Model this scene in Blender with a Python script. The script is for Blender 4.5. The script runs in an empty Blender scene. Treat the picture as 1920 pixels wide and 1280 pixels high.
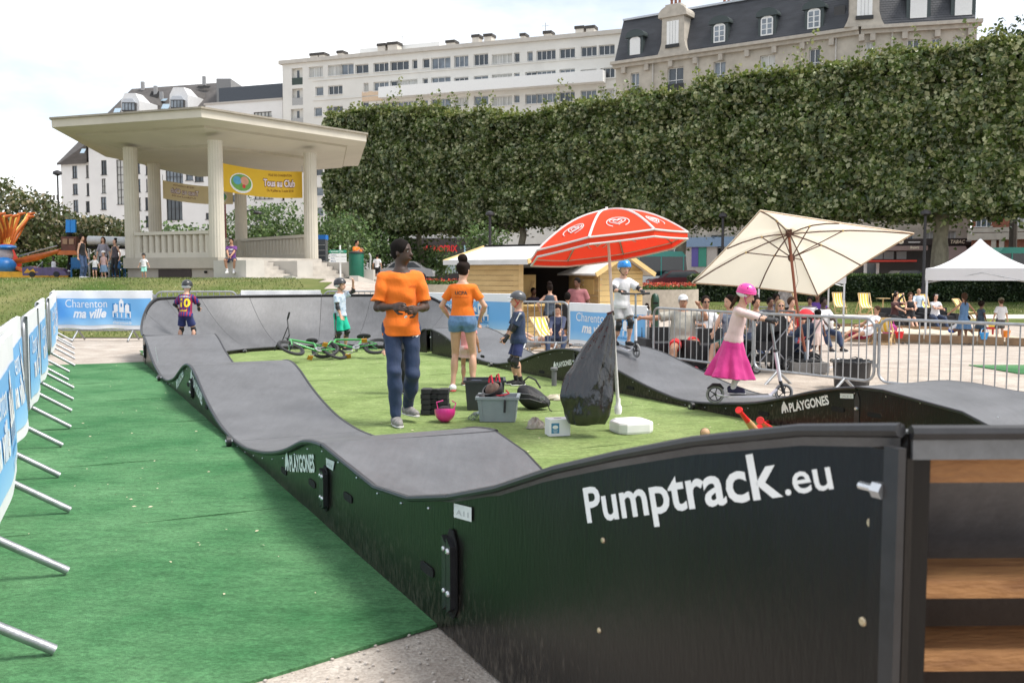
import bpy, bmesh, math, random
import numpy as np
from mathutils import Vector, Matrix
from mathutils.bvhtree import BVHTree
random.seed(7); RNG = np.random.default_rng(7)
S = bpy.context.scene; COL = S.collection
R = math.radians
# ---------------------------------------------------------------- camera
EYE = 1.53; FL = 1800.0; PITCH = math.atan(129/1800.0)
cd = bpy.data.cameras.new('camera'); cam = bpy.data.objects.new('camera', cd); COL.objects.link(cam)
cd.sensor_width = 36; cd.lens = 36*FL/1920; cd.clip_start = .05; cd.clip_end = 3000
cam.location = (0, 0, EYE); cam.rotation_euler = (R(90)-PITCH, 0, 0)
cd.dof.use_dof = True; cd.dof.focus_distance = 10.5; cd.dof.aperture_fstop = 6.3
S.camera = cam
# ---------------------------------------------------------------- sky and sun
SUN_EL, SUN_AZ = R(60), R(100)      # azimuth from +Y towards +X
w = bpy.data.worlds.new('World'); S.world = w; w.use_nodes = True
nt = w.node_tree; nt.nodes.clear()
def N(nt, t, **k):
    n = nt.nodes.new(t)
    for a, v in k.items(): setattr(n, a, v)
    return n
sky = N(nt, 'ShaderNodeTexSky'); sky.sky_type = 'NISHITA'; sky.sun_disc = False
sky.sun_elevation = SUN_EL; sky.sun_rotation = SUN_AZ; sky.air_density = 1.0; sky.dust_density = 2.0
bg = N(nt, 'ShaderNodeBackground'); bg.inputs[1].default_value = .11
wo = N(nt, 'ShaderNodeOutputWorld')
tc = N(nt, 'ShaderNodeTexCoord'); mp = N(nt, 'ShaderNodeMapping'); mp.inputs['Scale'].default_value = (1.3, 1.3, 3.4)
mp.inputs['Location'].default_value = (1.35, .6, .2)
nz = N(nt, 'ShaderNodeTexNoise'); nz.inputs['Scale'].default_value = 1.7; nz.inputs['Detail'].default_value = 7; nz.inputs['Roughness'].default_value = .55
cr = N(nt, 'ShaderNodeMapRange'); cr.inputs['From Min'].default_value = .40; cr.inputs['From Max'].default_value = .60
cr.inputs['To Min'].default_value = .3; cr.inputs['To Max'].default_value = 1.0
mx = N(nt, 'ShaderNodeMix', data_type='RGBA'); mx.inputs[7].default_value = (7.4, 7.5, 7.6, 1)
L = nt.links.new
L(tc.outputs['Generated'], mp.inputs[0]); L(mp.outputs[0], nz.inputs['Vector']); L(nz.outputs[0], cr.inputs[0])
L(cr.outputs[0], mx.inputs[0]); L(sky.outputs[0], mx.inputs[6]); L(mx.outputs[2], bg.inputs[0]); L(bg.outputs[0], wo.inputs[0])
sd = bpy.data.lights.new('sun', 'SUN'); sd.energy = 2.5; sd.angle = R(20); sd.color = (1, .96, .9)
sun = bpy.data.objects.new('sun', sd); COL.objects.link(sun)
dv = Vector((math.sin(SUN_AZ)*math.cos(SUN_EL), math.cos(SUN_AZ)*math.cos(SUN_EL), math.sin(SUN_EL)))
sun.rotation_euler = dv.to_track_quat('Z', 'Y').to_euler(); sun.location = (30, 0, 60)
S.view_settings.view_transform = 'Standard'; S.view_settings.look = 'None'; S.view_settings.gamma = 1
S.view_settings.use_curve_mapping = False; S.view_settings.exposure = .86
S.render.engine = 'CYCLES'; S.render.resolution_x = 1024; S.render.resolution_y = 682
S.cycles.max_bounces = 6; S.cycles.transparent_max_bounces = 12
# ---------------------------------------------------------------- measuring helpers (a pixel of a survey photo to a point in the place)
_c, _s = math.cos(PITCH), math.sin(PITCH)
def ray(px, py):
    x = (px-960)/FL; y = (640-py)/FL
    return Vector((x, _c+y*_s, -_s+y*_c))
def gnd(px, py, z=0.0):
    d = ray(px, py); return Vector((0, 0, EYE)) + d*((z-EYE)/d.z)
def dep(px, py, Y):
    d = ray(px, py); return Vector((0, 0, EYE)) + d*(Y/d.y)
def lerp(a, b, t): return a+(b-a)*t
def ss(a, b, x):
    t = min(1, max(0, (x-a)/(b-a))); return t*t*(3-2*t)
U = Vector((-.438, .899, 0)); NN = Vector((.899, .438, 0))    # the pump track's long axis and cross axis
def tr(off, s, z=0): return NN*off + U*s + Vector((0, 0, z))
def onpl(px, py, off):
    d = ray(px, py); t = off/(NN.x*d.x+NN.y*d.y); q = d*t
    return (U.x*q.x+U.y*q.y, q.z+EYE)
def ground_z(X, Y):
    off = .899*X+.438*Y
    z = ss(7.9, 9.6, off)*(-.17-.23*ss(15, 27, Y))
    m = 1.3*ss(23.0, 34, Y)*ss(-1.2, -5.0, X+.12*(Y-30))
    z = z*(1-ss(45, 62, Y)) + .25*ss(50, 62, Y)
    return max(z, m) if m > .001 else z
# ---------------------------------------------------------------- mesh builder
class MB:
    def __init__(s): s.v = []; s.f = []; s.m = []; s.mi = 0
    def add(s, vs, fs):
        o = len(s.v); s.v += [tuple(v) for v in vs]; s.f += [tuple(i+o for i in f) for f in fs]; s.m += [s.mi]*len(fs); return s
    def box(s, c, d, rz=0, M=None):
        c = Vector(c); hx, hy, hz = d[0]/2, d[1]/2, d[2]/2
        q = M if M is not None else Matrix.Rotation(rz, 3, 'Z')
        vs = [c + q @ Vector((x*hx, y*hy, z*hz)) for x in (-1, 1) for y in (-1, 1) for z in (-1, 1)]
        return s.add(vs, [(0,1,3,2),(4,6,7,5),(0,4,5,1),(2,3,7,6),(0,2,6,4),(1,5,7,3)])
    def bar(s, a, b, wx, wz, up=(0,0,1)):
        a, b = Vector(a), Vector(b); y = (b-a); l = y.length; y.normalize(); up = Vector(up)
        if abs(y.dot(up)) > .98: up = Vector((0,1,0)) if abs(y.y) < .9 else Vector((1,0,0))
        x = y.cross(up).normalized(); z = x.cross(y)
        return s.box((a+b)/2, (wx, l, wz), M=Matrix((x, y, z)).transposed())
    def tube(s, pts, r, n=8, cap=True, closed=False):
        pts = [Vector(p) for p in pts]; k = len(pts); rs = r if hasattr(r, '__len__') else [r]*k
        vs = []; fs = []; px = None
        for i, p in enumerate(pts):
            if closed: t = pts[(i+1) % k]-pts[i-1]
            else: t = pts[min(i+1, k-1)]-pts[max(i-1, 0)]
            t.normalize()
            if px is None:
                a = Vector((0,0,1)) if abs(t.z) < .9 else Vector((1,0,0)); px = t.cross(a).normalized()
            else:
                px = (px-t*px.dot(t)); px.normalize()
            py = t.cross(px)
            for j in range(n):
                a = 2*math.pi*j/n; vs.append(p+(px*math.cos(a)+py*math.sin(a))*rs[i])
        rows = k if closed else k-1
        for i in range(rows):
            for j in range(n):
                a = i*n+j; b = i*n+(j+1) % n; c = ((i+1) % k)*n+(j+1) % n; d = ((i+1) % k)*n+j
                fs.append((a, b, c, d))
        if cap and not closed:
            fs.append(tuple(range(n-1, -1, -1))); fs.append(tuple((k-1)*n+j for j in range(n)))
        return s.add(vs, fs)
    def lathe(s, prof, c=(0,0,0), n=20, M=None):
        c = Vector(c); vs = []; fs = []; k = len(prof)
        for r, z in prof:
            for j in range(n):
                a = 2*math.pi*j/n; p = Vector((r*math.cos(a), r*math.sin(a), z)); vs.append(c+(M @ p if M else p))
        for i in range(k-1):
            for j in range(n): fs.append((i*n+j, i*n+(j+1) % n, (i+1)*n+(j+1) % n, (i+1)*n+j))
        fs.append(tuple(range(n-1, -1, -1))); fs.append(tuple((k-1)*n+j for j in range(n)))
        return s.add(vs, fs)
    def prism(s, poly, a, b):
        """poly: 3-D outline points, extruded by vectors a (back) and b (front)"""
        n = len(poly); a, b = Vector(a), Vector(b); P = [Vector(p) for p in poly]
        vs = [p+a for p in P]+[p+b for p in P]
        fs = [tuple(range(n-1, -1, -1)), tuple(range(n, 2*n))]+[(i, (i+1) % n, n+(i+1) % n, n+i) for i in range(n)]
        return s.add(vs, fs)
    def sphere(s, c, r, n=12, m=8):
        c = Vector(c); r = Vector((r, r, r)) if not hasattr(r, '__len__') else Vector(r)
        vs = []; fs = []
        for i in range(m+1):
            t = math.pi*i/m
            for j in range(n):
                a = 2*math.pi*j/n
                vs.append(c+Vector((r.x*math.sin(t)*math.cos(a), r.y*math.sin(t)*math.sin(a), r.z*math.cos(t))))
        for i in range(m):
            for j in range(n): fs.append((i*n+j, (i+1)*n+j, (i+1)*n+(j+1) % n, i*n+(j+1) % n))
        return s.add(vs, fs)
    def grid(s, rows):
        """rows: list of lists of points"""
        nr, nc = len(rows), len(rows[0]); vs = [p for r in rows for p in r]
        return s.add(vs, [(i*nc+j, i*nc+j+1, (i+1)*nc+j+1, (i+1)*nc+j) for i in range(nr-1) for j in range(nc-1)])
    def slab(s, rows, rows2):
        """closed sheet between two grids (top, bottom)"""
        nr, nc = len(rows), len(rows[0]); o = nr*nc
        vs = [p for r in rows for p in r]+[p for r in rows2 for p in r]; fs = []
        for i in range(nr-1):
            for j in range(nc-1):
                a, b, c, d = i*nc+j, i*nc+j+1, (i+1)*nc+j+1, (i+1)*nc+j
                fs.append((a, b, c, d)); fs.append((o+d, o+c, o+b, o+a))
        for i in range(nr-1):
            a, d = i*nc, (i+1)*nc; fs.append((a, d, o+d, o+a)); a += nc-1; d += nc-1; fs.append((d, a, o+a, o+d))
        for j in range(nc-1):
            a, b = j, j+1; fs.append((b, a, o+a, o+b)); a += (nr-1)*nc; b += (nr-1)*nc; fs.append((a, b, o+b, o+a))
        return s.add(vs, fs)
    def mesh(s, name, mats, smooth=False, ang=38):
        me = bpy.data.meshes.new(name); me.from_pydata(s.v, [], s.f)
        for m in (mats if isinstance(mats, (list, tuple)) else [mats]): me.materials.append(m)
        if any(s.m): me.polygons.foreach_set('material_index', s.m)
        fix(me, smooth, ang); return me
    def build(s, name, mats, parent=None, smooth=False, loc=None, ang=38):
        return link(name, s.mesh(name, mats, smooth, ang), parent, loc)
def fix(me, smooth, ang=38):
    bm = bmesh.new(); bm.from_mesh(me); bmesh.ops.recalc_face_normals(bm, faces=bm.faces)
    if smooth:
        for f in bm.faces: f.smooth = True
        for e in bm.edges:
            if len(e.link_faces) == 2 and e.calc_face_angle(0) > R(ang): e.smooth = False
    bm.to_mesh(me); bm.free(); me.update()
def link(name, data, parent=None, loc=None):
    o = bpy.data.objects.new(name, data); COL.objects.link(o)
    if parent is not None: o.parent = parent
    if loc is not None: o.location = loc
    return o
def tag(o, label=None, cat=None, group=None, kind=None):
    if label: o['label'] = label
    if cat: o['category'] = cat
    if group: o['group'] = group
    if kind: o['kind'] = kind
    return o
def thing(name, label, cat, loc=(0,0,0), rz=0, group=None):
    o = link(name, None, None, loc); o.rotation_euler = (0, 0, rz); o.empty_display_size = .2
    return tag(o, label, cat, group)
def copytree(o, label=None, loc=None, rz=None, parent=None, group=None):
    c = o.copy(); COL.objects.link(c); c.parent = parent
    if loc is not None: c.location = loc
    if rz is not None: c.rotation_euler = (0, 0, rz)
    if label: c['label'] = label
    if group: c['group'] = group
    for ch in list(o.children): copytree(ch, parent=c)
    return c
# ---------------------------------------------------------------- materials
MATS = {}
def mat(name, col=(.5,.5,.5), rough=.6, metal=0, var=.12, scale=8, bump=0, bscale=None, spec=.5, alpha=1, trans=0, coat=0, col2=None, emit=0, stretch=None, sheen=0):
    if name in MATS: return MATS[name]
    m = bpy.data.materials.new(name); m.use_nodes = True; nt = m.node_tree; b = nt.nodes['Principled BSDF']; L = nt.links.new
    b.inputs['Roughness'].default_value = rough; b.inputs['Metallic'].default_value = metal
    b.inputs['Specular IOR Level'].default_value = spec; b.inputs['Alpha'].default_value = alpha
    b.inputs['Transmission Weight'].default_value = trans; b.inputs['Coat Weight'].default_value = coat
    b.inputs['Sheen Weight'].default_value = sheen
    tc = N(nt, 'ShaderNodeTexCoord'); mp = N(nt, 'ShaderNodeMapping')
    if stretch: mp.inputs['Scale'].default_value = stretch
    L(tc.outputs['Object'], mp.inputs[0])
    n = N(nt, 'ShaderNodeTexNoise'); n.inputs['Scale'].default_value = scale; n.inputs['Detail'].default_value = 6; n.inputs['Roughness'].default_value = .6
    L(mp.outputs[0], n.inputs['Vector'])
    r = N(nt, 'ShaderNodeMapRange'); r.inputs['From Min'].default_value = .3; r.inputs['From Max'].default_value = .7; L(n.outputs[0], r.inputs[0])
    x = N(nt, 'ShaderNodeMix', data_type='RGBA'); L(r.outputs[0], x.inputs[0])
    c2 = col2 or tuple(min(1, c*(1+var)) for c in col); c1 = col if col2 else tuple(c*(1-var) for c in col)
    x.inputs[6].default_value = (*c1, 1); x.inputs[7].default_value = (*c2, 1); L(x.outputs[2], b.inputs['Base Color'])
    rr = N(nt, 'ShaderNodeMapRange'); rr.inputs['To Min'].default_value = max(.03, rough-.07); rr.inputs['To Max'].default_value = min(1, rough+.07)
    L(n.outputs[0], rr.inputs[0]); L(rr.outputs[0], b.inputs['Roughness'])
    if bump:
        n2 = N(nt, 'ShaderNodeTexNoise'); n2.inputs['Scale'].default_value = bscale or scale*6; n2.inputs['Detail'].default_value = 4
        L(mp.outputs[0], n2.inputs['Vector'])
        bu = N(nt, 'ShaderNodeBump'); bu.inputs['Strength'].default_value = bump; bu.inputs['Distance'].default_value = .02
        L(n2.outputs[0], bu.inputs['Height']); L(bu.outputs[0], b.inputs['Normal'])
    MATS[name] = m; return m
def stripes(name, c1, c2, freq, axis=0, rough=.8, soft=.0, c3=None, ph=0):
    """regular printed stripes along an object axis"""
    if name in MATS: return MATS[name]
    m = mat(name, c1, rough); nt = m.node_tree; L = nt.links.new; b = nt.nodes['Principled BSDF']
    tc = N(nt, 'ShaderNodeTexCoord'); sp = N(nt, 'ShaderNodeSeparateXYZ'); L(tc.outputs['Object'], sp.inputs[0])
    mu = N(nt, 'ShaderNodeMath', operation='MULTIPLY_ADD'); L(sp.outputs[axis], mu.inputs[0]); mu.inputs[1].default_value = freq; mu.inputs[2].default_value = ph+100
    fr = N(nt, 'ShaderNodeMath', operation='FRACT'); L(mu.outputs[0], fr.inputs[0])
    ra = N(nt, 'ShaderNodeValToRGB'); ra.color_ramp.interpolation = 'CONSTANT'; L(fr.outputs[0], ra.inputs[0])
    ra.color_ramp.elements[0].color = (*c1, 1); ra.color_ramp.elements[1].color = (*c2, 1); ra.color_ramp.elements[1].position = .5
    if c3:
        e = ra.color_ramp.elements.new(.8); e.color = (*c3, 1)
    L(ra.outputs[0], b.inputs['Base Color']); return m
def leafmat(name, ca, cb, cc, rough=.45):
    if name in MATS: return MATS[name]
    m = bpy.data.materials.new(name); m.use_nodes = True; nt = m.node_tree; b = nt.nodes['Principled BSDF']; L = nt.links.new
    g = N(nt, 'ShaderNodeNewGeometry'); ra = N(nt, 'ShaderNodeValToRGB'); L(g.outputs['Random Per Island'], ra.inputs[0])
    e = ra.color_ramp.elements; e[0].color = (*ca, 1); e[1].color = (*cc, 1); e[1].position = .93; k = e.new(.60); k.color = (*cb, 1)
    tc = N(nt, 'ShaderNodeTexCoord'); n = N(nt, 'ShaderNodeTexNoise'); n.inputs['Scale'].default_value = .8; n.inputs['Detail'].default_value = 3; L(tc.outputs['Object'], n.inputs['Vector'])
    hs = N(nt, 'ShaderNodeHueSaturation'); mr = N(nt, 'ShaderNodeMapRange'); L(n.outputs[0], mr.inputs[0])
    mr.inputs['From Min'].default_value = .35; mr.inputs['From Max'].default_value = .65; mr.inputs['To Min'].default_value = .65; mr.inputs['To Max'].default_value = 1.35
    L(mr.outputs[0], hs.inputs['Value']); L(ra.outputs[0], hs.inputs['Color']); L(hs.outputs[0], b.inputs['Base Color'])
    b.inputs['Roughness'].default_value = rough; b.inputs['Specular IOR Level'].default_value = .6
    t = N(nt, 'ShaderNodeBsdfTranslucent'); L(hs.outputs[0], t.inputs[0]); ms = N(nt, 'ShaderNodeMixShader'); ms.inputs[0].default_value = .3
    L(b.outputs[0], ms.inputs[1]); L(t.outputs[0], ms.inputs[2]); L(ms.outputs[0], nt.nodes['Material Output'].inputs[0])
    MATS[name] = m; return m
STEEL = mat('galvanised_steel', (.36,.37,.38), .42, .75, .18, 14, .1)
WPAINT = mat('white_paint', (.78,.78,.76), .5, 0, .04)
BLACKP = mat('black_plastic', (.02,.02,.022), .45, 0, .3)
RUB = mat('rubber', (.025,.025,.026), .7)
WOODL = mat('light_wood', (.62,.43,.22), .6, 0, .2, 3, .25, 40, stretch=(1,1,14))
GLASS = mat('window_glass', (.10,.12,.14), .08, 0, .3, 1.5, spec=.9)
# ---------------------------------------------------------------- text
TXT = {}
def textmesh(body, size=1.0, bold=0.0, shear=0.0, ext=.0, sx=1.0, align='LEFT', res=3):
    """flat lettering in the local XY plane"""
    k = (body, size, bold, shear, ext, sx, align)
    if k in TXT: return TXT[k]
    c = bpy.data.curves.new('txt', 'FONT'); c.body = body; c.size = size; c.offset = bold*size; c.shear = shear; c.extrude = ext
    c.align_x = align; c.resolution_u = res; c.fill_mode = 'BOTH'
    o = bpy.data.objects.new('txt', c); COL.objects.link(o)
    me = bpy.data.meshes.new_from_object(o.evaluated_get(bpy.context.evaluated_depsgraph_get()))
    COL.objects.unlink(o); bpy.data.objects.remove(o)
    v = np.array([tuple(p.co) for p in me.vertices]); v[:, 0] *= sx
    f = [tuple(p.vertices) for p in me.polygons]; bpy.data.meshes.remove(me)
    TXT[k] = (v, f); return TXT[k]
def lettering(name, tm, fn, m, parent=None):
    """map flat lettering through fn(x, y, z) onto its surface"""
    v, f = tm; mb = MB(); mb.add([fn(*p) for p in v], f)
    me = bpy.data.meshes.new(name); me.from_pydata(mb.v, [], mb.f); me.materials.append(m); me.update()
    return link(name, me, parent)
# ---------------------------------------------------------------- ground, carpets, lawns
def sheet(name, m, xs, ys, zf, kind='structure', dz=0.0, smooth=True, clip=None):
    v = [(x, y, zf(x, y)+dz) for y in ys for x in xs]; nx = len(xs); f = []
    for j in range(len(ys)-1):
        for i in range(nx-1):
            if clip and not clip((xs[i]+xs[i+1])/2, (ys[j]+ys[j+1])/2): continue
            f.append((j*nx+i, j*nx+i+1, (j+1)*nx+i+1, (j+1)*nx+i))
    me = bpy.data.meshes.new(name); me.from_pydata(v, [], f); me.materials.append(m)
    if smooth: me.polygons.foreach_set('use_smooth', [True]*len(f))
    me.update(); o = link(name, me); return tag(o, kind=kind)
def ar(a, b, st): return list(np.arange(a, b+st*.5, st))
gravel = mat('gravel', (.36,.30,.25), .95, 0, .0, 2.2, .5, 60, col2=(.60,.54,.47))
def speckle(m, sc, amt, dark=(.2,.16,.13), light=None, lo=.0):
    nt = m.node_tree; L = nt.links.new; b = nt.nodes['Principled BSDF']; src = b.inputs['Base Color'].links[0].from_socket
    tc = N(nt, 'ShaderNodeTexCoord'); v = N(nt, 'ShaderNodeTexVoronoi'); v.inputs['Scale'].default_value = sc; L(tc.outputs['Object'], v.inputs['Vector'])
    sp = N(nt, 'ShaderNodeSeparateColor'); L(v.outputs['Color'], sp.inputs[0])
    mr = N(nt, 'ShaderNodeMapRange'); mr.inputs['From Min'].default_value = lo; mr.inputs['To Max'].default_value = amt; L(sp.outputs[0], mr.inputs[0])
    x = N(nt, 'ShaderNodeMix', data_type='RGBA'); L(mr.outputs[0], x.inputs[0]); L(src, x.inputs[6]); x.inputs[7].default_value = (*dark, 1)
    L(x.outputs[2], b.inputs['Base Color']); return m
speckle(gravel, 90, .55)
xs = [-400,-200,-120,-80]+ar(-60, 60, 1.5)+[80,120,200,400]; ys = [-20,-8,0]+ar(2, 80, 1.0)+[90,110,150,250,500,1200]
sheet('ground', gravel, xs, ys, ground_z, dz=-.012)
# little pebbles strewn over the nearest gravel
mb = MB()
for k in range(900):
    x = RNG.uniform(-1.6, .6); y = RNG.uniform(2.2, 4.6)
    off = .899*x+.438*y
    if off > 1.40: continue
    r = RNG.uniform(.004, .011); mb.sphere((x, y, -.010+r*.4), (r, r*RNG.uniform(.7,1.2), r*.6), 5, 3)
tag(mb.build('gravel_pebbles', mat('pebble', (.5,.45,.4), .9, 0, .3, 30)), 'loose pale pebbles lying on the bare ground by the carpet corner', 'pebbles', kind='stuff')
def wear(m, sc, lo, hi, stretch=(1,1,1), det=8, a=.35, b_=.65):
    """broad wear: scuffs and flattened patches that lighten or darken the thing itself"""
    nt = m.node_tree; L = nt.links.new; b = nt.nodes['Principled BSDF']; src = b.inputs['Base Color'].links[0].from_socket
    tc = N(nt, 'ShaderNodeTexCoord'); mp = N(nt, 'ShaderNodeMapping'); mp.inputs['Scale'].default_value = stretch; mp.inputs['Rotation'].default_value = (0,0,R(26)); L(tc.outputs['Object'], mp.inputs[0])
    n = N(nt, 'ShaderNodeTexNoise'); n.inputs['Scale'].default_value = sc; n.inputs['Detail'].default_value = det; n.inputs['Roughness'].default_value = .68; L(mp.outputs[0], n.inputs['Vector'])
    mr = N(nt, 'ShaderNodeMapRange'); mr.inputs['From Min'].default_value = a; mr.inputs['From Max'].default_value = b_; mr.inputs['To Min'].default_value = lo; mr.inputs['To Max'].default_value = hi; L(n.outputs[0], mr.inputs[0])
    hs = N(nt, 'ShaderNodeHueSaturation'); L(mr.outputs[0], hs.inputs['Value']); L(src, hs.inputs['Color']); L(hs.outputs[0], b.inputs['Base Color']); return m
def turf(name, col, col2, sc=3.0):
    m = mat(name, col, .95, 0, 0, sc, .6, 260, col2=col2, spec=.15); speckle(m, 420, .5, tuple(c*.45 for c in col)); wear(m, 5.5, .78, 1.2, (1,3,1)); wear(m, 38, .72, 1.25, (1,1.6,1), 4); return m
carpet_m = turf('green_carpet', (.045,.170,.062), (.150,.325,.150), 1.1)
infield_m = turf('infield_turf', (.200,.285,.09), (.325,.415,.165), 1.6)
# carpet: strips 2 m wide laid across, corner points surveyed
c_near = [gnd(455, 1281), gnd(792, 1180)]; dirn = (c_near[1]-c_near[0]).normalized()
nrm_ = Vector((-dirn.y, dirn.x, 0))
far_s = 17.5
def carpet_poly():
    o = c_near[1]; e0 = (o-tr(0,0)).dot(nrm_)
    L_ = -9.0
    n = 7
    for k in range(n):
        a = 2.05*k; b = a+2.043
        yield (o+dirn*L_*1.0+nrm_*a, o+nrm_*a, o+nrm_*b, o+dirn*L_+nrm_*b)
# strips run parallel to the track's cross axis
def strip(name, m, off0, off1, s0, s1, z):
    nx, ny = 24, 6; rows = []
    for j in range(ny+1):
        rows.append([tr(lerp(off0, off1, i/nx), lerp(s0, s1, j/ny), z+.003*math.sin(i*1.7+j*2.1+s0)) for i in range(nx+1)])
    mb = MB(); mb.slab(rows, [[p-Vector((0,0,.012)) for p in r] for r in rows]); o = mb.build(name, m, None, True); return o
# near edge of the outer carpet is cut slightly askew
s_near = 3.92
cuts = [s_near]+[6.2, 8.25, 10.3, 12.35, 14.4, 16.3, 17.55]
for i in range(len(cuts)-1):
    nx = 30; rows = []
    for j in range(7):
        row = []
        for k in range(nx+1):
            off = lerp(-4.6, 1.53, k/nx); s0 = cuts[i]; s1 = cuts[i+1]-.012
            if i == 0:
                a, b = c_near[0], c_near[1]; oa = NN.dot(a); ob = NN.dot(b); s0 = lerp(U.dot(a), U.dot(b), (off-oa)/(ob-oa))
            row.append(tr(off, lerp(s0, s1, j/6), .004+.003*math.sin(k*.9+i*2+j)))
        rows.append(row)
    mb = MB(); mb.slab(rows, [[p-Vector((0,0,.014)) for p in r] for r in rows])
    o = mb.build('carpet_strip', carpet_m, None, True); tag(o, kind='structure')
o = MB().slab([[tr(lerp(1.66,8.0,i/20), lerp(3.4,20.2,j/30), -.002) for i in range(21)] for j in range(31)], [[tr(lerp(1.66,8.0,i/20), lerp(3.4,20.2,j/30), -.016) for i in range(21)] for j in range(31)]).build('carpet_strip', carpet_m, None, True)
tag(o, kind='structure')
icuts = [3.0, 5.1, 7.15, 9.2, 11.2, 13.3, 15.4, 17.4, 19.4]
for i in range(len(icuts)-1):
    o = strip('infield_turf', infield_m, 1.6, 7.5, icuts[i], icuts[i+1]-.015, .014); tag(o, kind='structure')
# green mat far right on the gravel
p0 = gnd(1822, 680, -.2); p1 = gnd(2000, 690, -.2)
mb = MB(); rows = [[Vector((lerp(8.6,12.5,i/6), lerp(16.2,18.0,j/3)+.0, 0)) for i in range(7)] for j in range(4)]
for r in rows:
    for p in r: p.z = ground_z(p.x, p.y)+.006
mb.slab(rows, [[p-Vector((0,0,.02)) for p in r] for r in rows])
tag(mb.build('carpet_strip', carpet_m, None, True), kind='structure')
# litter: small pale leaves and petals on the carpets
mb = MB()
for k in range(520):
    if k < 330: P = tr(RNG.uniform(-4, 1.4), RNG.uniform(4, 17), .012)
    else: P = tr(RNG.uniform(2.8, 6.3), RNG.uniform(4.5, 18), .018)
    if k < 330 and P.y < 4.3+(-P.x)*.1: continue
    r = RNG.uniform(.005, .017); a = RNG.uniform(0, 6.3); d = Vector((math.cos(a), math.sin(a), 0))*r; e = Vector((-math.sin(a), math.cos(a), 0))*r*.5
    mb.add([P-d, P+e+Vector((0,0,.004)), P+d, P-e], [(0,1,2,3)])
tag(mb.build('leaf_litter', mat('dry_leaf', (.62,.56,.38), .8, 0, .3, 40)), 'small dry pale leaves scattered over the green carpet', 'leaves', kind='stuff')
# lawns
lawn_m = mat('lawn', (.06,.11,.02), .95, 0, 0, .35, .7, 130, col2=(.27,.24,.11), spec=.1); speckle(lawn_m, 160, .45, (.04,.09,.015))
sheet('lawn_mound', lawn_m, ar(-60,-2.6,.5), ar(22.6,36.6,.4), ground_z, dz=.01, clip=lambda x, y: x < -3.4-(y-22.6)*.30+(1.2 if y < 25 else 0))
sheet('lawn_mound', lawn_m, ar(-60,-16.5,1.5), ar(36.6,70,1.5), ground_z, dz=.01)
sheet('lawn_centre', lawn_m, ar(-8,3.5,.8), ar(39,46,1.0), ground_z, dz=.012, clip=lambda x, y: x > -5.2+(y-39)*-.1)
sheet('lawn_right', lawn_m, ar(3,40,1.0), ar(44.3,54,.8), ground_z, dz=.012)
sheet('lawn_right', lawn_m, ar(9.2,40,.8), ar(36.2,40.2,.8), ground_z, dz=.012)
path_m = mat('pale_path', (.62,.57,.50), .9, 0, .1, 1.2, .2, 60)
sheet('path', path_m, ar(2,60,1.5), ar(40.3,44.2,.65), ground_z, dz=.004)
asph = mat('asphalt', (.055,.055,.058), .9, 0, .2, 3, .3, 80)
sheet('road', asph, ar(-60,80,4), ar(62,76,2), ground_z, dz=.01)
# real grass blades on the mound so that its edge is not a clean sheet
def blades(name, n, pf, hgt, m, w=.012):
    v = np.zeros((n*3, 3)); 
    for k in range(n):
        p = pf(); a = RNG.uniform(0, 6.28); h = hgt*RNG.uniform(.5, 1.3); d = np.array((math.cos(a), math.sin(a), 0))*w
        b = np.array(p); v[k*3] = b-d; v[k*3+1] = b+d; v[k*3+2] = b+np.array((RNG.normal()*h*.3, RNG.normal()*h*.3, h))
    me = bpy.data.meshes.new(name); me.from_pydata(v.tolist(), [], [(3*i, 3*i+1, 3*i+2) for i in range(n)]); me.materials.append(m); me.update()
    return link(name, me)
gm = leafmat('grass_blade', (.08,.13,.02), (.16,.22,.05), (.36,.34,.16))
def pf():
    y = RNG.uniform(22.8, 36); x = RNG.uniform(-26, -4.2-(y-22.6)*.30); return (x, y, ground_z(x, y)+.01)
tag(blades('grass', 26000, pf, .055, gm, .014), 'short uneven grass growing on the mound before the bandstand', 'grass', kind='stuff')
def pf():
    y = RNG.uniform(44.5, 52.5); x = RNG.uniform(9, 32); return (x, y, ground_z(x, y)+.01)
tag(blades('grass', 9000, pf, .08, gm, .02), 'green lawn grass in front of the clipped hedge', 'grass', kind='stuff')
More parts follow.
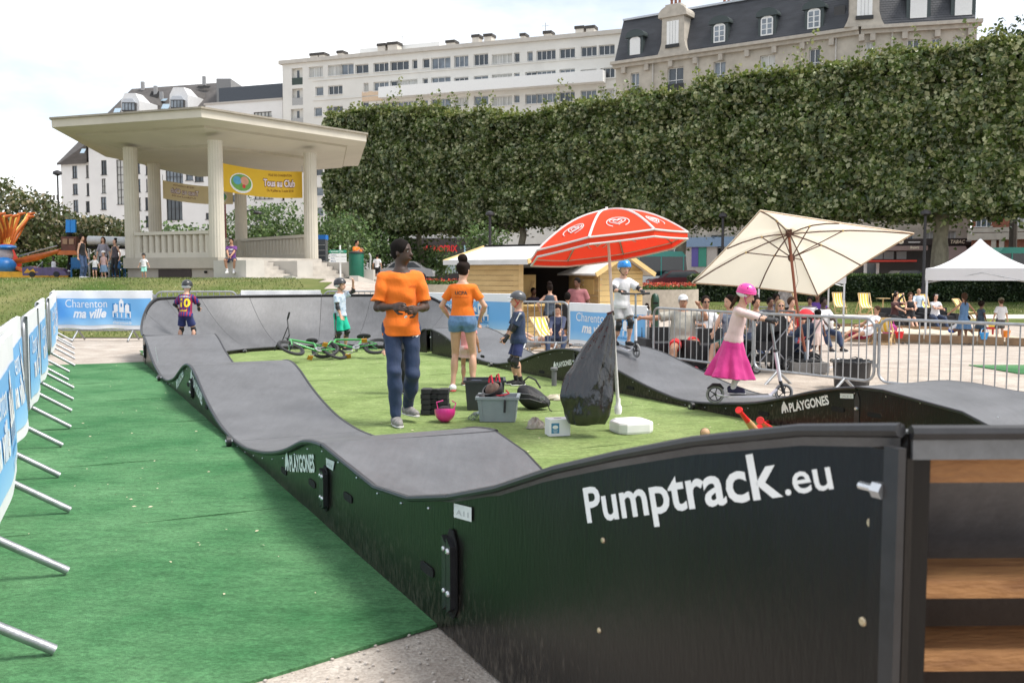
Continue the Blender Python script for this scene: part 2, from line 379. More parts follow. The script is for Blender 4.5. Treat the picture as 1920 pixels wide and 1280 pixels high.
# ---------------------------------------------------------------- pump track
PT = thing('pump_track', 'black modular pump track with grey wavy riding surface looping round the green infield', 'pump track')
def surfmat():
    m = mat('grey_riding_surface', (.102,.103,.108), .46, 0, .16, 1.6, .12, 500, spec=.5)
    speckle(m, 700, .25, (.05,.05,.055)); wear(m, 1.4, .80, 1.25); wear(m, 9, .92, 1.10, (3.2,.3,1), 9); wear(m, 60, .90, 1.12); return m
SURF = surfmat()
PANEL = mat('black_film_plywood', (.009,.0078,.0072), .30, 0, .35, 2.0, .12, 60, spec=.27, stretch=(1,1,.25))
def dusty(m):
    nt = m.node_tree; L = nt.links.new; b = nt.nodes['Principled BSDF']; src = b.inputs['Base Color'].links[0].from_socket
    tc = N(nt, 'ShaderNodeTexCoord'); sp = N(nt, 'ShaderNodeSeparateXYZ'); L(tc.outputs['Object'], sp.inputs[0]); mp = N(nt, 'ShaderNodeMapping'); mp.inputs['Scale'].default_value = (1,1,.45); L(tc.outputs['Object'], mp.inputs[0])
    n = N(nt, 'ShaderNodeTexNoise'); n.inputs['Scale'].default_value = 42; n.inputs['Detail'].default_value = 7; n.inputs['Roughness'].default_value = .7; L(mp.outputs[0], n.inputs['Vector'])
    g = N(nt, 'ShaderNodeMapRange'); g.inputs['From Min'].default_value = .0; g.inputs['From Max'].default_value = .55; g.inputs['To Min'].default_value = .26; g.inputs['To Max'].default_value = .0; L(sp.outputs[2], g.inputs[0])
    ad = N(nt, 'ShaderNodeMath', operation='ADD'); L(n.outputs[0], ad.inputs[0]); L(g.outputs[0], ad.inputs[1])
    r = N(nt, 'ShaderNodeMapRange'); r.inputs['From Min'].default_value = .68; r.inputs['From Max'].default_value = 1.0; r.inputs['To Max'].default_value = .7; L(ad.outputs[0], r.inputs[0])
    x = N(nt, 'ShaderNodeMix', data_type='RGBA'); L(r.outputs[0], x.inputs[0]); L(src, x.inputs[6]); x.inputs[7].default_value = (.15,.125,.10,1); L(x.outputs[2], b.inputs['Base Color'])
dusty(PANEL)
EDGE = mat('black_lip_edge', (.018,.018,.020), .42, 0, .3, 20)
BOLT = mat('zinc_bolt', (.62,.64,.66), .3, .85)
DARK = mat('dark_cavity', (.006,.006,.006), .9)
DECAL = mat('white_decal', (.82,.83,.82), .5, 0, .03)
kL = sorted([(3.62,.61),(4.11,.51),(4.65,.46),(5.17,.489),(5.61,.514),(6.07,.464),(6.5,.335),(6.86,.25),(7.37,.16),(8.09,.075),(8.67,.055),(9.2,.075),(9.56,.11),(10.1,.20),(10.5,.29),(11.0,.43),(11.35,.485),(11.7,.475),(12.1,.40),(12.46,.3),(12.92,.18),(13.65,.075),(14.2,.055),(14.6,.065),(15.36,.14),(16.0,.26),(16.6,.42),(17.0,.49),(17.4,.47),(18,.4)])
kR = sorted([(3.5,.60),(4.6,.48),(5.5,.50),(5.9,.52),(6.3,.52),(6.8,.43),(7.15,.33),(7.65,.205),(8.22,.13),(8.7,.09),(9.0,.09),(9.6,.17),(10.32,.316),(10.9,.44),(11.4,.49),(11.9,.46),(12.5,.34),(13.1,.18),(13.9,.07),(14.5,.08),(15.3,.2),(16.2,.42),(16.8,.49),(17.4,.47),(18,.4)])
def prof(k, s):
    # smooth monotone-ish interpolation
    X = [a for a, _ in k]; Y = [b for _, b in k]
    w = [-.16,-.08,0,.08,.16]
    return float(sum(np.interp(s+d, X, Y) for d in w)/5)
Lo, Li, Ri, Ro = 1.473, 2.62, 6.485, 7.63
CM = (Lo+Ro)/2
def sect(o, i, zo, zi, nw=12, pw=2.0):
    """cross section: outer edge point o, inner edge point i, heights"""
    r = []
    for k in range(nw+1):
        t = k/nw; P = o.lerp(i, t); z = zi+(zo-zi)*((1-t)**pw); r.append(Vector((P.x, P.y, z)))
    return r
def module(secs, name='riding_surface', label=None):
    """a riding deck with thickness from a list of sections; small gap at the ends"""
    rows2 = [[p-Vector((0,0,.022)) for p in r] for r in secs]
    mb = MB(); mb.slab(secs, rows2); return mb.build(name, SURF, PT, True)
def lip(pts, r=.017, name='edge_lip'):
    mb = MB(); mb.tube(pts, r, 8); return mb.build(name, EDGE, PT, True)
def side(pts, inward, name='side_panel', th=.018, z0=.0):
    """vertical plywood panel under a line of top points"""
    inward = Vector(inward)
    top = [p+inward*.02-Vector((0,0,.012)) for p in pts]; bot = [Vector((p.x, p.y, z0)) for p in top]
    mb = MB(); mb.slab([bot, top], [[p+inward*th for p in bot], [p+inward*th for p in top]]); return mb.build(name, PANEL, PT)
def straight(side_, s0, s1, n=26):
    k = kL if side_ == 'L' else kR; o, i = (Lo, Li) if side_ == 'L' else (Ro, Ri)
    secs = []; op = []; ip = []
    for j in range(n+1):
        s = lerp(s0+.003, s1-.003, j/n); z = prof(k, s); secs.append(sect(tr(o, s), tr(i, s), z, z, 3)); op.append(tr(o, s, z-.008)); ip.append(tr(i, s, z-.008))
    module(secs); lip(op); lip(ip)
    d = 1 if side_ == 'L' else -1
    side(op, NN*d); side(ip, -NN*d)
for a, b in [(5.61,8.55),(8.55,11.35),(11.35,14.2),(14.2,17.0)]: straight('L', a, b)
for a, b in [(6.3,8.8),(8.8,11.4),(11.4,14.2),(14.2,16.8)]: straight('R', a, b)
# far banked turn
def far_pair(th):
    c, s_ = math.cos(th), math.sin(th); e = 2/2.5
    oo = CM-3.08*math.copysign(abs(c)**e, c); so = 17.05+3.15*abs(s_)**e
    return tr(oo, so), tr(CM-1.93*c, 17.05+1.90*s_)
def farz(th, sd):
    t = min(th, math.pi-th); zo = lerp(.49, 1.06, ss(0, .62, t)); zi = lerp(.47, .085, ss(.0, .50, t)); return zo, zi
nm = 9
for m_ in range(nm):
    a0, a1 = math.pi*m_/nm, math.pi*(m_+1)/nm; secs = []; op = []; ip = []
    for j in range(9):
        th = lerp(a0+.0012, a1-.0012, j/8); o, i = far_pair(th); zo, zi = farz(th, 0)
        secs.append(sect(o, i, zo, zi, 14, 1.9)); op.append(Vector((o.x, o.y, zo-.008))); ip.append(Vector((i.x, i.y, zi-.008)))
    module(secs); lip(op, .02); lip(ip, .014)
    cc = tr(CM, 17.05); 
    side(op, (cc-op[4]).normalized()*Vector((1,1,0)), th=.018); side(ip, (ip[4]-cc).normalized(), th=.018)
# near banked turn: straight flank with the lettering, then open-backed segments
nearO = [(Lo,5.61),(Lo,5.1),(Lo,4.6),(Lo,4.1),(Lo,3.62)]; nearI = [(Li,5.61),(Li,5.2),(Li,4.85),(Li,4.5),(Li,4.2)]
zO = [.514,.487,.462,.512,.62]; zI = [.50,.44,.33,.22,.13]
bz = [(3.62,.62),(3.16,.75),(2.71,.905),(2.32,1.02),(1.97,1.115),(1.59,1.20),(1.32,1.24)]
def near_flank(sg, nseg, secs_def):
    secs = []; op = []; ip = []
    for (o, i, zo, zi) in secs_def:
        f = (lambda a: a) if sg > 0 else (lambda a: 2*CM-a)
        O = tr(f(o[0]), o[1]); I = tr(f(i[0]), i[1]); secs.append(sect(O, I, zo, zi, 14, 1.9))
        op.append(Vector((O.x, O.y, zo-.008))); ip.append(Vector((I.x, I.y, zi-.008)))
    module(secs); lip([p-Vector((0,0,.004)) for p in op], .0145); lip(ip, .012); return op, ip
def arcI(t): return (CM-1.93*math.cos(t), 3.95-1.93*math.sin(t))
A = [(nearO[k], nearI[k], zO[k], zI[k]) for k in range(5)]
B = [((Lo, s-.003), arcI(R(lerp(-4, 40, k/6))) if k else (Li, 4.19), z, lerp(.13,.08,min(1,k/2))) for k, (s, z) in enumerate(bz)]
c0, c1 = (Lo+.02, 1.31), (3.25, .50)
C_ = [((lerp(c0[0], c1[0], k/4), lerp(c0[1], c1[1], k/4)), arcI(R(lerp(40.3, 68, k/4))), 1.235, .08) for k in range(5)]
D_ = [((lerp(3.26, CM, k/3), .49), arcI(R(lerp(68.3, 90, k/3))), 1.235, .08) for k in range(4)]
A_R = [((Lo, s), (Li, s), z, z) for s, z in ((6.3,.52),(6.0,.525))]+[((Lo,5.61),(Li,5.55),.50,.475)]+A[1:]
for sg in (1, -1):
    for q, lst in enumerate((A if sg > 0 else A_R, B, C_, D_)):
        op, ip = near_flank(sg, len(lst), lst)
        side(ip, (tr(CM, 3.95)-ip[len(ip)//2]).normalized()*-1)
        if q == 0: side(op, NN*sg)
        if q == 1:
            side(op, NN*sg); flank = op
# open back segments: posts, boards, dark ply behind
WOODB = mat('rough_timber', (.20,.085,.03), .75, 0, 0, 7, .5, 45, col2=(.46,.23,.085), stretch=(.6,3,3))
def backseg(P, Q, sg):
    P, Q = Vector(P), Vector(Q); d = (Q-P).normalized(); inn = Vector((-d.y, d.x, 0))*sg
    if inn.dot(tr(CM,3.95)-P) < 0: inn = -inn
    L_ = (Q-P).length
    for e, g in ((0, .026), (1, -.026)):
        base = P+d*(g if e == 0 else L_+g)
        mb = MB(); mb.bar(base+inn*.035, base+inn*.035+Vector((0,0,1.20)), .05, .022, inn); mb.build('post', PANEL, PT)
    mb = MB(); mb.box((P+Q)/2+inn*.33+Vector((0,0,.56)), (L_-.12, .018, 1.1), math.atan2(d.y, d.x)); mb.build('backing_board', mat('dark_plywood', (.045,.032,.025), .8, 0, .3, 3, .3, 40), PT)
    for z, h, dp, off in ((1.143, .048, .035, .045), (.905, .035, .15, .10), (.757, .035, .15, .10), (.46, .045, .15, .10), (.14, .05, .15, .10)):
        mb = MB(); mb.box((P+Q)/2+inn*off+Vector((0,0,z)), (L_-.07, dp, h), math.atan2(d.y, d.x)); mb.build('timber_board', WOODB, PT)
    mb = MB(); mb.box((P+Q)/2+inn*.03+Vector((0,0,1.195)), (L_-.01, .06, .05), math.atan2(d.y, d.x)); mb.build('edge_rail', mat('worn_grey_rail', (.16,.165,.17), .4, 0, .3, 12), PT)
backseg(tr(*c0), tr(*c1), 1); backseg(tr(3.27,.49), tr(2*CM-3.27,.49), 1)
backseg(tr(2*CM-c1[0], c1[1]), tr(2*CM-c0[0], c0[1]), 1)
# end plates at the flank's joint
mb = MB()
mb.bar(tr(Lo-.012, 1.345, 0), tr(Lo-.012, 1.345, 1.19), .032, .035, NN); mb.build('joint_plate', PANEL, PT)
mb = MB(); mb.bar(tr(Lo-.03, 1.302, 0), tr(Lo-.03, 1.302, 1.20), .035, .02, NN); mb.build('joint_plate', EDGE, PT)
def bolt(P, nrm, r=.013, long=.012, m=BOLT):
    nrm = Vector(nrm).normalized(); mb = MB(); mb.tube([P, P+nrm*long*.5, P+nrm*long], [r*1.25, r*1.2, r*.8], 8); mb.build('bolt', m, PT, True)
# surveyed screws on the lettered flank
for px, py, r in [(1126,1013,.0075),(1119,1182,.0075),(1627,981,.0085),(1612,1166,.0085)]:
    s_, z = onpl(px, py, Lo+.01); bolt(tr(Lo+.02, s_, z), -NN, r, .006, mat('brass_screw', (.55,.45,.30), .35, .7))
s_, z = onpl(1660, 917, Lo-.02); mb = MB(); mb.tube([tr(Lo-.035, s_+.05, z), tr(Lo-.035, s_-.01, z)], .008, 8); mb.tube([tr(Lo-.035, s_+.012, z), tr(Lo-.035, s_-.012, z)], .017, 6); mb.build('bolt', BOLT, PT)
# connector plates with their recesses and bolts at the joints
def connector(off, s, z1, sg, nb=(.30, .78), w=.11):
    """a dark recessed slot with plates and two bolts"""
    n = NN*sg
    poly = [(-.5,.12),(-.5,.86),(-.18,1.0),(.18,1.0),(.5,.86),(.5,.12),(.18,0),(-.18,0)]
    zl = .10; zz = z1-.13
    P = [tr(off, s+a*w, zl+b*(zz-zl)) for a, b in poly]
    MB().prism(P, -n*.010, -n*.004).build('connector_recess', DARK, PT)
    for a, b in ((-.42, -.02), (.02, .42)):
        Q = [tr(off, s+x*w, zl+y*(zz-zl)) for x, y in ((a,.1),(a,.9),(b,.98),(b,.02))] if False else [tr(off, s+x*w*1.0, zl+y*(zz-zl)) for x, y in ((a,.14),(a,.84),(b,.92),(b,.06))]
        MB().prism(Q, n*-.05 if False else -n*.034, -n*.0105).build('connector_plate', EDGE, PT)
    for b in nb: 
        bolt(tr(off, s-.22*w, zl+b*(zz-zl))-n*.034, -n, .011, .010)
        bolt(tr(off, s+.22*w, zl+b*(zz-zl))-n*.034, -n, .009, .008)
for s in (3.62, 5.61, 11.35, 17.0): connector(Lo+.02, s, prof(kL, s), 1)
for s in (6.3, 11.4, 16.8): 
    MB().prism([tr(Ri+.02, s-.03, .06), tr(Ri+.02, s-.03, .40), tr(Ri+.02, s, .47), tr(Ri+.02, s+.03, .40), tr(Ri+.02, s+.03, .06)], -NN*.012, -NN*.002).build('joint_plate', EDGE, PT)
    bolt(tr(Ri+.01, s, .32), -NN, .016, .02)
def slot(off, s, z, sg, L_=.16, h=.045):
    n = NN*sg; pts = []
    for k in range(16):
        a = 2*math.pi*k/16; x = math.copysign(abs(math.cos(a))**.4, math.cos(a))*L_/2; y = math.copysign(abs(math.sin(a))**.5, math.sin(a))*h/2
        pts.append(tr(off, s+x, z+y))
    MB().prism(pts, -n*.0015, -n*.006).build('handle_slot', DARK, PT)
for s, z in [(3.92,.22),(5.15,.28),(5.95,.2),(6.75,.13),(10.35,.13),(11.75,.22),(15.9,.16)]: slot(Lo+.02, s, z, 1)
for px_, py_ in [(1182,727),(1432,775),(1571,767),(1640,778),(1016,697),(905,668)]: slot(Ri+.02, *onpl(px_, py_, Ri+.02), 1)
# screws along the lips
scr = MB(); scr.sphere((0,0,0), .0065, 6, 4); sm = scr.mesh('screw', BOLT, True)
for off, k, a, b, sg in ((Lo+.018, kL, 3.9, 16.9, 1), (Ri+.018, kR, 4.9, 16.7, 1)):
    s = a
    while s < b:
        link('screw', sm, PT, tr(off, s, prof(k, s)-.055)); s += .36
# ground brackets
def bracket(P, d):
    d = Vector(d); mb = MB(); t = Vector((-d.y, d.x, 0))
    mb.tube([P-t*.02, P+t*.02], .045, 10); mb.build('ground_bracket', BLACKP, PT, True)
    mb = MB(); mb.tube([P-t*.03, P+t*.03], .016, 8); mb.build('bracket_bolt', BOLT, PT, True)
for s in (8.62, 14.3): bracket(tr(Lo-.05, s, .05), -U)
for s in (8.65, 14.0): bracket(tr(Ri-.05, s, .05), -U)
for a in (25, 52, 78, 104, 130): 
    o, i = far_pair(R(a)); bracket(Vector((i.x, i.y, .05))+(tr(CM,17.05)-i).normalized()*.04, -U)
# long dark foot strip under the far turn's inner edge
# lettering on the flank
pb, kb = onpl(1098, 979, Lo+.018), onpl(1563, 915, Lo+.018)
org = Vector((pb[0], pb[1])); ex = (Vector(kb)-org); wid = ex.length; ex.normalize()
def pfn(o, exx, sc, sy=1.0, off=Lo+.0215, sg=-1):
    ey = Vector((exx.y*-1, exx.x)) if exx.x > 0 else Vector((exx.y, -exx.x))
    if ey.y < 0: ey = -ey
    def f(x, y, z):
        q = o+exx*(x*sc)+ey*(y*sc*sy); return tr(off-.003, q.x, q.y)
    return f
tm1 = textmesh('Pumptrack', 1.0, .02); tm2 = textmesh('.eu', .66, .012)
w1 = tm1[0][:,0].max(); w2 = tm2[0][:,0].max(); sc = wid/(w1+w2+.02)
lettering('lettering', tm1, pfn(org, ex, sc, .72), DECAL, PT)
lettering('lettering', tm2, (lambda g: (lambda x, y, z: g(x+w1+.02, y, z)))(pfn(org, ex, sc, .72)), DECAL, PT)
# small makers' lettering with a gorilla emblem
gor = [(0,0),(.02,.25),(.10,.52),(.22,.72),(.38,.84),(.45,.98),(.56,1.0),(.66,.92),(.70,.78),(.82,.60),(.95,.36),(1.0,.05),(.86,.0),(.80,.20),(.70,.34),(.64,.20),(.64,.0),(.46,.0),(.44,.22),(.34,.22),(.22,.12),(.16,0)]
def playgones(off, s_a, z_a, s_b, z_b, nrm):
    """emblem then word running from a to b on the panel at this offset"""
    o = Vector((s_a, z_a)); e = Vector((s_b, z_b))-o; wd = e.length; e.normalize(); ey = Vector((-e.y, e.x)); ey = -ey if ey.y < 0 else ey
    tm = textmesh('PLAYGONES', 1.0, .035, 0, 0, .82); w_ = tm[0][:,0].max(); h = wd/(w_+.95)
    def g(x, y, z=0):
        q = o+e*(x*h)+ey*(y*h); return tr(off, q.x, q.y)
    mb = MB(); mb.add([g(x*.85, y*.95) for x, y in gor], [tuple(range(len(gor)))])
    mb.build('emblem', DECAL, PT); lettering('lettering', tm, lambda x, y, z: g(x+.95, y), DECAL, PT)
def pg_px(off, a, b):
    A_, B_ = onpl(*a, off), onpl(*b, off); playgones(off, A_[0], A_[1], B_[0], B_[1], None)
pg_px(Lo+.015, (535, 882), (590, 884)); pg_px(Ri+.016, (1466, 775), (1555, 757)); pg_px(Ri+.016, (1038, 690), (1072, 683))
playgones(Lo+.015, 11.12, .22, 10.55, .16, None) if False else pg_px(Lo+.015, (357, 712), (379, 760))
pg_px(Lo+.015, (331, 730), (344, 704)); pg_px(Lo+.015, (291, 655), (296, 680))
def sticker(off, a, b, c, d):
    P = [tr(off, *onpl(*q, off)) for q in (a, b, c, d)]; MB().add(P, [(0,1,2,3)]).build('sticker', mat('paper_sticker', (.68,.70,.69), .6), PT)
    o = P[3]; ux = (P[2]-P[3]); uy = (P[0]-P[3]); tm = textmesh('A11', 1, .02); w_ = tm[0][:,0].max()
    lettering('lettering', tm, lambda x, y, z: o+ux*(.15+.7*x/w_)+uy*(.25+.5*y)-NN*.0012, mat('faint_print', (.45,.47,.46), .7), PT)
sticker(Lo+.014, (851,943), (884,951), (884,978), (851,969)); sticker(Lo+.014, (611,858), (627,865), (624,882), (612,874))
sticker(Ri+.016, (1575,737), (1600,738), (1600,747), (1575,746))
# ---------------------------------------------------------------- facades
FRAMEW = mat('white_window_frame', (.72,.72,.70), .5, 0, .05); FRAMED = mat('dark_window_frame', (.035,.033,.032), .45)
PANES = [mat('pane_dark', (.045,.055,.065), .12, 0, .4, .5, spec=.8), mat('pane_mid', (.16,.19,.22), .15, 0, .5, .6, spec=.8), mat('pane_curtain', (.50,.50,.47), .4, 0, .25, 1.2, stretch=(6,6,.3))]
WCACHE = {}
class Facade:
    """a wall with real openings between two ground points, windows set into them"""
    def __init__(s, root, P0, P1, z0, z1, m, th=.35, name='wall'):
        s.root = root; s.P0 = Vector((P0[0], P0[1], 0)); s.P1 = Vector((P1[0], P1[1], 0)); s.d = (s.P1-s.P0).normalized(); s.W = (s.P1-s.P0).length
        s.n = Vector((s.d.y, -s.d.x, 0)); s.z0, s.z1, s.m, s.th = z0, z1, m, th; s.h = []; s.name = name
        s.ang = math.atan2(s.d.y, s.d.x)
    def uz(s, px, py):
        d = ray(px, py); t = s.n.dot(s.P0)/s.n.dot(Vector((d.x, d.y, 0))); q = d*t; return ((Vector((q.x, q.y, 0))-s.P0).dot(s.d), q.z+EYE)
    def at(s, u, z, out=0): return s.P0+s.d*u+s.n*out+Vector((0, 0, z))
    def hole(s, u0, u1, z0, z1, frame=FRAMEW, nv=2, nh=0, pane=None, dep=.16, sill=True):
        u0 = max(.15, u0); u1 = min(s.W-.15, u1)
        if u1-u0 < .2 or z1-z0 < .2: return
        u0, u1, z0, z1 = [round(a*4)/4 for a in (u0, u1, z0, z1)]
        s.h.append((u0, u1, z0, z1)); w_, h_ = u1-u0, z1-z0
        if pane is None: pane = int(RNG.choice([0, 1, 2], p=[.4, .38, .22]))
        k = (round(w_, 2), round(h_, 2), frame.name, nv, nh, dep)
        if k not in WCACHE:
            mb = MB(); f = .07
            mb.box((w_/2, dep, f/2), (w_, .07, f)); mb.box((w_/2, dep, h_-f/2), (w_, .07, f))
            mb.box((f/2, dep+.002, h_/2), (f, .07, h_-2*f)); mb.box((w_-f/2, dep+.002, h_/2), (f, .07, h_-2*f))
            for i in range(1, nv): mb.box((w_*i/nv, dep-.003, h_/2), (.07, .06, h_-2*f))
            for i in range(1, nh+1): mb.box((w_/2, dep-.006, h_*i/(nh+1)), (w_-2*f, .05, .06))
            if sill: mb.box((w_/2, -.02, .03), (w_+.16, .22, .06))
            me = mb.mesh('window', frame)
            pb = MB(); pb.box((w_/2, dep+.06, h_/2), (w_-.02, .02, h_-.02)); WCACHE[k] = (me, pb.v, pb.f, {})
        me, pv, pf_, pc = WCACHE[k]
        if pane not in pc:
            q = MB(); q.add(pv, pf_); pc[pane] = q.mesh('pane', PANES[pane])
        o = link('window', me, s.root, s.at(u0, z0)); o.rotation_euler = (0, 0, s.ang); link('pane', pc[pane], o)
        return o
    def pxhole(s, x0, x1, y0, y1, **k):
        u0, za = s.uz(x0, y0); u1, zb = s.uz(x1, y1); s.hole(u0, u1, zb, za, **k)
    def build(s):
        us = sorted({0, s.W, *[a for h in s.h for a in h[:2]]}); zs = sorted({s.z0, s.z1, *[a for h in s.h for a in h[2:]]})
        mb = MB(); ins = lambda u, z: any(a < u < b and c < z < d for a, b, c, d in s.h)
        for j in range(len(zs)-1):
            if zs[j] < s.z0 or zs[j+1] > s.z1: continue
            i = 0
            while i < len(us)-1:
                zc = (zs[j]+zs[j+1])/2
                if ins((us[i]+us[i+1])/2, zc): i += 1; continue
                k = i
                while k < len(us)-1 and not ins((us[k]+us[k+1])/2, zc): k += 1
                a, b = us[i], us[k]; mb.add([s.at(a, zs[j]), s.at(b, zs[j]), s.at(b, zs[j+1]), s.at(a, zs[j+1])], [(0,1,2,3)]); i = k
        t = -s.th
        for a, b, c, d in s.h:
            for p, q in (((a,c),(b,c)), ((b,c),(b,d)), ((b,d),(a,d)), ((a,d),(a,c))):
                mb.add([s.at(*p), s.at(*q), s.at(*q, t), s.at(*p, t)], [(0,1,2,3)])
        mb.add([s.at(0, s.z0, t), s.at(s.W, s.z0, t), s.at(s.W, s.z1, t), s.at(0, s.z1, t)], [(0,1,2,3)])
        for a in (0, s.W): mb.add([s.at(a, s.z0), s.at(a, s.z1), s.at(a, s.z1, t), s.at(a, s.z0, t)], [(0,1,2,3)])
        mb.add([s.at(0, s.z1), s.at(s.W, s.z1), s.at(s.W, s.z1, t), s.at(0, s.z1, t)], [(0,1,2,3)])
        me = bpy.data.meshes.new(s.name); me.from_pydata(mb.v, [], mb.f); me.materials.append(s.m); me.update(); return link(s.name, me, s.root)
    def slab(s, u0, u1, z0, z1, o0, o1, name, m, parent=None):
        c = s.at((u0+u1)/2, (z0+z1)/2, (o0+o1)/2); mb = MB(); mb.box(c, (u1-u0, abs(o1-o0), z1-z0), s.ang); return mb.build(name, m, parent or s.root)
    def back(s, depth, m, name='rear_wall'):
        """closing volume behind the facade"""
        c = s.at(s.W/2, (s.z0+s.z1)/2, -s.th-.02-depth/2); mb = MB(); mb.box(c, (s.W-.04, depth, s.z1-s.z0-.06), s.ang); return mb.build(name, m, s.root)
def plane_pt(px, Y): return ((px-960)/FL*Y*1.0027, Y)
# --- B: long white modern block
wallB = mat('cream_render', (.66,.645,.60), .85, 0, .06, .4, .1, 30)
Broot = thing('apartment_building', 'long cream modern apartment block with ribbon windows and chimneys above the trees', 'building', (0,0,0))
B = Facade(Broot, plane_pt(538, 135), plane_pt(1172, 117.5), 0, 1, wallB, .5)
B.z1 = B.uz(700, 105)[1]
_, B.z1 = B.uz(560, 118)
def cB(x, y): return (500+x/2.743, y/2.743)
def rowB(spans, yt, sl, h, x0, **k):
    for a, b in spans:
        for q in range(max(1, round((b-a)/110))):
            n_ = max(1, round((b-a)/110)); aa = lerp(a, b, q/n_); bb = lerp(a, b, (q+1)/n_)-(2 if n_ > 1 else 0)
            y = yt-(aa-x0)*sl; B.pxhole(*[cB(aa, 0)[0], cB(bb, 0)[0]], y/2.743, (y+h)/2.743, nv=max(1, round((bb-aa)/28)), **k)
r1 = [(215,290),(312,378),(380,445),(458,527),(550,622),(636,730),(745,778),(800,840),(848,945),(962,1036),(1062,1140),(1155,1258),(1272,1305),(1335,1366),(1385,1490),(1508,1588),(1615,1695),(1712,1792)]
r2 = [(495,528),(552,625),(637,668),(670,777),(798,833),(848,945),(962,1036),(1065,1135),(1155,1258),(1272,1305),(1330,1386),(1390,1490),(1508,1586),(1612,1692),(1712,1790)]
rowB(r1, 347, .0728, 47, 215, dep=.3); rowB(r2, 424, .064, 46, 552, dep=.3)
for k in range(3): rowB(r2, 528+k*104, .055-.012*k, 46, 552, dep=.3)
for k in range(8):
    y = 447+k*103-(3 if k > 3 else 0)
    rowB([(247,288),(312,393)], y, .06, 47, 247, dep=.25)
# lower floors seen under the crowns
for a, b in [(1150,1245),(1262,1340),(1020,1100),(900,980)]: rowB([(a, b)], 1146, .0, 42, a, dep=.25)
for k in range(5):
    y = 352+k*104; u0, za = B.uz(500+118/2.743, y/2.743); u1, zb = B.uz(500+188/2.743, (y+82)/2.743)
    B.h.append((round(u0*4)/4+.25, round(u1*4)/4, round(zb*4)/4, round(za*4)/4))
    B.slab(u0+.2, u1, zb-.05, zb+.95, -.12, -.04, 'balcony_parapet', mat('dark_green_panel', (.03,.05,.04), .5) if k == 0 else mat('grey_railing', (.35,.35,.34), .6))
    B.slab(u0+.9, u1-.9, zb, za-.3, -.49, -.44, 'balcony_door', PANES[0])
B.build(); B.back(12, wallB)
# ribbon piers, parapet, long balcony
_, za = B.uz(535, 117); B.slab(-.4, B.W+.2, B.z1-.05, B.z1+.45, -13, .35, 'roof_slab', mat('grey_cream_edge', (.50,.47,.42), .8, 0, .1, 1), Broot)
u0, zt = B.uz(500+600/2.743, 458/2.743); u1, _ = B.uz(500+1745/2.743, 150); _, zb = B.uz(500+600/2.743, 512/2.743)
B.slab(u0, u1, zb, zt, .02, 1.4, 'long_balcony', WPAINT)
u2, _ = B.uz(500+492/2.743, 170); B.slab(u2, u0-.02, zb-.1, zt-.2, .02, .12, 'beige_panel', mat('beige_panel', (.62,.47,.33), .8))
for z in (B.uz(600, 150)[1], B.uz(600, 187)[1]): B.slab(4.9, B.W, z-.12, z+.02, .02, .12, 'string_course', wallB)
for x0, x1, yt, yb in [(430,845,232,300)]:
    u0, z1_ = B.uz(500+x0/2.743, yt/2.743); u1, _ = B.uz(500+x1/2.743, 80); B.slab(u0, u1, B.z1+.45, z1_, -9, -2.5, 'penthouse', WPAINT)
chm = mat('chimney_brick', (.58,.54,.48), .85, 0, .1, 2, .1, 30); cap_m = mat('dark_chimney_cap', (.05,.045,.04), .7)
for x0, x1, yt in [(205,245,285),(250,275,285),(345,372,282),(553,592,232),(605,655,225),(908,950,232),(1042,1076,186),(1104,1142,182),(1292,1315,208),(1412,1450,195),(1576,1618,142),(1632,1674,140)]:
    u0, z_ = B.uz(500+x0/2.743, yt/2.743); u1, _ = B.uz(500+x1/2.743, yt/2.743)
    c = B.slab(u0, u1, B.z1+.4, max(z_, B.z1+1), -2.2, -.9, 'chimney', chm); B.slab(u0-.1, u1+.1, max(z_, B.z1+1), max(z_, B.z1+1)+.35, -2.3, -.8, 'chimney_cap', cap_m, c)
    if x0 in (1042, 1576): B.slab(u1, u1+2.2, B.z1+.4, z_-1.3, -2.1, -1.0, 'chimney', chm)
for px_, h_ in ((728, 3.2), (1003, 2.8)):
    u0, _ = B.uz(px_, 100); MB().tube([B.at(u0, B.z1+.4, -4), B.at(u0, B.z1+.4+h_, -4)], .05, 6).bar(B.at(u0-.5, B.z1+h_, -4), B.at(u0+.5, B.z1+h_, -4), .04, .04).build('aerial', STEEL, Broot)
# ground floor shop with its red sign
u0, zs = B.uz(765, 456); u1, _ = B.uz(905, 456); _, zlow = B.uz(830, 505)
B.slab(u0, u1, zlow-2, zs+.6, .02, .5, 'shop_fascia', mat('dark_shopfront', (.03,.022,.02), .5), Broot)
tm = textmesh('MONOPRIX', 1.0, .03); w_ = tm[0][:,0].max(); ua, _ = B.uz(797, 462); ub, _ = B.uz(861, 462); sc = (ub-ua)/w_; zt = B.uz(830, 472)[1]
lettering('sign_lettering', tm, lambda x, y, z: B.at(ua+x*sc, zt+y*sc*1.25, .56), mat('red_sign', (.75,.02,.02), .5), Broot)
B.slab(B.uz(872,0)[0], B.uz(884,0)[0], B.uz(0,470)[1] if False else zt-.4, zt+.8, .52, .62, 'poster_panel', mat('pale_blue_print', (.35,.55,.65), .6), Broot)
for x in (806, 838, 860): 
    ua_, z_ = B.uz(x, 505); B.slab(ua_, ua_+1.5, z_-.5, z_+1.5, .52, .60, 'shop_window', mat('lit_shop_window', (.35,.42,.42), .3), Broot)
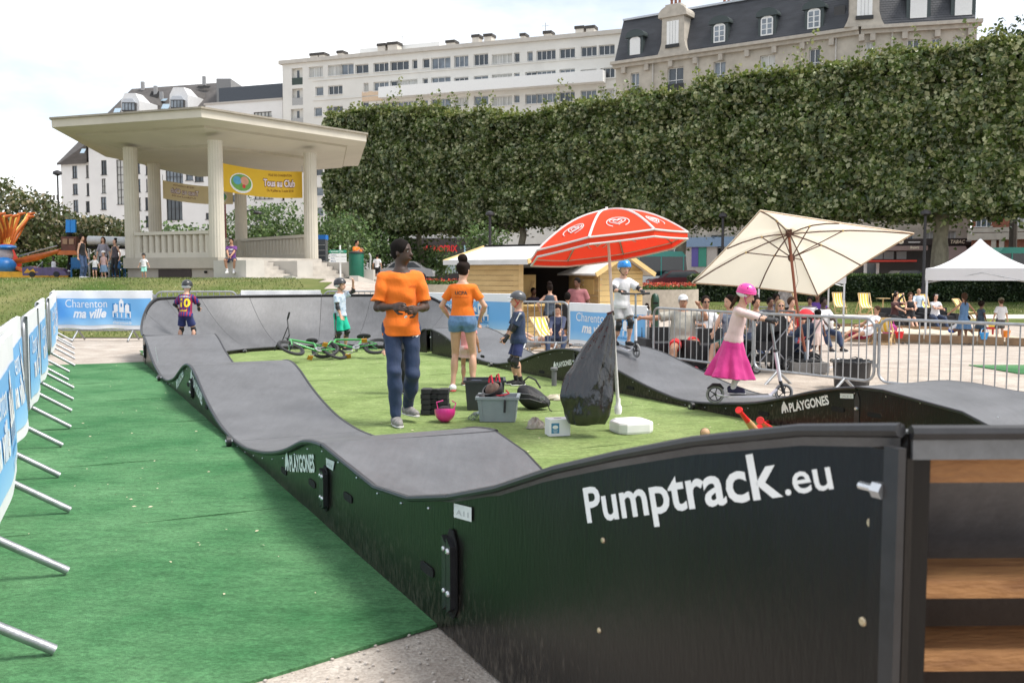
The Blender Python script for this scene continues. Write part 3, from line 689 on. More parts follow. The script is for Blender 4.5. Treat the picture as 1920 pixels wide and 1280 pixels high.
# --- A: cream block with slate roof and bay dormers
slate = mat('slate', (.055,.058,.066), .6, 0, .25, .7, .3, 14, stretch=(1,1,3))
slatebr = mat('weathered_slate', (.085,.078,.074), .7, 0, .25, .8, .3, 14, stretch=(1,1,3))
Aroot = thing('apartment_building', 'white block with steep slate roof and two large bay dormers behind the bandstand', 'building')
wallA = mat('white_render', (.70,.69,.67), .85, 0, .06, .3, .1, 20)
A = Facade(Aroot, plane_pt(177, 148), plane_pt(540, 138), 0, 20, wallA, .45); A.z1 = A.uz(300, 262)[1]
A2 = Facade(Aroot, plane_pt(125, 151), plane_pt(177.5, 149), 0, 18, wallA, .45, 'wing_wall'); A2.z1 = A2.uz(150, 305)[1]
def cA(v, o): return o+v/3.656
def wA(F_, x0, x1, y0, y1, **k): F_.pxhole(cA(x0, 80), cA(x1, 80), cA(y0, 130), cA(y1, 130), **k)
for y0, y1 in ((662,748),(782,865),(900,985),(1018,1100),(1140,1225)):
    for x0, x1 in ((205,242),(298,330)): wA(A2, x0, x1, y0, y1, frame=FRAMED, nv=2, nh=1, pane=1 if x0 < 250 else None)
for y0, y1 in ((630,722),(755,847),(878,968),(1000,1090),(1120,1210)):
    for x0, x1 in ((400,437),(640,672),(704,722)): wA(A, x0, x1, y0, y1, frame=FRAMED, nv=2, nh=1)
for x0, x1, y0, y1, v, h in [(505,560,620,925,2,5),(840,960,680,860,5,2),(848,960,880,1035,4,1),(1450,1575,795,890,4,1),(1455,1545,965,1040,3,1),(1045,1100,730,770,2,0),(985,1030,690,760,1,1),(1120,1150,880,915,1,0),(1120,1150,980,1030,1,0),(1300,1330,860,905,1,0),(1200,1260,1060,1100,2,0),(1640,1700,820,900,2,1),(1450,1540,1080,1150,3,1)]:
    wA(A, x0, x1, y0, y1, frame=FRAMED, nv=v, nh=h)
A.build(); A2.build(); A.back(12, wallA); A2.back(11, wallA)
# roof from surveyed ridge and eave
def PP(px, py, Y): return dep(px, py, Y)
e0, e1 = A2.at(-.3, A2.z1, .5), A2.at(A2.W, A2.z1, .5); e2, e3 = A.at(-.0, A.z1, .5), A.at(A.W*.63, A.z1, .5)
r0 = PP(247, 167, 158); r1_ = PP(425, 147, 154)
r1_.z = r0.z+.3; 
rf = MB(); back = Vector((4, 22, 0))
top = [e0, e2, e3, r1_, r0]
rf.prism([e0, e1, Vector((e2.x, e2.y, A.z1)), e3, r1_, r0], (0,0,-.25), (0,0,0)); rf.add([r0, r1_, r1_+back+Vector((0,0,-11)), r0+back+Vector((0,0,-11))], [(0,1,2,3)]); rf.add([e0, r0, r0+back+Vector((0,0,-11))], [(0,1,2)])
rf.add([e3, r1_, r1_+back+Vector((0,0,-11)), A.at(A.W*.63, A.z1, -14)], [(0,1,2,3)])
roofA = rf.build('roof', slatebr, Aroot)
nrmR = (e3-e2).cross(r0-e2).normalized()
if nrmR.y > 0: nrmR = -nrmR
def onroof(px, py, out=0):
    d = ray(px, py); t = nrmR.dot(e2-Vector((0,0,EYE)))/nrmR.dot(d); return Vector((0,0,EYE))+d*t+nrmR*out
def dormerA(xa, xb, yt, yb):
    """boxy bay dormer: pale face, chamfered top, sloping side"""
    P = lambda x, y: PP(x, y, 147.0)
    w_ = xb-xa; o = [P(xa, yb), P(xb, yb), P(xb, yt+14), P(xb-w_*.22, yt), P(xa+w_*.2, yt), P(xa, yt+14)]
    q = MB().prism(o, (2.2, 7.5, 0), (0,0,0)).build('dormer', mat('pale_dormer', (.62,.62,.62), .7), Aroot)
    MB().prism([P(xb+.6, yb), P(xb+.6, yt+13), P(xb-w_*.2, yt-1.5), P(xa+w_*.2, yt-1.5), P(xa+w_*.2, yt-.2), P(xb-w_*.25, yt-.2)], (2.4, 8, 0), (0,.5,0)).build('dormer_roof', slatebr, q)
    f = MB(); a, b = xa+w_*.14, xb-w_*.14; y0, y1 = yb-20, yb-4
    pr = MB().prism([P(a, y1), P(b, y1), P(b, y0), P(a, y0)], (0,0,0), (0,-.7,0)).build('bay_window', FRAMED, q)
    for i in range(4): MB().prism([P(lerp(a,b,i/4)+.8, y1-2), P(lerp(a,b,(i+1)/4)-.8, y1-2), P(lerp(a,b,(i+1)/4)-.8, y0+1.5), P(lerp(a,b,i/4)+.8, y0+1.5)], (0,-.705,0), (0,-.75,0)).build('pane', PANES[1], pr)
    MB().prism([P(a-1, y0), P(b+1, y0), P(b-4, y0-7), P(a+4, y0-7)], (0,1,0), (0,-.8,0)).build('bay_roof', mat('zinc', (.45,.47,.50), .45, .5), q)
dormerA(227, 261, 175, 214); dormerA(318, 352, 164, 209)
for x0, x1, y0, y1 in [(212,224,204,214),(274,290,198,206),(302,316,196,205),(150,158,280,288),(300,311,186,190)]:
    MB().add([onroof(x0, y1, .08), onroof(x1, y1, .08), onroof(x1+4, y0, .08), onroof(x0+4, y0, .08)], [(0,1,2,3)]).build('skylight', mat('skylight_glass', (.30,.40,.48), .15), Aroot)
for x0, x1, y0, y1 in [(280,297,172,184),(368,392,162,166)]:
    MB().add([onroof(x0, y1, .06), onroof(x1, y1, .06), onroof(x1+4, y0, .06), onroof(x0+4, y0, .06)], [(0,1,2,3)]).build('roof_terrace', DARK, Aroot)
for x, y in ((268, 168),(292,176),(383,158),(303,187)): 
    c = onroof(x, y); MB().box(c+Vector((0,0,.5)), (.5,.5,1.4)).build('vent', mat('vent_grey', (.3,.3,.3), .6), Aroot)
# right-hand upper part with terrace
A3 = Facade(Aroot, plane_pt(395, 141.5), plane_pt(537, 137), A.z1-.2, 30, wallA, .45, 'upper_wall'); A3.z1 = A3.uz(450, 193)[1]
A3.pxhole(475, 509, 210, 220, frame=FRAMED, nv=5, nh=0); A3.build(); A3.back(5, wallA)
c_ = A3; c_.slab(0, A3.W, A3.z1+.3, A3.z1+3.0, -6, -3.2, 'set_back_roof', mat('dark_zinc', (.06,.07,.085), .5, .2), Aroot); c_.slab(-.2, A3.W, A3.z1, A3.z1+.28, -5.6, .12, 'parapet_coping', mat('coping', (.45,.42,.38), .8), Aroot)
MB().box(PP(430, 164, 152)+Vector((0,0,-2)), (2.2, 6, 5.5)).build('stair_tower', mat('slate_side', (.2,.2,.2), .8), Aroot)
# --- far small house on the left
E_ = thing('house', 'low white house with a grey roof and chimney stack beyond the magnolia', 'house')
h0 = PP(60, 400, 110); MB().box((h0.x+1.5, 112, 3.3), (12, 8, 7)).build('wall', wallA, E_)
rz = 6.8; MB().prism([Vector((h0.x-5, 107.4, rz)), Vector((h0.x-5, 112, rz+1.3)), Vector((h0.x-5, 116.6, rz))], (0,0,0), (13,0,0)).build('roof', mat('zinc', (.45,.47,.50), .45, .5), E_)
ch = MB().box((PP(95,380,111).x, 111, 8.4), (2.0, 1.2, 2.8)).build('chimney', WPAINT, E_)
for i in range(5): MB().lathe([(.1,0),(.12,.5),(.09,.6)], (PP(95,380,111).x-.8+.4*i, 111, 9.8), 8).build('chimney_pot', cap_m, ch)
# --- C: stone building with slate mansard
Croot = thing('stone_apartment_building', 'pale stone townhouse with dark slate mansard roof, arched dormers and tall chimneys', 'building')
stone = mat('cut_stone', (.36,.325,.27), .88, 0, 0, .9, .3, 18, col2=(.52,.475,.40)); stone2 = mat('carved_stone', (.44,.40,.34), .85, 0, .15, 2, .2, 20)
C = Facade(Croot, plane_pt(1151, 103), plane_pt(1598, 88.5), 0, 20, stone, .5); C2 = Facade(Croot, plane_pt(1598.5, 88.45), plane_pt(1812, 86), 0, 20, stone, .5, 'corner_wall')
C.z1 = C.uz(1151, 124)[1]; C2.z1 = C.z1
def cC(x, y): return (1120+x/2.4, y/2.4)
wins = [(148,192),(320,385),(525,578),(735,795),(950,1003)]
for a, b in wins:
    m_ = (a+b)/2; zc = C.z1-1.1; u0, _ = C.uz(1120+a/2.4, 100); u1, _ = C.uz(1120+b/2.4, 100)
    for f in range(6): C.hole(u0, u1, zc-2.3-f*3.4, zc-f*3.4, nv=2, nh=1, pane=None, dep=.25)
    for f in range(3):
        C.slab(u0-.15, u1+.15, zc-2.35-f*3.4, zc-1.55-f*3.4, .04, .10, 'balcony_rail', mat('iron_rail', (.03,.03,.03), .5, .3))
for a, b in ((1145,1195),(1205,1252),(1400,1455),(1500,1540),(1600,1640)):
    F_ = C if a < 1100 else C2; u0, _ = F_.uz(1120+a/2.4, 90); u1, _ = F_.uz(1120+b/2.4, 90)
    for f in range(6): F_.hole(u0, u1, C.z1-1.0-2.4-f*3.4, C.z1-1.0-f*3.4, nv=2, nh=1, dep=.25)
C.build(); C2.build(); C.back(11, stone); C2.back(11, stone)
for F_ in (C, C2):
    F_.slab(-.3 if F_ is C else 0, F_.W+(0 if F_ is C else .35), F_.z1, F_.z1+.30, -1, .75, 'cornice', stone2); F_.slab(-.2 if F_ is C else 0, F_.W+.0, F_.z1-.35, F_.z1-.01, -.2, .4, 'cornice', stone2)
    for f in range(4): F_.slab(0, F_.W, F_.z1-3.9-f*3.4, F_.z1-3.7-f*3.4, .01, .18, 'string_course', stone2)
    k = 0.8
    while k < F_.W:
        F_.slab(k, k+.45, F_.z1-.95, F_.z1-.36, .012, .38, 'corbel', stone2); k += 2.7
for x in (253, 455, 1075, 1325):
    F_ = C if x < 1120 else C2; u0, _ = F_.uz(1120+x/2.4, 90); MB().tube([F_.at(u0, 2, .12), F_.at(u0, F_.z1-.3, .12)], .07, 6).build('drainpipe', mat('pale_pipe', (.5,.48,.44), .6), Croot)
# mansard: steep slate slope as real courses of slates, in strips
MH, MI = 4.6, 1.9
def mans(F_, u, t, out=0): return F_.at(u, F_.z1+.3+MH*t, .3-MI*t+out)
for F_, ua, ub in ((C, .0, C.W+.05), (C2, .0, C2.W-.2)):
    mb = MB(); mb.slab([[mans(F_, ua, 0), mans(F_, ub, 0)], [mans(F_, ua, 1), mans(F_, ub, 1)]], [[mans(F_, ua, 0, -.3), mans(F_, ub, 0, -.3)], [mans(F_, ua, 1, -.3), mans(F_, ub, 1, -.3)]]); mb.build('mansard_roof', slate, Croot)
    mb = MB(); rows = 20
    for j in range(rows):
        t0, t1 = j/rows, (j+1.25)/rows; u = ua+(.15 if j % 2 else 0)
        while u < ub-.3:
            mb.add([mans(F_, u+.01, t0, .06), mans(F_, u+.29, t0, .06), mans(F_, u+.29, min(1, t1), .015), mans(F_, u+.01, min(1, t1), .015)], [(0,1,2,3)]); u += .30
    tag(mb.build('slates', slate, Croot), kind='stuff')
    F_.slab(ua, ub, F_.z1+.3+MH, F_.z1+.3+MH+.2, -MI-.1, -MI+.5, 'ridge_flashing', mat('zinc', (.45,.47,.50), .45, .5))
    mb = MB(); mb.slab([[F_.at(ua, F_.z1+.5+MH, -MI), F_.at(ub, F_.z1+.5+MH, -MI)], [F_.at(ua, F_.z1+1.3+MH, -MI-6), F_.at(ub, F_.z1+1.3+MH, -MI-6)]], [[F_.at(ua, F_.z1+MH, -MI), F_.at(ub, F_.z1+MH, -MI)], [F_.at(ua, F_.z1+MH, -MI-9), F_.at(ub, F_.z1+MH, -MI-9)]]); mb.build('roof_top', mat('zinc', (.45,.47,.50), .45, .5), Croot)
mb = MB(); mb.prism([C.at(0, C.z1+.3, .3), C.at(0, C.z1+.3+MH, .3-MI), C.at(0, C.z1+.3+MH, -8), C.at(0, C.z1+.3, -10)], C.d*-.02, C.d*.02); mb.build('mansard_end', slate, Croot)
DZ = mat('dark_zinc_trim', (.045,.06,.06), .5, .2)
def arch(F_, uc, w_, h0, h1, out, n=8):
    pts = [(uc-w_/2, h0), (uc+w_/2, h0)]
    for k in range(n+1):
        a = math.pi*k/n; pts.append((uc+math.cos(a)*w_/2, h1+math.sin(a)*w_*.28))
    return [F_.at(u, z, out) for u, z in pts]
def dormer(F_, px, py, big=1.0, white=False):
    uc, zc = F_.uz(px, py); zb = F_.z1+.45
    d = MB().prism(arch(F_, uc, 1.75*big, zb, zb+2.2*big, 0), F_.n*-2.2, F_.n*.12).build('dormer', DZ, Croot)
    MB().prism(arch(F_, uc, 2.15*big, zb+2.15*big, zb+2.3*big, 0), F_.n*-2.2, F_.n*.30).build('dormer_hood', DZ, d)
    MB().prism(arch(F_, uc, 1.2*big, zb+.35, zb+1.85*big, 0), F_.n*.125, F_.n*.18).build('window', FRAMEW, d)
    if not white:
        for k in (-1, 1):
            for r in range(3): MB().box(F_.at(uc+k*.27*big, zb+.7*big+r*.5*big, .185), (.40*big, .02, .42*big), F_.ang).build('pane', PANES[1], d)
for px, py, wh in [(1192,88,True),(1350,65,False),(1439,50,False),(1527,38,False)]: dormer(C, px, py, 1.0, wh)
for px, py in [(1722,15),(1806,10)]: dormer(C2, px, py, 1.15, True)
def stone_dormer(F_, px, big=1.0):
    uc, _ = F_.uz(px, 60); zb = F_.z1+.3
    d = MB().prism([F_.at(uc+a, zb+b, 0) for a, b in ((-1.7,0),(1.7,0),(1.45,.5),(1.25,1.2),(1.2,3.6),(-1.2,3.6),(-1.25,1.2),(-1.45,.5))], F_.n*-2.4, F_.n*.55).build('stone_dormer', stone2, Croot)
    MB().prism(arch(F_, uc, 3.1, zb+3.61, zb+3.9, 0, 10), F_.n*-2.0, F_.n*.75).build('pediment', stone2, d)
    MB().box(F_.at(uc, zb+1.95, .57), (1.3, .06, 2.5), F_.ang).build('shutter', WPAINT, d)
    for k in (-.3, 0, .3): MB().box(F_.at(uc+k, zb+1.95, .61), (.03, .02, 2.4), F_.ang).build('shutter_rib', mat('rib_grey', (.4,.4,.38), .7), d)
    MB().box(F_.at(uc, zb+.72, .66), (1.5, .06, .35), F_.ang).build('balcony_rail', mat('iron_rail', (.03,.03,.03), .5, .3), d)
stone_dormer(C, 1266); stone_dormer(C2, 1619)
u0, z_ = C.uz(1572, 35); MB().box(mans(C, u0, .38, .1), (1.0, .1, 1.1), C.ang).build('skylight', FRAMED, Croot)
for px, yt, w_, pots in [(1243,12,1.5,3),(1352,14,2.6,5),(1488,-10,2.4,4),(1520,-15,2.4,4),(1429,12,.7,1)]:
    uc, _ = C.uz(px, 40); d_ = C.at(uc, 0, -2.9); t_ = d_.y; z_ = dep(px, yt, t_).z
    c = MB().box((d_.x, d_.y, (C.z1+3+z_)/2), (w_, 1.1, z_-C.z1-3), C.ang).build('chimney', chm, Croot); MB().box((d_.x, d_.y, z_), (w_+.25, 1.3, .2), C.ang).build('chimney_cap', stone2, c)
    for i in range(pots): 
        p = d_+C.d*((i-(pots-1)/2)*.45); MB().lathe([(.15,0),(.13,.5),(.17,.55),(.12,.8)], (p.x, p.y, z_+.1), 8).build('chimney_pot', mat('clay_pot', (.25,.10,.06), .8), c)
# ground floor shops of C
shopd = mat('dark_shopfront', (.03,.022,.02), .5); awn = mat('mauve_awning', (.27,.20,.18), .8, 0, .1)
def pslab(F_, x0, x1, y0, y1, o0, o1, name, m, par=None):
    u0, z1_ = F_.uz(x0, y0); u1, z0_ = F_.uz(x1, y1); return F_.slab(u0, u1, z0_, z1_, o0, o1, name, m, par or Croot)
pslab(C, 1285, 1378, 446, 462, .03, .5, 'blue_sign_band', mat('blue_grey_sign', (.22,.32,.46), .5))
pslab(C, 1285, 1345, 463, 520, .03, .2, 'shop_wall', mat('pale_shop_wall', (.5,.46,.42), .8))
pslab(C, 1312, 1326, 464, 500, .21, .27, 'poster', mat('green_poster', (.05,.28,.2), .6)); pslab(C, 1299, 1311, 464, 500, .21, .28, 'poster', mat('violet_poster', (.12,.10,.35), .6))
pslab(C2, 1600, 1842, 449, 459, .05, 1.0, 'shop_fascia', shopd); pslab(C2, 1600, 1842, 459.5, 520, .03, .3, 'shopfront', mat('shop_dark', (.045,.04,.037), .4))
pslab(C2, 1640, 1735, 462, 470, .3, 1.4, 'awning', awn)
for x in (1636, 1656, 1680): pslab(C2, x, x+18, 472, 486, .32, .5, 'shop_window', mat('lit_shop_window', (.35,.42,.42), .3))
pslab(C2, 1622, 1714, 488, 491, .3, 1.6, 'red_awning_edge', mat('red_trim', (.55,.05,.03), .6))
pslab(C2, 1619, 1647, 493, 519, .32, .42, 'doorway', WPAINT); pslab(C2, 1625, 1641, 494, 514, .43, .5, 'door_glass', PANES[0])
u0, zt = C2.uz(1768, 462); u1, zb = C2.uz(1806, 486)
MB().prism([C2.at(u0, zt, .3), C2.at(u0, zt, 1.0), C2.at(u0, zb, 3.2), C2.at(u0, zb-.15, 3.2)], (0,0,0), C2.d*(u1-u0)).build('awning', awn, Croot)
# TABAC sign: italic raised letters
F_ = C2; ua, z0_ = F_.uz(1777, 456); ub, _ = F_.uz(1805, 456); tm = textmesh('TABAC', 1, .02, .25, .0); w_ = tm[0][:,0].max(); sc = (ub-ua)/w_
lettering('sign_lettering', tm, lambda x, y, z: F_.at(ua+x*sc, z0_-.05+y*sc*1.15, 1.06), mat('cream_letters', (.85,.78,.6), .5), Croot)
ua2, z0_ = F_.uz(1682, 455); tm2 = textmesh('S', 1, .04, .1); lettering('sign_lettering', tm2, lambda x, y, z: F_.at(ua2+x*.9, z0_-.1+y*.9, 1.06), mat('cream_letters', (.85,.78,.6), .5), Croot)
pslab(C2, 1700, 1722, 454, 455.5, 1.03, 1.08, 'neon_line', WPAINT); pslab(C2, 1808, 1835, 452, 453.2, 1.03, 1.08, 'neon_line', WPAINT)
tm3 = textmesh('Brasserie', 1, .02, .2); ua3, z3 = F_.uz(1702, 467); lettering('sign_lettering', tm3, lambda x, y, z: F_.at(ua3+x*.2, z3+y*.35, 1.44), mat('cream_letters', (.85,.78,.6), .5), Croot)
# --- D: brick building on the right
Droot = thing('brick_building', 'red brick building with stone bands at the far right beyond the plane trees', 'building')
brickm = mat('red_brick', (.26,.10,.06), .9, 0, .3, 6, .4, 60)
D = Facade(Droot, plane_pt(1815, 80), plane_pt(2060, 74), 0, 14, brickm, .4)
for x0, x1, y0, y1 in [(1825,1857,393,425),(1900,1930,390,424),(1975,2000,390,424),(1825,1857,320,352),(1900,1930,318,350)]: D.pxhole(x0, x1, y0, y1, nv=3, nh=1)
D.build(); D.back(9, brickm)
for y0, y1, o in ((438,446,.35),(428,431,.2),(380,383,.2)): pslab(D, 1816, 2050, y0, y1, .02, o, 'stone_band', stone2, Droot)
for x in (1860, 1875, 1938): pslab(D, x, x+7, 447, 500, .02, .25, 'stone_pilaster', stone2, Droot)
# individual brick courses on the part that can be seen between the crowns
bs = MB(); bs.box((0,0,0), (.44,.05,.14)); bsm = bs.mesh('brick', brickm)
for j in range(16):
    for i in range(18):
        u, z = D.uz(1862, 440); uu = u+i*.50+(.25 if j % 2 else 0); zz = z+.4+j*.18
        if 1865 and uu < D.uz(1898,0)[0]-.5 and zz < D.uz(0+1880,392)[1]: o = link('brick', bsm, Droot, D.at(uu, zz, .012)); o.rotation_euler = (0,0,D.ang)
# ---------------------------------------------------------------- foliage
def quadmesh(name, V, m):
    n = len(V)//4; me = bpy.data.meshes.new(name); me.vertices.add(4*n); me.vertices.foreach_set('co', V.astype(np.float32).ravel())
    me.loops.add(4*n); me.loops.foreach_set('vertex_index', np.arange(4*n, dtype=np.int32)); me.polygons.add(n)
    me.polygons.foreach_set('loop_start', np.arange(0, 4*n, 4, dtype=np.int32)); me.materials.append(m); me.update(calc_edges=True); return me
def leaves(P, size, out=None, ob=.6):
    """P (n,3) -> kite shaped leaves, facing partly along out (n,3)"""
    n = len(P); d = RNG.normal(size=(n,3)); 
    if out is not None: d = d*(1-ob)+out*ob*1.4
    d /= np.linalg.norm(d, axis=1, keepdims=True)+1e-9
    a = np.cross(d, RNG.normal(size=(n,3))); a /= np.linalg.norm(a, axis=1, keepdims=True)+1e-9; b = np.cross(d, a)
    s = (size*RNG.uniform(.6, 1.35, n))[:, None]; f = d*s*.22
    V = np.empty((n,4,3)); V[:,0] = P-a*s*.6; V[:,1] = P+b*s*.48+f; V[:,2] = P+a*s*.65; V[:,3] = P-b*s*.48+f
    return V.reshape(-1, 3)
def lump(P, sc=.9, seed=0.):
    x, y, z = P.T; return (np.sin(x*sc*1.7+seed)+np.sin(y*sc*2.1+z*sc+seed*2)+np.sin(z*sc*1.9-x*sc*.8+seed*3)+.6*np.sin(x*sc*4.1+z*sc*3.7+seed)+.6*np.sin(y*sc*3.3-z*sc*4.3))/4.2
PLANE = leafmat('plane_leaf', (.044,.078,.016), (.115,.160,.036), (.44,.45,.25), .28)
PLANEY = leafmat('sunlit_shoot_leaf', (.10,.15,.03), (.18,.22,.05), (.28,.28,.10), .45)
BARK = mat('plane_bark', (.12,.105,.075), .85, 0, 0, 3.0, .5, 14, col2=(.30,.27,.20), stretch=(1,1,.5))
DBARK = mat('dark_bark', (.05,.04,.03), .9, 0, .3, 8, .4, 30)
def plane_crown(W, D_, H, seed):
    parts = []
    def face(n, fn, nrm):
        a = RNG.uniform(-1, 1, (n, 2)); P = fn(a); l = lump(P, .75, seed); depth = RNG.exponential(.30, n)
        N_ = np.tile(np.array(nrm, float), (n, 1)); P = P+N_*(l*.62)[:, None]-N_*depth[:, None]; parts.append((P, N_))
    hw, hd, hh = W/2, D_/2, H/2
    face(12500, lambda a: np.c_[a[:,0]*hw, -hd+0*a[:,0], a[:,1]*hh], (0,-1,0))
    face(3200, lambda a: np.c_[a[:,0]*hw, hd+0*a[:,0], a[:,1]*hh], (0,1,0))
    face(3000, lambda a: np.c_[a[:,0]*hw, a[:,1]*hd, -hh+0*a[:,0]], (0,0,-1))
    face(3400, lambda a: np.c_[a[:,0]*hw, a[:,1]*hd, hh+0*a[:,0]], (0,0,1))
    for sx in (-1, 1): face(2600, lambda a: np.c_[sx*hw+0*a[:,0], a[:,0]*hd, a[:,1]*hh], (sx,0,0))
    n = 4200; P = RNG.uniform(-1, 1, (n,3))*np.array((hw, hd, hh))*.8; parts.append((P, RNG.normal(size=(n,3))))
    P = np.concatenate([p for p, _ in parts]); O = np.concatenate([o for _, o in parts])
    # rounding of the clipped edges and ragged holes
    q = np.abs(P)/np.array((hw+.3, hd+.3, hh+.3)); keep = (q[:,1]**4+q[:,2]**7+.75*q[:,0]**8 < 1.5) & ~((lump(P, 1.5, seed+4) > .42) & (RNG.random(len(P)) < .85))
    P, O = P[keep], O[keep]
    V = leaves(P, .262, O, .5)
    # a few small lower fringes
    n = 500; k = RNG.uniform(-hw, hw, n); P2 = np.c_[k, RNG.uniform(-hd, hd, n), -hh-RNG.exponential(.3, n)*(1+lump(np.c_[k,k,k], 1.3, seed))]
    V = np.concatenate([V, leaves(P2, .22)])
    me = quadmesh('crown', V, PLANE)
    # sunlit shoots along the top
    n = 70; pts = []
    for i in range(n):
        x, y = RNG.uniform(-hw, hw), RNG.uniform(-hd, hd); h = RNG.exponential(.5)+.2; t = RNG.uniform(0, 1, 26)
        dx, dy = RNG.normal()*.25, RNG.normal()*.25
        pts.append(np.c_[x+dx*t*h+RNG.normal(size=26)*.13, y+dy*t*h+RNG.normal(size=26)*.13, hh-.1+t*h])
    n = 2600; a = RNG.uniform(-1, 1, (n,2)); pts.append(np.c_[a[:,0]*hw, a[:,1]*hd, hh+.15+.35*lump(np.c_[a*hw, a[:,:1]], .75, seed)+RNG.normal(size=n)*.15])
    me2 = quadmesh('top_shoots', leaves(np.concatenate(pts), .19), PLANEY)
    return me, me2
CR = [plane_crown(6.9, 4.6, 9.6, s) for s in (.3, 2.1, 4.4)]
row0, row1 = Vector((-12.8, 82, 0)), Vector((28, 54, 0)); rd = (row1-row0).normalized(); rang = math.atan2(rd.y, rd.x)
lab = ['first of the row, its outer end beside the bandstand roof','second of the row, its underside above the directional sign','above the man in orange','with its mottled trunk rising behind the wooden chalet roof','behind the crown of the red parasol','with its trunk just right of the red parasol','filling the gap above the beige parasol','above the right half of the beige parasol','with the thick pale trunk left of the white gazebo','above the brick building','at the right end of the row']
ts = [.03,.13,.232,.333,.46,.594,.70,.81,.924,1.045,1.165]
for i, t in enumerate(ts):
    P = row0.lerp(row1, t); tp = 14.6-(.2, .5, 1.3, 2.0, 1.6, 1.5, 1.1, 1.1, .8, .85, .8)[i]; gz = ground_z(P.x, P.y)
    T = thing('plane_tree', 'clipped plane tree '+lab[i], 'tree', (P.x, P.y, gz), rang, 'clipped plane trees in a row')
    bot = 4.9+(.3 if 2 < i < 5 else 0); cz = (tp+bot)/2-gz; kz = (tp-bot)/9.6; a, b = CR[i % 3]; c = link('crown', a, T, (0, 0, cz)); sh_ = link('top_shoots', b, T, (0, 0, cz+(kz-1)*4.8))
    if i % 2: pass
    c.scale = (1, 1, kz)
    r = (.22, .24, .26, .27, .24, .34, .2, .25, .43, .36, .36)[i]
    mb = MB(); pts = [(RNG.normal()*.05, RNG.normal()*.05, z) for z in np.linspace(-.2, cz-2.0, 9)]; pts[0] = (0,0,-.3)
    mb.tube(pts, [r*lerp(1.25, .72, k/8)*(1+.07*math.sin(k*2.3+i)) for k in range(9)], 14); mb.build('trunk', BARK, T, True)
    mb = MB(); top = Vector(pts[-1])
    for k in range(9):
        a_ = RNG.uniform(0, 6.28); e = Vector((math.cos(a_)*3.0, math.sin(a_)*1.7, RNG.uniform(-1.2, 5.0))); st = Vector((0,0,cz-2.0-RNG.uniform(0,2.6)))
        mb.tube([st, st.lerp(top+e, .5)+Vector((0,0,.4)), top+e], [.11, .07, .03], 6)
    mb.build('limbs', DBARK, T, True)
def tree(name, label, x, y, h, cr, crz, n, size, m, tr_=.12, group=None, seed=1., cz=None, squash=1.0, z0=None, twigs=10, cat='tree'):
    z0 = ground_z(x, y) if z0 is None else z0
    T = thing(name, label, cat, (x, y, z0), RNG.uniform(0, 6), group); cz = (h-crz) if cz is None else cz
    P = RNG.normal(size=(n,3)); P /= np.linalg.norm(P, axis=1, keepdims=True); O = P.copy(); rr = RNG.random(n)**.45; P *= rr[:,None]
    l = lump(P*cr, 1.4, seed); P *= (1+.30*l)[:,None]; P *= np.array((cr, cr*squash, crz)); P[:,2] += cz
    keep = ~((lump(P, 2.2, seed+3) > .25) & (RNG.random(n) < .8)); link('crown', quadmesh('crown', leaves(P[keep], size, O[keep], .35), m), T)
    mb = MB(); mb.tube([(0,0,-.2),(.04*h*.3,0,cz*.5),(0,.03*h,cz)], [tr_, tr_*.8, tr_*.5], 8)
    for k in range(twigs):
        d = RNG.normal(size=3); d /= np.linalg.norm(d); d[2] = abs(d[2])*.7; e = Vector(d*np.array((cr, cr*squash, crz))*.85)+Vector((0,0,cz)); st = Vector((0,0,RNG.uniform(.45,1.0)*cz))
        mb.tube([st, st.lerp(e, .5)+Vector((0,0,.1)), e], [tr_*.4, tr_*.25, tr_*.1], 5)
    mb.build('trunk', DBARK, T, True); return T
MAG = leafmat('magnolia_leaf', (.045,.065,.018), (.10,.12,.04), (.30,.25,.15), .35)
LOC_ = leafmat('acacia_leaf', (.045,.09,.02), (.09,.16,.04), (.20,.27,.10), .5)
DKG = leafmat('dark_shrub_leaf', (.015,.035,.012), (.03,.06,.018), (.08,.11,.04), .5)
def at_px(px, Y): return (px-960)/FL*Y
tree('magnolia_tree', 'broad magnolia tree with glossy leaves behind the orange ride arms', at_px(28, 52), 52, 6.3-1.3+.2, 3.0, 2.6, 7000, .19, MAG, .14, seed=1, cz=2.6)
tree('magnolia_tree', 'lower magnolia with dark leaves right behind the blue ride seat', at_px(112, 56), 56, 4.2, 2.4, 1.6, 4500, .19, MAG, .12, seed=2.4, cz=2.4)
tree('magnolia_tree', 'sparse magnolia spreading between the ride and the first bandstand column', at_px(188, 55), 55, 3.7, 2.1, 1.1, 2600, .19, MAG, .12, seed=4.4, cz=2.5)
tree('young_tree', 'light leafy young tree seen between the two left bandstand columns', at_px(345, 62), 62, 3.6, 3.6, 1.1, 1800, .18, LOC_, .08, seed=3, cz=2.4)
tree('acacia_tree', 'feathery green acacia framed by the two right bandstand columns', at_px(505, 62), 62, 5.1, 3.3, 2.4, 6500, .16, LOC_, .12, seed=5, cz=2.5)
tree('acacia_tree', 'feathery acacia just right of the bandstand above the blue phone kiosk', at_px(632, 64), 64, 4.6, 2.9, 2.2, 5200, .16, LOC_, .12, seed=6, cz=2.2)
tree('young_tree', 'small rounded tree over the worker in orange by the green cabinet', at_px(718, 78), 78, 3.8, 3.3, 1.7, 4200, .2, LOC_, .1, seed=7, cz=2.2)
tree('young_tree', 'small rounded tree behind the tall man in orange', at_px(795, 80), 80, 3.4, 2.9, 1.5, 3600, .2, LOC_, .1, seed=8, cz=2.1)
tree('young_tree', 'thin pale green sapling above the chalet roof ridge', at_px(908, 66), 66, 5.0, 1.9, 1.3, 1100, .17, LOC_, .05, seed=9, cz=3.5)
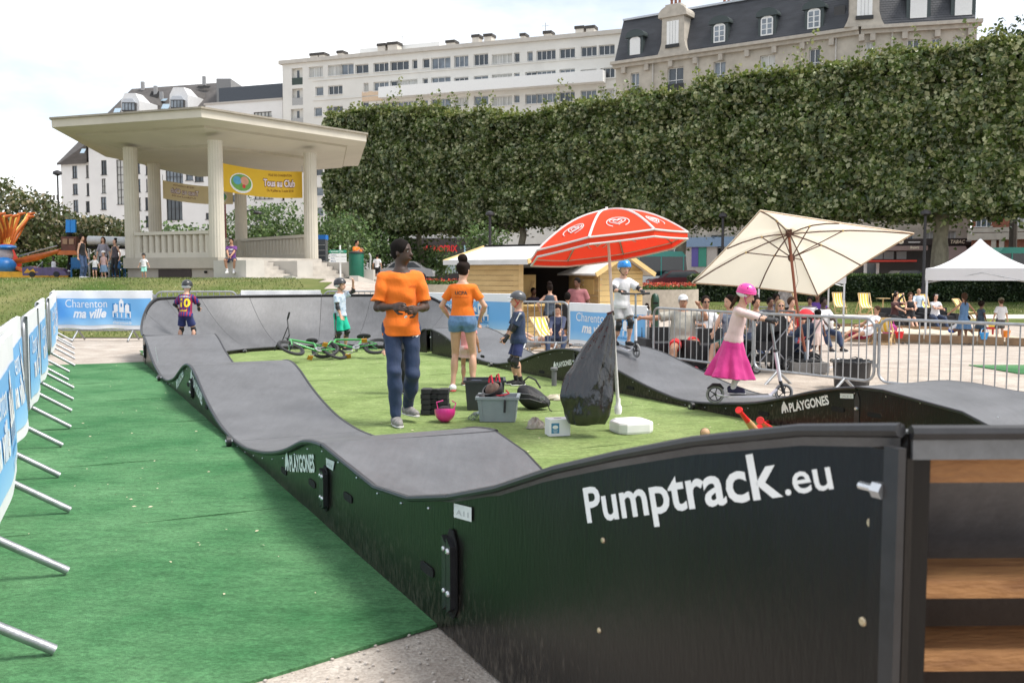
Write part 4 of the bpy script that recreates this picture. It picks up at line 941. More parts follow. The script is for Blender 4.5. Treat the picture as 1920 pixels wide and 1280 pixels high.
tree('tall_bush_tree', 'loose dark tree rising behind the plane row at the top right corner', at_px(1895, 70), 70, 19.5, 3.6, 3.2, 2600, .26, DKG, .3, seed=3.3, cz=16.2)
for i, (px, Y, w_) in enumerate([(30, 50, 3.2), (110, 50, 3.0), (190, 49, 2.6)]):
    x = at_px(px, Y); n = 3000; P = RNG.uniform(-1, 1, (n,3))*np.array((w_, .6, .55)); P[:,2] += .55+.12*lump(P, 2, i); 
    o = link('shrub', quadmesh('shrub', leaves(P, .13), leafmat('laurel_leaf', (.04,.08,.015), (.09,.16,.03), (.16,.24,.06))), None, (x, Y, 1.28))
    tag(o, ['low laurel shrub under the orange ride arms', 'low laurel shrub behind the purple ride car', 'low laurel shrub behind the blue plastic chairs'][i], 'shrub', 'laurel shrubs behind the ride')
# clipped hedge on the right
HX0, HX1, HY = 10.2, 34, 54.6
hd = thing('clipped_hedge', 'long dark clipped hedge running behind the deckchairs and the lawn', 'hedge', (0,0,0))
zb = ground_z(15, HY); n = 42000; zt_ = 1.36
P = np.c_[RNG.uniform(HX0, HX1, n), HY-.6-RNG.exponential(.08, n)+.12, RNG.uniform(zb, zt_, n)]; P[:,1] += .10*lump(P, 1.6, 1.)
P2 = np.c_[RNG.uniform(HX0, HX1, 11000), RNG.uniform(HY-.65, HY+.6, 11000), zt_+RNG.normal(size=11000)*.05]; P3 = np.c_[HX0+RNG.normal(size=1500)*.08, RNG.uniform(HY-.6, HY+.6, 1500), RNG.uniform(zb, zt_, 1500)]
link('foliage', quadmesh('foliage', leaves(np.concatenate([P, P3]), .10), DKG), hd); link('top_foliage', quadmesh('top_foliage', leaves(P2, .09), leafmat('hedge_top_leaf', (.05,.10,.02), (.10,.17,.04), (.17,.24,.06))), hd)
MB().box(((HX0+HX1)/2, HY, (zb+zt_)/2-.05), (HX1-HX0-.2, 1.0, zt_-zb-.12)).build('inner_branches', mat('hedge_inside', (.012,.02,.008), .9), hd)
# ---------------------------------------------------------------- bandstand
KS = thing('bandstand', 'cream concrete bandstand with fluted columns and a wide angular flat roof', 'bandstand', (0,0,0))
cream = mat('cream_concrete', (.56,.52,.44), .8, 0, .09, .8, .15, 40); cream2 = mat('cream_soffit', (.60,.575,.52), .85, 0, .06, .5, .1, 30); creamb = mat('cream_beige', (.42,.385,.32), .82, 0, .1, 1, .15, 40)
ZF, ZC = 7.13, 6.5
rp = [gnd(*p, ZF) for p in [(378,220),(97,239),(198,294),(355,325),(672,311),(687,266)]]
cen = sum(rp, Vector())/6; cen.z = 0
def inset(P, k, z): q = cen.lerp(Vector((P.x, P.y, 0)), k); q.z = z; return q
# roof: fascia, thin cap, and a stepped soffit
mb = MB(); n6 = 6
mb.prism([inset(p, 1, ZF) for p in rp], (0,0,0), (0,0,.30)); mb.build('fascia', cream, KS)
MB().prism([inset(p, 1.012, ZF+.302) for p in rp], (0,0,0), (0,0,.07)).build('roof_cap', mat('weathered_cap', (.30,.27,.22), .85, 0, .2, 3), KS)
MB().prism([inset(p, .80, ZF+.37) for p in rp], (0,0,0), (0,0,.10)).build('roof_deck', mat('weathered_cap', (.30,.27,.22), .85, 0, .2, 3), KS)
def ringf(k0, z0, k1, z1): 
    mb = MB()
    for i in range(6):
        a, b = rp[i], rp[(i+1) % 6]; mb.add([inset(a, k0, z0), inset(b, k0, z0), inset(b, k1, z1), inset(a, k1, z1)], [(0,1,2,3)])
    return mb
mb = ringf(.999, ZF-.002, .88, ZF-.11); mb.build('soffit_slope', cream2, KS)
mb = ringf(.88, ZF-.11, .87, ZF-.19); mb.build('soffit_step', creamb, KS)
mb = ringf(.87, ZF-.19, .62, ZF-.50); mb.build('soffit_slope', cream2, KS)
mb = ringf(.62, ZF-.50, .61, ZF-.60); mb.build('soffit_step', creamb, KS)
MB().add([inset(p, .61, ZF-.60) for p in rp], [tuple(range(6))]).build('ceiling', cream2, KS)
cp = [gnd(*p, ZC) for p in [(244,281),(403,268),(581,291),(288,308),(450,318)]]
FLZ = 2.12
def fluted(P, r, z0, z1, name='column'):
    mb = MB(); n = 96; vs = []
    zs = [z0, z0+.02, lerp(z0,z1,.5), z1]
    for q, z in enumerate(zs):
        rr = r*lerp(1.03, .95, (z-z0)/(z1-z0))
        for k in range(n):
            a = 2*math.pi*k/n; f = 1-.055*(1-abs(math.cos(a*8))**.7); vs.append((P.x+rr*f*math.cos(a), P.y+rr*f*math.sin(a), z))
    fs = [(i*n+k, i*n+(k+1) % n, (i+1)*n+(k+1) % n, (i+1)*n+k) for i in range(3) for k in range(n)]
    mb.add(vs, fs); o = mb.build(name, cream, KS, False)
    return o
rad = .29
for p in cp: fluted(p, rad, FLZ, ZF-.55)
# podium following the columns, outset
pcen = sum(cp, Vector())/5
order = [1, 2, 4, 3, 0]
pod = []
for i in order:
    q = cp[i]; d = (Vector((q.x, q.y, 0))-Vector((pcen.x, pcen.y, 0))); pod.append(Vector((q.x, q.y, 0))+d.normalized()*.42)
MB().prism([p+Vector((0,0,FLZ-.42)) for p in pod], (0,0,0), (0,0,.42)).build('podium_ledge', creamb, KS)
pin = [p+(Vector((pcen.x,pcen.y,0))-p).normalized()*.18 for p in pod]
MB().prism([p+Vector((0,0,1.0)) for p in pin], (0,0,0), (0,0,FLZ-1.42-.002)).build('podium_wall', mat('podium_render', (.36,.33,.28), .85, 0, .15, 1), KS)
# service opening in the front left podium side
a, b = pin[4], pin[0]; d = (b-a).normalized(); nn = Vector((d.y, -d.x, 0)); L_ = (b-a).length
MB().prism([a+d*L_*t+nn*.01+Vector((0,0,z)) for t, z in ((.36,1.2),(.72,1.2),(.72,1.66),(.36,1.66))], (0,0,0), nn*.03).build('service_door', mat('brown_door', (.035,.022,.018), .6), KS)
MB().tube([a+d*L_*.88+nn*.02+Vector((0,0,1.55)), a+d*L_*.88+nn*.1+Vector((0,0,1.55))], .05, 8).build('drain_spout', DARK, KS)
# balustrades between columns with half-round balusters
def balustrade(A_, B_, z0=FLZ):
    A_ = Vector((A_.x, A_.y, 0)); B_ = Vector((B_.x, B_.y, 0)); d = (B_-A_).normalized(); L_ = (B_-A_).length; a = A_+d*rad*.9; b = B_-d*rad*.9; L_ = (b-a).length
    MB().bar(a+Vector((0,0,z0+.10)), b+Vector((0,0,z0+.10)), .30, .20).build('base_rail', cream, KS)
    MB().bar(a+Vector((0,0,z0+.975)), b+Vector((0,0,z0+.975)), .34, .13).build('top_rail', cream, KS)
    n = max(4, int(L_/.33)); me = None
    for k in range(n):
        P = a+d*(L_*(k+.5)/n)
        if me is None: me = MB().lathe([(.12,0),(.12,.69),(.05,.705)], (0,0,0), 12).mesh('baluster', cream, True)
        link('baluster', me, KS, (P.x, P.y, z0+.20))
    for P in (a+d*.14, b-d*.14): MB().box(P+Vector((0,0,z0+.555)), (.24,.2,.7), math.atan2(d.y, d.x)).build('end_pier', cream, KS)
balustrade(cp[0], cp[1]); balustrade(cp[4], cp[2]); balustrade(cp[3], cp[4])
# ---------------------------------------------------------------- steps up to the bandstand and the flight below
ST = thing('stone_steps', 'pale stone steps with block end walls leading up to the bandstand floor', 'steps')
stepm = mat('step_stone', (.40,.37,.33), .88, 0, 0, 2.5, .4, 60, col2=(.58,.54,.48)); blockm = mat('pale_block', (.50,.475,.43), .85, 0, .1, 1.5, .2, 40)
sd0 = Vector((cp[1].x, cp[1].y, 0)); sd1 = Vector((cp[2].x, cp[2].y, 0)); sdir = (sd1-sd0).normalized(); sn = Vector((sdir.y, -sdir.x, 0)); SL = (sd1-sd0).length
def stp(u, o, z): return sd0+sdir*u+sn*o+Vector((0,0,z))
ns = 5
for k in range(ns):
    zt = FLZ-.02-.155*k; o0, o1 = .30+.34*k, .30+.34*(k+1)
    MB().prism([stp(.35, o0, zt-.15), stp(SL-.0, o0, zt-.15), stp(SL-.0, o1, zt-.15), stp(.35, o1, zt-.15)], (0,0,-.3), (0,0,.148)).build('step', stepm, ST)
for u0, u1 in ((-.5,.34),(1.95,2.75),(SL+.02,SL+.75)):
    MB().prism([stp(u0, .42, 1.25), stp(u1, .42, 1.25), stp(u1, 2.35, 1.25), stp(u0, 2.35, 1.25)], (0,0,-.2), (0,0,.74)).build('end_block', blockm, ST)
MB().prism([stp(-.9, 2.0, 1.0), stp(SL+1.6, 2.0, 1.0), stp(SL+1.6, 3.2, 1.0), stp(-.9, 3.2, 1.0)], (0,0,0), (0,0,.36)).build('landing', stepm, ST)
# lower flight between sloping kerb walls
LF = thing('stone_steps', 'wide lower stone steps descending to the right below the directional sign', 'steps')
A0, A1 = gnd(548, 523, 1.30), gnd(655, 523, 1.30); B0, B1 = gnd(655, 562, .42), gnd(755, 562, .42)
nst = 8
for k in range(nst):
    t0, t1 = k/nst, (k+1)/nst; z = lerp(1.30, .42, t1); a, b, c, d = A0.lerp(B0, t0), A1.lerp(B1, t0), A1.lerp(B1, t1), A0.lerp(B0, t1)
    MB().prism([Vector((p.x, p.y, z)) for p in (a, b, c, d)], (0,0,-.4), (0,0,.0)).build('step', mat('shaded_step_stone', (.20,.185,.16), .9, 0, .25, 4, .4, 50), LF)  # riser shade put into the darker stone, so the step lines show
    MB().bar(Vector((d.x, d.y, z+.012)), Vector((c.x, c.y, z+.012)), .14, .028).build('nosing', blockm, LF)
for P, Q, o in ((A0, B0, -1), (A1, B1, 1)):
    P = Vector((P.x, P.y, 1.36)); Q = Vector((Q.x, Q.y, .62)); dd = Vector((.32*o, 0, 0))
    MB().prism([P, Q, Q+dd, P+dd], (0,0,-.9), (0,0,.06)).build('kerb_wall', blockm, LF)
# ---------------------------------------------------------------- crowd barriers and banners
def barrier(P0, P1, label, nb=16, h=1.1, z=None, feet=(1, 1), fl=.32, group='crowd barriers round the pump track'):
    P0 = Vector((P0[0], P0[1], 0)); P1 = Vector((P1[0], P1[1], 0)); d = (P1-P0); L_ = d.length; d.normalize(); n = Vector((d.y, -d.x, 0))
    z = (ground_z(*((P0+P1)/2)[:2])+.01) if z is None else z
    z0_, z1_ = ground_z(P0.x, P0.y)+.01 if z is None else z, z
    T = thing('crowd_barrier', label, 'barrier', (P0.x, P0.y, z), math.atan2(d.y, d.x), group)
    r = .14; pts = []
    for cx, cz, a0 in ((r, h-r, 180), (L_-r, h-r, 90), (L_-r, .24+r, 0), (r, .24+r, -90)):
        for k in range(5): a = R(a0-k*22.5); pts.append((cx+math.cos(a)*r, 0, cz+math.sin(a)*r))
    MB().tube(pts, .021, 8, closed=True).build('frame', STEEL, T, True)
    mb = MB(); mb.tube([(0,0,.24), (0,0,h-.02)], .009, 6, cap=False); me = mb.mesh('bar', STEEL, True)
    for k in range(1, nb): link('bar', me, T, (L_*k/nb, 0, 0))
    for u in (.22, .78):
        for sgn, on in ((-1, feet[0]), (1, feet[1])):
            if on: MB().tube([(L_*u+.0, 0, .24), (L_*u, sgn*fl, 0.012)], .021, 10).build('foot', STEEL, T, True)
    for zz in (.42, .92): MB().box((L_+.02, 0, zz*h), (.10, .02, .05)).build('hook', STEEL, T)
    return T, d, n, L_, z
def bannermat(name='banner_blue_print'):
    if name in MATS: return MATS[name]
    m = mat(name, (.2,.5,.85), .5, 0, .02); nt = m.node_tree; L = nt.links.new; b = nt.nodes['Principled BSDF']
    uv = N(nt, 'ShaderNodeTexCoord'); sp = N(nt, 'ShaderNodeSeparateXYZ'); L(uv.outputs['Object'], sp.inputs[0])
    ra = N(nt, 'ShaderNodeValToRGB'); mr = N(nt, 'ShaderNodeMapRange'); mr.inputs['From Min'].default_value = .25; mr.inputs['From Max'].default_value = .95; L(sp.outputs[2], mr.inputs[0]); L(mr.outputs[0], ra.inputs[0])
    ra.color_ramp.elements[0].color = (.42,.68,.88,1); ra.color_ramp.elements[1].color = (.17,.42,.72,1); e = ra.color_ramp.elements.new(.45); e.color = (.16,.44,.78,1)
    L(ra.outputs[0], b.inputs['Base Color']); return m
BWH = mat('banner_white', (.80,.81,.82), .5, 0, .03); BBL = bannermat(); BDB = mat('banner_deep_blue', (.03,.22,.52), .5)
def banner(P0, P1, label, side_=1, z0=.27, z1=1.12, zg=None, seed=0, u0=0, u1=None, lean=0, wf=1.0):
    P0 = Vector((P0[0], P0[1], 0)); P1 = Vector((P1[0], P1[1], 0)); d = (P1-P0); L_ = d.length; d.normalize(); n = Vector((d.y, -d.x, 0))*side_
    zg = (ground_z(*((P0+P1)/2)[:2])+.01) if zg is None else zg
    T = thing('banner', label, 'banner', (P0.x, P0.y, zg), 0, 'blue town banners on the barriers')
    flip = side_ < 0
    def S_(u, v, o=0):
        """u along 0..1 (reading direction), v 0..1 up"""
        uu = (1-u) if flip else u
        wv = wf*(.018*math.sin(uu*9+seed*1.7+v*2)+.012*math.sin(uu*23+v*5+seed))+lean*math.sin(math.pi*uu)*(1-v)*.12
        sag = -.012*math.sin(uu*14+seed)*(1-v)
        return d*(uu*L_)+n*(.026+wv*.6+.014+o)+Vector((0,0,z0+(z1-z0)*v+sag))
    rows = [[S_(i/40, j/10) for i in range(41)] for j in range(11)]; rows2 = [[S_(i/40, j/10, -.004) for i in range(41)] for j in range(11)]
    rows.append([S_(i/40, 1)-n*.03+Vector((0,0,.006)) for i in range(41)]); rows2.append([S_(i/40, 1)-n*.03+Vector((0,0,.001)) for i in range(41)])
    mb = MB(); mb.slab(rows, rows2); mb.build('sheet', BWH, T, True)
    mb = MB(); mb.grid([[S_(lerp(.015,.985,i/40), lerp(.10,.80,j/8), .007) for i in range(41)] for j in range(9)]); mb.build('blue_print', BBL, T, True)
    Hh = z1-z0; asp = L_/Hh
    def put(txt, u, v, hgt, m, bold=0, shear=0, sx=1.0, wmax=None):
        tm = textmesh(txt, 1, bold, shear, 0, sx); w_ = tm[0][:,0].max(); sc = hgt; 
        if wmax: sx2 = wmax*asp/(w_*sc); 
        else: sx2 = 1
        lettering('lettering', tm, lambda x, y, z: S_(u+x*sc*sx2/asp, v+y*sc, .013), m, T)
    put('Charenton', .10, .565, .30, BWH, 0.0, 0, 1, .43); put('ma ville', .18, .30, .33, BWH, .035, .28, 1, .34)
    # town emblem: towers over an arched bridge
    def poly(pts, m, o=.010): mb = MB(); mb.add([S_(*p, o) for p in pts], [tuple(range(len(pts)))]); mb.build('emblem', m, T)
    eu, ew = .585, .19
    E = lambda x, y: (eu+x*ew, .30+y*.45)
    poly([E(0,.0),E(1,.0),E(1,.82),E(0,.82)], BDB, .010)
    for pts in ([(.38,.30),(.62,.30),(.62,.98),(.56,.98),(.56,1.08),(.44,1.08),(.44,.98),(.38,.98)],[(.08,.34),(.3,.34),(.3,.74),(.25,.74),(.19,.84),(.13,.74),(.08,.74)],[(.7,.34),(.92,.34),(.92,.74),(.87,.74),(.81,.84),(.75,.74),(.7,.74)],[(0,.26),(1,.26),(1,.36),(0,.36)]):
        poly([E(*p) for p in pts], BWH, .013)
    for k in range(5):
        x = .0+k*.235; poly([E(x,.0),E(x+.06,.0),E(x+.06,.27),E(x,.27)], BWH, .013)
    poly([E(.46,.62),E(.54,.62),E(.54,.82),E(.46,.82)], BDB, .016)
    put('Charenton-le-Pont', eu, .225, .075, BDB, .02, 0, 1, ew); put('charenton.fr', eu, .125, .11, BWH, .01, 0, 1, ew*1.05)
    return T
def lnp(Y): return (-.45*Y-.54, Y)
Ys = [1.9, 4.1, 6.4, 8.7, 10.75, 12.85, 14.9, 17.15, 19.4, 21.55]
nth = ['closest to the camera','second from the camera','third from the camera','just before the darkest bulge of the left line','level with the second roller','beside the second dip','level with the third roller','close to the far turn','last before the left corner']
for i in range(len(Ys)-1):
    a, b = lnp(Ys[i]+.03), lnp(Ys[i+1]-.03); wob = .05*math.sin(i*2.2)
    a = (a[0]+wob, a[1]); b = (b[0]+wob, b[1])
    barrier(a, b, 'grey steel barrier along the left carpet edge, '+nth[i].replace('just before the darkest bulge of the left line', 'fourth from the camera'), 14, z=0.012, feet=(1, 1), fl=.36)
    banner(a, b, 'blue and white town banner on the left barrier line, '+nth[i].replace('just before the darkest bulge of the left line', 'fourth from the camera'), 1, zg=0.012, seed=i, lean=(1.2 if i in (2,) else .5), wf=.2)
# far side
fY = [(102, 21.6), (289, 21.6), (446, 21.9), (606, 22.1), (762, 22.1)]
F = [(at_px(x, y)*1.0, y) for x, y in fY]
G_ = 'crowd barriers round the pump track'
barrier((F[0][0]+.03, F[0][1]), F[1], 'grey steel barrier facing the camera under the full Charenton banner, far left', 14, z=0)
banner((F[0][0]+.05, F[0][1]), (F[1][0]-.02, F[1][1]), 'town banner facing the camera at the far left, read in full', 1, zg=0, seed=3)
barrier((F[1][0]+.04, F[1][1]), (F[2][0]-.02, F[2][1]), 'bare steel barrier behind the far turn, beside the football shirt child', 14, z=0)
barrier((F[2][0]+.04, F[2][1]), (F[3][0]-.02, F[3][1]), 'steel barrier behind the far turn carrying a banner, below the steps', 14, z=0)
banner((F[2][0]+.08, F[2][1]), (F[3][0]-.05, F[3][1]), 'town banner showing only its white top above the far turn', 1, zg=0, seed=5)
barrier((F[3][0]+.02, F[3][1]), (F[4][0]-.02, F[4][1]), 'bare steel barrier behind the child in green shorts', 14, z=0)
q0, q1, q2 = (at_px(790, 22.3), 22.3), (at_px(962, 20.6), 20.6), (at_px(1066, 20.2), 20.2)
mid = ((q0[0]+q1[0])/2, (q0[1]+q1[1])/2)
barrier(q0, q1, 'steel barrier behind the woman in orange, carrying a banner', 14, z=-.05); banner(q0, q1, 'town banner behind the woman in orange and denim shorts', 1, zg=-.05, seed=7, lean=.8)
barrier((q1[0]+.03, q1[1]), q2, 'bare steel barrier in front of the chalet queue', 8, z=-.19)
q3, q4 = (at_px(1070, 20.1), 20.1), (at_px(1216, 18.1), 18.1)
barrier(q3, q4, 'steel barrier behind the scooter boy, carrying a banner', 14, z=-.22); banner(q3, q4, 'town banner behind the blue helmet boy, partly hidden by the black bag', 1, zg=-.22, seed=9)
c0_, c1_, c2_, c3_ = (at_px(1226, 17.3), 17.3), (at_px(1413, 14.9), 14.9), (at_px(1642, 13.1), 13.1), (at_px(2010, 11.2), 11.2)
barrier(c0_, c1_, 'steel barrier in front of the seated man in red shorts', 17, z=-.20); barrier((c1_[0]+.02, c1_[1]), c2_, 'steel barrier behind the girl in pink, in front of the black tub', 17, z=-.20)
barrier((c2_[0]+.05, c2_[1]-.03), c3_, 'steel barrier at the right edge in front of the sandpit', 17, z=-.20)
# ---------------------------------------------------------------- cloth helpers
def cloth(name, col, tl=.35, rough=.85, tcol=None):
    if name in MATS: return MATS[name]
    m = mat(name, col, rough, 0, .03, 3); nt = m.node_tree; b = nt.nodes['Principled BSDF']; t = N(nt, 'ShaderNodeBsdfTranslucent'); t.inputs[0].default_value = (*(tcol or col), 1)
    ms = N(nt, 'ShaderNodeMixShader'); ms.inputs[0].default_value = tl; nt.links.new(b.outputs[0], ms.inputs[1]); nt.links.new(t.outputs[0], ms.inputs[2]); nt.links.new(ms.outputs[0], nt.nodes['Material Output'].inputs[0]); return m
# ---------------------------------------------------------------- red parasol
RC = cloth('red_parasol_cloth', (.90,.085,.025), .5, tcol=(1.0,.30,.22)); WC = cloth('white_parasol_trim', (.85,.82,.80), .3)
rb = gnd(1168, 790, .02); RPx = dep(1139, 466, 8.95); apex = dep(1137, 394, 8.95)
RP = thing('parasol', 'open red parasol with white seams and heart emblems on a slanting white pole', 'parasol', (0,0,0))
tiltM = Matrix.Rotation(R(-7), 3, 'X') @ Matrix.Rotation(R(-7.5), 3, 'Y')
def rv(k, z=0, r=.745):
    a = R(-90-18+45*k); return RPx+tiltM @ Vector((r*math.cos(a), r*math.sin(a), z))
def rpan(k, t, w, o=0):
    """t 0 apex..1 rim, w across panel"""
    A_, B_ = rv(k), rv(k+1); P = apex.lerp(A_.lerp(B_, w), t); bul = .085*math.sin(math.pi*min(1,t*.92))*(1-.15*math.sin(math.pi*w)); nrm = (A_-apex).cross(B_-apex).normalized()
    if nrm.z < 0: nrm = -nrm
    return P+nrm*(o)+Vector((0,0,bul))
for k in range(8):
    rows = [[rpan(k, max(.015, j/10), i/8) for i in range(9)] for j in range(11)]; rows2 = [[p-Vector((0,0,.0035)) for p in r] for r in rows]
    mb = MB(); mb.slab(rows, rows2); mb.build('canopy_panel', RC, RP, True)
    A_ = [rpan(k, j/12, 0, .003) for j in range(13)]
    MB().tube(A_, .012, 6).build('seam', WC, RP, True)
    # valance with white hem
    rows = [[rpan(k, 1, i/8)+Vector((0,0,-z)) for i in range(9)] for z in (0, .03, .06)]
    mb = MB(); mb.slab(rows, [[p-(p-RPx).normalized()*.003 for p in r] for r in rows]); mb.build('valance', RC, RP)
    for z in (.0, .06): MB().tube([rpan(k, 1, i/8, .002)+Vector((0,0,-z)) for i in range(9)], .010, 6).build('hem', WC, RP, True)
    MB().tube([rpan(k, j/6, 0, -.012) for j in range(1, 7)], .0035, 5).build('rib', STEEL, RP, True)
    # heart emblem drawn as two nested strokes, plus an outer swirl
    ctr_t, sc = .74, .105
    for q, (s_, w_) in enumerate(((1.0, .010), (.55, .009))):
        for o_ in (.006, -.0085):
            pts = []
            for j in range(25):
                a = 2*math.pi*j/24*(.97 if q == 0 else 1); x = .8*math.sin(a)**3*s_; y = (.8125*math.cos(a)-.3125*math.cos(2*a)-.125*math.cos(3*a)-.0625*math.cos(4*a))*s_*.62
                pts.append(rpan(k, ctr_t-y*sc*1.15, .5+x*sc*1.55/ctr_t, o_))
            mb = MB(); mb.tube(pts, w_*.5, 4); mb.build('heart_emblem', WC, RP)
    for o_ in (.006, -.0085):
        pts = []
        for j in range(21):
            a = R(lerp(-150, 150, j/20)); pts.append(rpan(k, ctr_t+.01-math.cos(a)*sc*1.05, .5+math.sin(a)*sc*2.1/ctr_t*.78, o_))
        MB().tube(pts, .0045, 4).build('emblem_swirl', WC, RP)
pole_m = mat('white_pole', (.72,.70,.69), .4, 0, .1, 20)
pb_ = dep(1159, 762, 9.12); MB().tube([pb_, pb_.lerp(apex, .55), apex+Vector((0,0,.03))], [.0165,.0155,.012], 12).build('pole', pole_m, RP, True)
MB().lathe([(.028,-.02),(.036,.0),(.036,.05),(.022,.07),(.022,.13)], pb_-Vector((0,0,.05)), 16).build('pole_socket', WPAINT, RP, True)
pbase = thing('parasol_stand', 'white plastic water filled parasol foot on the turf', 'parasol stand', (rb.x, 9.10, .018), R(18))
mb = MB(); o_ = [(-.17,-.12),(-.11,-.18),(.12,-.18),(.19,-.11),(.19,.10),(.12,.17),(-.11,.17),(-.17,.10)]
vs = []
for z, k in ((0,.97),(.02,1),(.085,1),(.10,.97),(.115,.8),(.125,.35)): vs.append([Vector((x*k, y*k, z)) for x, y in o_])
mb.add([v for r in vs for v in r], [(i*8+j, i*8+(j+1) % 8, (i+1)*8+(j+1) % 8, (i+1)*8+j) for i in range(5) for j in range(8)]+[tuple(range(7,-1,-1)), tuple(40+j for j in range(8))]); mb.build('body', WPAINT, pbase)
# ---------------------------------------------------------------- beige parasol
BP = thing('parasol', 'large square beige parasol tilted to show its brown wooden ribs', 'parasol', (0,0,0))
BC = cloth('beige_parasol_cloth', (.90,.86,.78), .62, tcol=(.98,.95,.87)); BRN = mat('brown_rib_wood', (.085,.03,.018), .5, 0, .25, 8)
cA, cBb, cCc, cDd = dep(1425, 393, 14.8), dep(1713, 436, 16.4), dep(1533, 553, 18.1), dep(1297, 529, 16.5)
hub = dep(1478, 431, 16.45)
cs = [cA, cBb, cCc, cDd]
nrmC = (cBb-cDd).cross(cCc-cA).normalized(); nrmC = nrmC if nrmC.z > 0 else -nrmC
for k in range(4):
    a, b = cs[k], cs[(k+1) % 4]; rows = []
    for j in range(9):
        t = j/8; rows.append([hub.lerp(a.lerp(b, i/10)-((a+b)/2-hub)*.03*math.sin(math.pi*i/10), t)+Vector((0,0,-.07*math.sin(math.pi*t)*(math.sin(math.pi*i/10*2)**2)))+nrmC*.07*math.sin(math.pi*t) for i in range(11)])
    mb = MB(); mb.slab(rows, [[p-nrmC*.006 for p in r] for r in rows]); mb.build('canopy_panel', BC, BP, True)
    MB().tube([p-nrmC*.02 for p in rows[-1]], .010, 5).build('hem', mat('beige_hem', (.5,.36,.24), .8), BP)
MB().add([hub.lerp(c, .16)+nrmC*.09 for c in cs]+[hub+nrmC*.16], [(0,1,4),(1,2,4),(2,3,4),(3,0,4)]).build('vent_flap', BC, BP)
low = dep(1484, 483, 16.55)
for k in range(4):
    for e in (cs[k], (cs[k]+cs[(k+1) % 4])/2-((cs[k]+cs[(k+1) % 4])/2-hub)*.03):
        n_ = nrmC*.035; L0 = hub-n_*1.5; pts = [L0.lerp(e, t)+nrmC*(.07*math.sin(math.pi*t))-n_*.9 for t in (0,.25,.5,.75,.985)]
        for q in range(4): pass
        MB().tube(pts, .012, 6).build('rib', BRN, BP, True)
        m_ = pts[2].lerp(pts[1], .25); MB().tube([low, m_], .010, 6).build('strut', BRN, BP)
        MB().sphere(m_, .02, 8, 6).build('joint', mat('brass_joint', (.6,.45,.2), .4, .5), BP, True)
MB().lathe([(.03,-.10),(.055,-.06),(.055,.02),(.03,.06)], hub-nrmC*.03, 12).build('top_hub', BRN, BP, True); MB().lathe([(.03,-.07),(.06,-.03),(.06,.03),(.035,.06)], low, 12).build('runner', BRN, BP, True)
pbot = dep(1512, 672, 16.5); pmid = dep(1492, 560, 16.5)
MB().tube([pbot.lerp(pmid, .0), pbot.lerp(pmid, 1.0), hub], .024, 10).build('pole', mat('reddish_pole', (.28,.09,.05), .45, 0, .2, 6), BP, True)
MB().tube([pbot-Vector((0,0,.12)), pbot+Vector((-.02,0,.12))], .032, 10).build('pole_sleeve', mat('grey_sleeve', (.2,.24,.28), .4, .4), BP, True)
MB().tube([low+Vector((.05,0,-.02)), low+Vector((.12,0,-.4)), low+Vector((.08,0,-.55)), low+Vector((.03,0,-.6))], .004, 4).build('cord', BRN, BP)
bb = thing('parasol_stand', 'grey concrete slab stack holding the beige parasol', 'parasol stand', (pbot.x, pbot.y, ground_z(pbot.x, pbot.y)))
conc = mat('grey_concrete', (.16,.155,.15), .85, 0, .2, 5, .3, 60)
for i, (dx, dy) in enumerate(((-.155,-.155),(.155,-.155),(-.155,.155),(.155,.155))): MB().box((dx, dy, .095), (.295,.295,.17)).build('slab', conc, bb)
MB().box((0,0,.20), (.40,.40,.03)).build('foot_plate', BLACKP, bb)
# ---------------------------------------------------------------- white gazebos
def gazebo(FL_, rz, w_, label, ev, pk):
    z0 = ground_z(FL_[0], FL_[1]); T = thing('gazebo', label, 'gazebo', (FL_[0], FL_[1], z0), rz, 'white pop-up gazebos'); ev -= z0; pk -= z0
    c = Vector((w_/2, w_/2, pk)); co = [Vector((0,0,ev)), Vector((w_,0,ev)), Vector((w_,w_,ev)), Vector((0,w_,ev))]; wm = cloth('gazebo_cloth', (.78,.78,.79), .3)
    for k in range(4):
        a, b = co[k], co[(k+1) % 4]; rows = []
        for j in range(9):
            t = j/8; rows.append([c.lerp(a.lerp(b, i/8), t)+Vector((0,0,-.30*(t*(1-t)*4)**.8*.62*(pk-ev))) for i in range(9)])
        mb = MB(); mb.slab(rows, [[p-Vector((0,0,.006)) for p in r] for r in rows]); mb.build('roof_panel', wm, T, True)
        n = (b-a).cross(Vector((0,0,1))).normalized(); rows = [[a.lerp(b, i/12)+Vector((0,0,-.33*j/3))+n*(.012*math.sin(i*1.9+j)+.004)*(j/3) for i in range(13)] for j in range(4)]
        mb = MB(); mb.slab(rows, [[p-n*.004 for p in r] for r in rows]); mb.build('valance', wm, T, True)
        leg = Vector((a.x, a.y, 0))+(Vector((c.x, c.y, 0))-Vector((a.x, a.y, 0))).normalized()*.05
        MB().box(leg+Vector((0,0,ev*.5)), (.045,.045,ev-.02)).build('leg', mat('pale_leg', (.62,.64,.66), .4, .3), T); MB().box(leg+Vector((0,0,.012)), (.11,.11,.02)).build('foot_plate', STEEL, T)
        MB().tube([leg+Vector((0,0,ev-.4)), (a+b)/2+Vector((0,0,-.12)), Vector((((b-a)*.97+a).x, ((b-a)*.97+a).y, ev-.4))], .012, 4).build('truss', STEEL, T)
    MB().tube([c-Vector((0,0,.9)), c], .02, 6).build('king_pole', STEEL, T)
gazebo((11.27, 26.2), R(-23), 2.75, 'white pop-up gazebo with peaked roof at the right edge over the sandpit', dep(1733, 503, 26.2).z, dep(1836, 447, 27).z)
gazebo((6.95, 27.2), R(-8), 2.4, 'white gazebo mostly hidden behind the beige parasol, its legs showing below', 1.55, 2.35)
